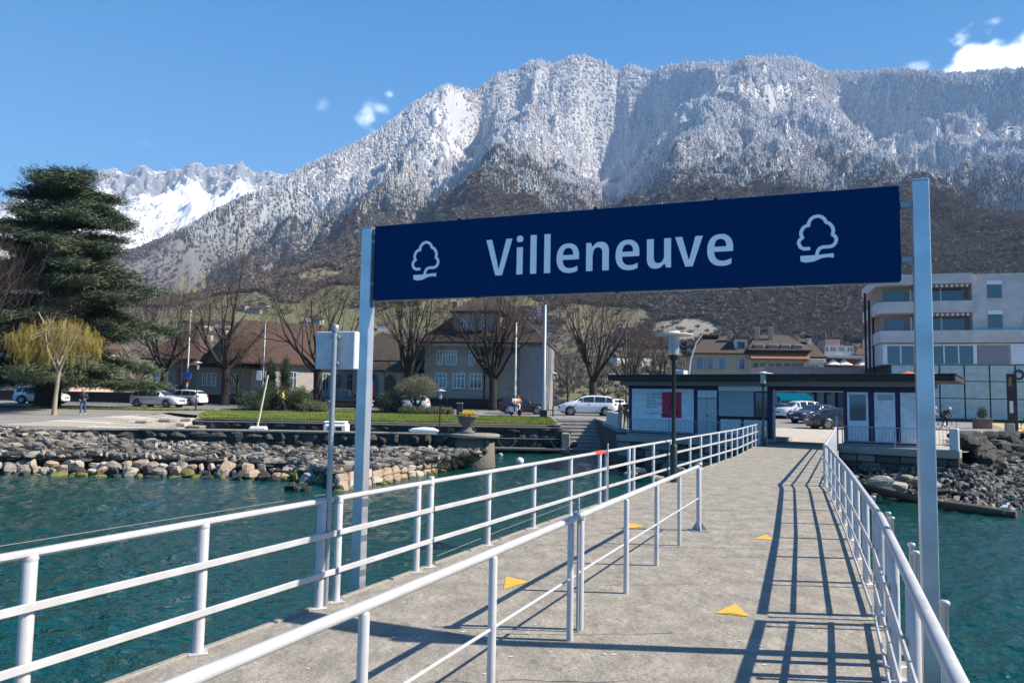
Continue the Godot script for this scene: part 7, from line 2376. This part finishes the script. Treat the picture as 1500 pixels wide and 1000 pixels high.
# ---------- people: one skin over a skeleton of tapered bones ----------
func figure(bones: Array, cell := 0.028) -> ArrayMesh:   # bone: [from, to, radius from, radius to, colour]
	var lo := Vector3.ONE * 99.0
	var hi := -lo
	for b in bones:
		for e in 2:
			var rr: Vector3 = Vector3.ONE * (b[2 + e] + 0.07)
			lo = lo.min(b[e] - rr)
			hi = hi.max(b[e] + rr)
	var nx := int((hi.x - lo.x) / cell) + 2
	var ny := int((hi.y - lo.y) / cell) + 2
	var nzz := int((hi.z - lo.z) / cell) + 2
	var f := PackedFloat32Array()
	f.resize(nx * ny * nzz)
	f.fill(1.0)
	var near := PackedFloat32Array()
	near.resize(f.size())
	near.fill(9.0)
	var who := PackedInt32Array()
	who.resize(f.size())
	for bi in bones.size():
		var b: Array = bones[bi]
		var r := maxf(b[2], b[3]) + 0.06
		var l: Vector3 = ((b[0] as Vector3).min(b[1]) - Vector3.ONE * r - lo) / cell
		var h: Vector3 = ((b[0] as Vector3).max(b[1]) + Vector3.ONE * r - lo) / cell
		var ab: Vector3 = b[1] - b[0]
		var ll := maxf(ab.length_squared(), 1e-6)
		for z in range(maxi(0, int(l.z)), mini(nzz, int(h.z) + 2)):
			for y in range(maxi(0, int(l.y)), mini(ny, int(h.y) + 2)):
				for x in range(maxi(0, int(l.x)), mini(nx, int(h.x) + 2)):
					var p := lo + Vector3(x, y, z) * cell
					var t := clampf((p - b[0]).dot(ab) / ll, 0.0, 1.0)
					var d: float = (p - b[0] - ab * t).length() - lerpf(b[2], b[3], t)
					var i := (z * ny + y) * nx + x
					if d < near[i]:
						near[i] = d
						who[i] = bi
					var k := 0.03
					var hh := clampf(0.5 + 0.5 * (f[i] - d) / k, 0.0, 1.0)
					f[i] = lerpf(f[i], d, hh) - k * hh * (1.0 - hh)
	var at := {}
	var ver := PackedVector3Array()
	var col := PackedColorArray()
	var idx := PackedInt32Array()
	var off := [0, 1, nx, nx + 1, nx * ny, nx * ny + 1, nx * ny + nx, nx * ny + nx + 1]
	for z in nzz - 1:
		for y in ny - 1:
			for x in nx - 1:
				var i := (z * ny + y) * nx + x
				var mask := 0
				for k in 8:
					if f[i + off[k]] < 0.0:
						mask |= 1 << k
				if mask == 0 or mask == 255:
					continue
				var sum := Vector3.ZERO
				var n := 0
				for e in [[0, 1], [2, 3], [4, 5], [6, 7], [0, 2], [1, 3], [4, 6], [5, 7], [0, 4], [1, 5], [2, 6], [3, 7]]:
					var a: float = f[i + off[e[0]]]
					var b: float = f[i + off[e[1]]]
					if (a < 0.0) != (b < 0.0):
						var t := a / (a - b)
						var pa := Vector3(e[0] & 1, (e[0] >> 1) & 1, e[0] >> 2)
						var pb := Vector3(e[1] & 1, (e[1] >> 1) & 1, e[1] >> 2)
						sum += pa.lerp(pb, t)
						n += 1
				at[i] = ver.size()
				ver.append(lo + (Vector3(x, y, z) + sum / n) * cell)
				col.append(bones[who[i]][4])
	for i in at:
		var inside: bool = f[i] < 0.0
		for ax in 3:
			var st: int = [1, nx, nx * ny][ax]
			if i + st >= f.size() or (f[i + st] < 0.0) == inside:
				continue
			var u: int = [nx, nx * ny, 1][ax]
			var v: int = [nx * ny, 1, nx][ax]
			if not (at.has(i - u) and at.has(i - v) and at.has(i - u - v)):
				continue
			var q := [at[i], at[i - u], at[i - u - v], at[i - v]]
			if inside:
				q = [q[0], q[3], q[2], q[1]]
			for k in [0, 1, 2, 0, 2, 3]:
				idx.append(q[k])
	var arr := []
	arr.resize(Mesh.ARRAY_MAX)
	arr[Mesh.ARRAY_VERTEX] = ver
	arr[Mesh.ARRAY_COLOR] = col
	arr[Mesh.ARRAY_INDEX] = idx
	var am := ArrayMesh.new()
	am.add_surface_from_arrays(Mesh.PRIMITIVE_TRIANGLES, arr)
	var s := SurfaceTool.new()
	s.create_from(am, 0)
	s.generate_normals()
	return s.commit()

func person(label: String, at: Vector3, turn: float, pose: String, top: Color, legs: Color, hair: Color, shoes := Color(0.03, 0.03, 0.03), vest := Color(-1, 0, 0), size := 1.0) -> Node3D:   # faces +x
	var skin := Color(0.42, 0.24, 0.17)
	var J := {}
	match pose:
		"walk":
			J = {"hip": Vector3(0, 0.95, 0), "neck": Vector3(0.03, 1.46, 0), "head": Vector3(0.06, 1.63, 0), "kneeR": Vector3(0.19, 0.52, 0.10), "footR": Vector3(0.26, 0.08, 0.11), "kneeL": Vector3(-0.06, 0.50, -0.10), "footL": Vector3(-0.34, 0.13, -0.11), "elR": Vector3(-0.10, 1.14, 0.27), "haR": Vector3(0.13, 1.03, 0.20), "elL": Vector3(0.08, 1.13, -0.27), "haL": Vector3(0.26, 1.08, -0.16)}
		"stand":
			J = {"hip": Vector3(0, 0.96, 0), "neck": Vector3(0.0, 1.47, 0), "head": Vector3(0.03, 1.64, 0), "kneeR": Vector3(0.03, 0.52, 0.11), "footR": Vector3(0, 0.08, 0.13), "kneeL": Vector3(0.03, 0.52, -0.11), "footL": Vector3(-0.04, 0.08, -0.13), "elR": Vector3(-0.04, 1.16, 0.27), "haR": Vector3(0.06, 0.93, 0.27), "elL": Vector3(0.0, 1.16, -0.27), "haL": Vector3(0.2, 1.05, -0.2)}
		"ride":
			J = {"hip": Vector3(-0.2, 0.98, 0), "neck": Vector3(0.24, 1.34, 0), "head": Vector3(0.40, 1.44, 0), "kneeR": Vector3(0.14, 0.74, 0.11), "footR": Vector3(0.04, 0.26, 0.11), "kneeL": Vector3(0.16, 0.88, -0.11), "footL": Vector3(-0.05, 0.50, -0.11), "elR": Vector3(0.24, 1.08, 0.24), "haR": Vector3(0.42, 0.98, 0.19), "elL": Vector3(0.24, 1.08, -0.24), "haL": Vector3(0.42, 0.98, -0.19)}
		"sit":
			J = {"hip": Vector3(0, 0.88, 0), "neck": Vector3(0.06, 1.38, 0), "head": Vector3(0.09, 1.56, 0), "kneeR": Vector3(0.36, 0.80, 0.19), "footR": Vector3(0.36, 0.38, 0.22), "kneeL": Vector3(0.36, 0.80, -0.19), "footL": Vector3(0.36, 0.38, -0.22), "elR": Vector3(0.16, 1.10, 0.28), "haR": Vector3(0.42, 1.06, 0.22), "elL": Vector3(0.16, 1.10, -0.28), "haL": Vector3(0.42, 1.06, -0.22)}
	var chest: Vector3 = J.hip.lerp(J.neck, 0.68)
	var waist: Vector3 = J.hip.lerp(J.neck, 0.30)
	var shR: Vector3 = J.hip.lerp(J.neck, 0.90) + Vector3(0, 0, 0.185)
	var shL: Vector3 = J.hip.lerp(J.neck, 0.90) + Vector3(0, 0, -0.185)
	var bones := [
		[J.hip + Vector3(0, 0, 0.07), J.hip + Vector3(0, 0, -0.07), 0.125, 0.125, legs], [J.hip.lerp(waist, 0.4), waist, 0.13, 0.125, top], [waist, chest, 0.13, 0.15, top if vest.r < 0 else vest], [chest + Vector3(0, 0, 0.08), chest + Vector3(0, 0, -0.08), 0.125, 0.125, top if vest.r < 0 else vest], [shR, shL, 0.075, 0.075, top if vest.r < 0 else vest],
		[J.neck, J.head.lerp(J.neck, 0.3), 0.056, 0.052, skin], [J.head + Vector3(0.01, -0.035, 0), J.head + Vector3(0.02, -0.06, 0), 0.078, 0.066, skin], [J.head + Vector3(-0.015, 0.045, 0), J.head + Vector3(-0.025, 0.02, 0), 0.092, 0.09, hair], [J.head + Vector3(0.085, -0.01, 0), J.head + Vector3(0.102, -0.025, 0), 0.014, 0.016, skin], [J.head + Vector3(0, -0.01, 0.08), J.head + Vector3(0, -0.03, 0.08), 0.016, 0.014, skin], [J.head + Vector3(0, -0.01, -0.08), J.head + Vector3(0, -0.03, -0.08), 0.016, 0.014, skin]]
	for s in [["R", 0.09, shR], ["L", -0.09, shL]]:
		var hp: Vector3 = J.hip + Vector3(0, -0.03, s[1])
		var kn: Vector3 = J["knee" + s[0]]
		var ft: Vector3 = J["foot" + s[0]]
		var el: Vector3 = J["el" + s[0]]
		var ha: Vector3 = J["ha" + s[0]]
		bones.append_array([[hp, kn, 0.095, 0.062, legs], [kn, ft, 0.062, 0.042, legs], [ft + Vector3(-0.03, -0.03, 0), ft + Vector3(0.15, -0.045, 0), 0.045, 0.036, shoes], [s[2], el, 0.062, 0.047, top], [el, ha, 0.046, 0.034, top]])
		var fd := (ha - el).normalized()
		bones.append([ha, ha + fd * 0.07, 0.034, 0.036, skin])
		for k in 4:
			var z := (k - 1.5) * 0.02
			bones.append([ha + fd * 0.08 + Vector3(0, 0, z), ha + fd * (0.14 + 0.012 * (1.5 - absf(k - 1.4))) + Vector3(0.01, -0.02, z * 1.1), 0.011, 0.009, skin])
		bones.append([ha + fd * 0.03, ha + fd * 0.08 + Vector3(0.035, 0.0, -signf(s[1]) * 0.03), 0.012, 0.010, skin])
	var o := obj("person", figure(bones), M.leaf_dark)
	o.position = at
	o.rotation.y = turn
	o.scale = Vector3.ONE * size
	tag(o, label, "person")
	return o

func people():
	var dark := Color(0.02, 0.02, 0.024)
	person("person in a dark jacket and blue jeans walking on the promenade", Vector3(-28.948, 0.190, -50.000), -1.15, "walk", dark, Color(0.045, 0.07, 0.16), Color(0.26, 0.2, 0.15), Color(0.5, 0.45, 0.4))
	person("person in a yellow vest standing before the flower bed", Vector3(-18.917, 0.455, -61.000), 0.4, "walk", Color(0.05, 0.05, 0.055), Color(0.06, 0.06, 0.065), Color(0.05, 0.04, 0.03), dark, Color(0.72, 0.72, 0.02))
	person("person in dark clothes beside the one in the yellow vest", Vector3(-19.463, 0.460, -61.300), 0.3, "walk", dark, dark, Color(0.03, 0.025, 0.02))
	person("rider in an orange jacket on the back of the white scooter", Vector3(0.535, 0.457, -61.100), -1.0, "sit", Color(0.75, 0.23, 0.04), dark, Color(0.05, 0.05, 0.05), dark)
	person("rider in a pale jacket and helmet driving the white scooter", Vector3(0.278, 0.447, -60.500), -1.0, "sit", Color(0.5, 0.46, 0.45), dark, Color(0.06, 0.06, 0.07), dark)
	person("person in black at the corner of the kiosk's pale parapet", Vector3(6.765, 0.124, -45.500), 2.6, "stand", dark, dark, Color(0.03, 0.02, 0.02))
	person("second person in dark clothes behind the kiosk's left corner", Vector3(7.334, 0.146, -47.000), 0.8, "stand", Color(0.04, 0.035, 0.04), dark, Color(0.05, 0.03, 0.02))
	bicycle("racing bicycle ridden by the cyclist in black, the front one", Vector3(30.264, 0.233, -51.500), 0.06)
	person("cyclist in black with a white helmet bent over the front bicycle", Vector3(30.264, 0.233, -51.500), 0.06, "ride", dark, dark, Color(0.75, 0.74, 0.72), Color(0.6, 0.6, 0.6))
	bicycle("racing bicycle ridden by the cyclist in red and white, behind the sign post", Vector3(29.665, 0.253, -52.200), 0.06)
	person("cyclist in a red and white jersey half hidden by the right sign post", Vector3(29.665, 0.253, -52.200), 0.06, "ride", Color(0.62, 0.50, 0.52), dark, Color(0.7, 0.65, 0.62), dark, Color(0.55, 0.06, 0.12))
	bicycle("bicycle leaning behind the black column sign at the right edge", Vector3(34.820, 0.207, -50.600), 0.2)

# ---------- street furniture and boats ----------
func lamp(label: String, at: Vector3, h: float, wide: float):
	var t := thing("street_lamp", label, "street lamp", at, 0.0, "flat-topped lamps round the landing")
	var base := MB.new()
	base.lathe(Vector3.ZERO, [Vector2(0.085 * wide, -0.1), Vector2(0.085 * wide, h * 0.235), Vector2(0.06 * wide, h * 0.25), Vector2(0.05 * wide, h * 0.25)], 14)
	obj("base", base, M.lamp_green, t)
	var pole := MB.new()
	pole.lathe(Vector3.ZERO, [Vector2(0.05 * wide, h * 0.25), Vector2(0.045 * wide, h * 0.80), Vector2(0.075 * wide, h * 0.805), Vector2(0.11 * wide, h * 0.83), Vector2(0.13 * wide, h * 0.84), Vector2(0, h * 0.84)], 14)
	obj("pole", pole, M.lamp_green, t)
	var gl := MB.new()
	gl.lathe(Vector3.ZERO, [Vector2(0.125 * wide, h * 0.842), Vector2(0.135 * wide, h * 0.965)], 16)
	obj("glass", gl, M.lamp_glass, t)
	obj("bulb", pillar(Vector3(0, h * 0.845, 0), Vector3(0, h * 0.95, 0), 0.06 * wide, 0.075 * wide), M.galv, t)
	var cap := MB.new()
	cap.lathe(Vector3.ZERO, [Vector2(0, h * 0.966), Vector2(0.43 * wide, h * 0.972), Vector2(0.44 * wide, h * 0.978), Vector2(0.15 * wide, h * 0.99), Vector2(0.13 * wide, h), Vector2(0, h)], 24)
	obj("cap", cap, M.lamp_cap, t)

func pole_with(label: String, at: Vector3, h: float, r: float, m: Material, cat := "pole") -> Node3D:
	var t := thing("street_pole" if cat == "pole" else "sign_pole", label, cat, at)
	var s := MB.new()
	s.lathe(Vector3.ZERO, [Vector2(r * 1.25, -0.2), Vector2(r * 1.15, h * 0.28), Vector2(r * 0.9, h * 0.29), Vector2(r * 0.7, h), Vector2(0, h)], 12)
	obj("pole", s, m, t)
	return t

func street_furniture():
	lamp("dark lamp post with a flat round cap on the pier by the far handrail", Vector3(3.798, 0.000, -17.209), 3.5, 1.0)
	lamp("dark lamp post with a flat round cap at the far end of the pier", Vector3(10.837, 0.000, -31.678), 3.2, 0.92)
	lamp("thin lamp post standing at the foot of the harbour mole", Vector3(-3.647, -0.750, -38.091), 3.0, 0.66)
	lamp("thin lamp post on the lawn's left end beside the white estate car", Vector3(-24.940, 0.414, -58.500), 3.9, 0.72)
	lamp("thin lamp post behind the tall grey post near the white hatchback", Vector3(3.461, 0.447, -60.500), 3.6, 0.7)
	var p := pole_with("tall grey post with a small pink flag sign on the lawn's edge", Vector3(2.496, 0.370, -56.300), 8.7, 0.16, M.galv)
	obj("base", boxed(Vector3(0, 0.3, 0), Vector3(0.55, 0.7, 0.55), Basis.IDENTITY, 0.03), M.fascia, p)
	obj("flag_sign", boxed(Vector3(-0.42, 8.15, 0), Vector3(0.42, 0.86, 0.04), Basis.IDENTITY, 0.01), M.pink_sign, p)
	for k in 3:
		obj("print", boxed(Vector3(-0.42, 7.95 + k * 0.2, 0.022), Vector3(0.3, 0.07, 0.008)), M.white_paint, p)
	pole_with("slim pale flagpole in front of the stair tower of the station building", Vector3(0.379, 0.660, -70.000), 8.4, 0.11, M.pole_pale)
	var b := pole_with("slim pole with a blue and red street sign behind the estate cars", Vector3(-32.543, 0.772, -74.000), 9.4, 0.08, M.pole_pale, "street sign")
	obj("sign_plate", boxed(Vector3(0, 2.75, 0.1), Vector3(0.85, 0.62, 0.05), Basis.IDENTITY, 0.02), M.blue_sign, b)
	obj("sign_plate", boxed(Vector3(0, 2.25, 0.1), Vector3(0.5, 0.35, 0.05), Basis.IDENTITY, 0.02), M.tail_lamp, b)
	var w := pole_with("slim pole with a white board between the big bare tree and the cypresses", Vector3(-23.600, 0.660, -70.000), 8.2, 0.08, M.galv, "street sign")
	obj("board", boxed(Vector3(-0.35, 2.9, 0.1), Vector3(0.5, 0.9, 0.05), Basis.IDENTITY, 0.02), M.white_paint, w)
	# traffic light and curved post above the kiosk roof
	var tl := pole_with("black traffic light seen above the kiosk roof beside the lamp", Vector3(14.590, 0.471, -62.000), 6.2, 0.06, M.fascia, "traffic light")
	var th := MB.new()
	for k in 3:
		th.bbox(Vector3(0, 5.55 + k * 0.38, 0.05), Vector3(0.42, 0.36, 0.3), 0.04)
	obj("housing", th, M.fascia, tl)
	for k in 3:
		var s := MB.new()
		s.lathe(Vector3(-0.2, 5.55 + k * 0.38, 0.1), [Vector2(0.14, -0.12), Vector2(0.15, 0.08)], 12, Basis(Vector3.BACK, PI / 2))
		obj("visor", s, M.black_trim, tl)
	var cp := thing("curved_post", "pale curved street post rising behind the kiosk roof", "lamp post", Vector3(15.116, 0.488, -63.000))
	var s := MB.new()
	s.tube([Vector3(0, 0, 0), Vector3(0.05, 3.5, 0), Vector3(0.25, 5.0, 0), Vector3(0.7, 6.4, 0), Vector3(1.3, 7.2, 0)], [0.09, 0.08, 0.07, 0.06, 0.05], 8)
	obj("post", s, M.pole_pale, cp)
	pole_with("thin dark pole above the left end of the kiosk roof", Vector3(11.848, 0.812, -76.000), 9.0, 0.06, M.fascia)
	# stone urn with flowers on the mole head
	var u := thing("flower_urn", "grey stone urn of yellow flowers on the end of the mole", "urn", Vector3(-2.228, 0.000, -37.511) + Vector3(0, 0, -0.5))
	var ur := MB.new()
	ur.lathe(Vector3.ZERO, [Vector2(0, 0.02), Vector2(0.40, 0.02), Vector2(0.40, 0.12), Vector2(0.26, 0.2), Vector2(0.20, 0.32), Vector2(0.24, 0.40), Vector2(0.40, 0.55), Vector2(0.46, 0.82), Vector2(0.56, 0.86), Vector2(0.56, 0.93), Vector2(0.48, 0.93), Vector2(0.44, 0.85), Vector2(0, 0.85)], 20)
	obj("bowl", ur, M.stone_mid, u)
	foliage("leaves", [[Vector3(0, 0.95, 0), Vector3(0.42, 0.16, 0.42)]], 160, leaf_clump(0.10, 6), Color(0.05, 0.08, 0.02), Color(0.12, 0.15, 0.04), u, 0.1)
	foliage("flowers", [[Vector3(0, 1.02, 0), Vector3(0.42, 0.16, 0.42)]], 150, leaf_clump(0.075, 8, 1.0, 0.8), Color(0.70, 0.42, 0.03), Color(0.85, 0.62, 0.12), u, 0.1)
	# bin, bollards
	var bn := thing("litter_bin", "small grey-green litter bin on the street edge behind the urn", "bin", Vector3(-4.167, 0.442, -60.200))
	obj("body", boxed(Vector3(0, 0.45, 0), Vector3(0.5, 0.9, 0.4), Basis.IDENTITY, 0.04), M.lamp_green, bn)
	obj("lid", boxed(Vector3(0, 0.94, 0), Vector3(0.54, 0.08, 0.44), Basis.IDENTITY, 0.02), M.galv, bn)
	var ad := thing("advert_post", "slim pink and blue advertising post right of the left sign post", "advertising post", Vector3(-12.587, 0.548, -66.000))
	obj("panel", boxed(Vector3(0, 1.3, 0), Vector3(0.35, 2.6, 0.12), Basis.IDENTITY, 0.03), M.pink_sign, ad)
	obj("head", boxed(Vector3(0, 2.45, 0), Vector3(0.37, 0.4, 0.13), Basis.IDENTITY, 0.03), M.blue_sign, ad)
	# orange parasols beyond the right end of the kiosk roof
	for i in 2:
		var o := thing("sunshade", ["wide orange sunshade just above the kiosk roof, left of the right sign post", "narrow orange sunshade just above the kiosk roof, right of the sign post"][i], "parasol", [Vector3(30.770, 0.390, -57.000), Vector3(32.897, 0.398, -57.500)][i], 0.0, "orange sunshades behind the kiosk")
		var c := MB.new()
		c.lathe(Vector3(0, 3.62, 0), [Vector2(1.15, 0), Vector2(1.1, 0.12), Vector2(0, 0.5)], 8, Basis.IDENTITY, false)
		obj("canopy", c, M.orange, o)
		obj("pole", pillar(Vector3.ZERO, Vector3(0, 4.1, 0), 0.04), M.galv, o)

func boats():
	var b := thing("cabin_boat", "small boat whose white cabin roof shows above the mole", "boat", Vector3(-10.393, -0.337, -43.000) * Vector3(1, 0, 1) + Vector3(0, LAKE, 0), 0.1)
	hull(b, 5.0, 1.9, M.white_paint)
	obj("cabin", boxed(Vector3(0.3, 1.42, 0), Vector3(1.35, 0.85, 1.3), Basis.IDENTITY, 0.12), M.white_paint, b)
	obj("roof", boxed(Vector3(0.25, 1.9, 0), Vector3(1.25, 0.1, 1.2), Basis.IDENTITY, 0.04), M.white_paint, b)
	for x in [-0.05, 0.4]:
		obj("window", boxed(Vector3(x + 0.1, 1.5, 0.655), Vector3(0.34, 0.3, 0.02), Basis.IDENTITY, 0.004), M.glass_dark, b)
	var m := thing("mast_boat", "boat behind the mole with a pale leaning mast", "boat", Vector3(-15.026, -0.683, -43.500) * Vector3(1, 0, 1) + Vector3(0, LAKE, 0), 0.2)
	hull(m, 5.5, 1.9, M.box_grey)
	obj("cabin", boxed(Vector3(0.2, 1.1, 0), Vector3(1.0, 0.9, 0.9), Basis.IDENTITY, 0.1), M.box_grey, m)
	obj("mast", pillar(Vector3(0.0, 0.6, 0), Vector3(0.62, 4.55, 0), 0.07, 0.045), M.pole_cream, m)
	var d := thing("dinghy", "upturned white dinghy lying on the mole near the lamp post", "boat", Vector3(-4.475, -0.000, -38.104) + Vector3(0, 0.0, -0.35), 0.03)
	var dh := MB.new()
	dh.tube([Vector3(-0.78, 0.07, 0), Vector3(-0.6, 0.1, 0), Vector3(0, 0.13, 0), Vector3(0.5, 0.12, 0), Vector3(0.78, 0.08, 0)], [0.05, 0.13, 0.16, 0.13, 0.05], 12)
	obj("hull", dh, M.white_paint, d)
	var bu := MB.new()
	bu.lathe(Vector3.ZERO, [Vector2(0, -0.2), Vector2(0.16, -0.12), Vector2(0.22, 0.02), Vector2(0.18, 0.16), Vector2(0.07, 0.22), Vector2(0, 0.23)], 14)
	var o := obj("mooring_buoy", bu, M.white_paint)
	o.position = Vector3(0.544, -1.550, -40.229)
	tag(o, "white mooring buoy floating before the quay wall", "buoy")
	var o2 := obj("mooring_buoy", bu.st.commit() if false else o.mesh, M.stone_pale)
	o2.position = Vector3(-0.572, -1.580, -44.640)
	o2.scale = Vector3.ONE * 0.7
	tag(o2, "faint small buoy left of the white one", "buoy")

func hull(t: Node, L: float, W: float, m: Material):
	var s := MB.new()
	var n := 10
	var ring := func(i: int) -> Array:
		var f := i / float(n)
		var w := W / 2 * sqrt(maxf(0.02, 1.0 - pow(maxf(0.0, f - 0.35) / 0.65, 2.2)))
		var x := (f - 0.5) * L
		return [Vector3(x, 0.75 + f * f * 0.2, w), Vector3(x, 0.2, w * 0.85), Vector3(x, -0.25, 0), Vector3(x, 0.2, -w * 0.85), Vector3(x, 0.75 + f * f * 0.2, -w)]
	for i in n:
		var a: Array = ring.call(i)
		var b: Array = ring.call(i + 1)
		for k in 4:
			s.quad(a[k], a[k + 1], b[k + 1], b[k])
		s.quad(a[4] - Vector3(0, 0.08, 0), a[0] - Vector3(0, 0.08, 0), b[0] - Vector3(0, 0.08, 0), b[4] - Vector3(0, 0.08, 0))
	var a: Array = ring.call(0)
	for k in range(1, 4):
		s.tri(a[0], a[k + 1], a[k])
	obj("hull", s, m, t)
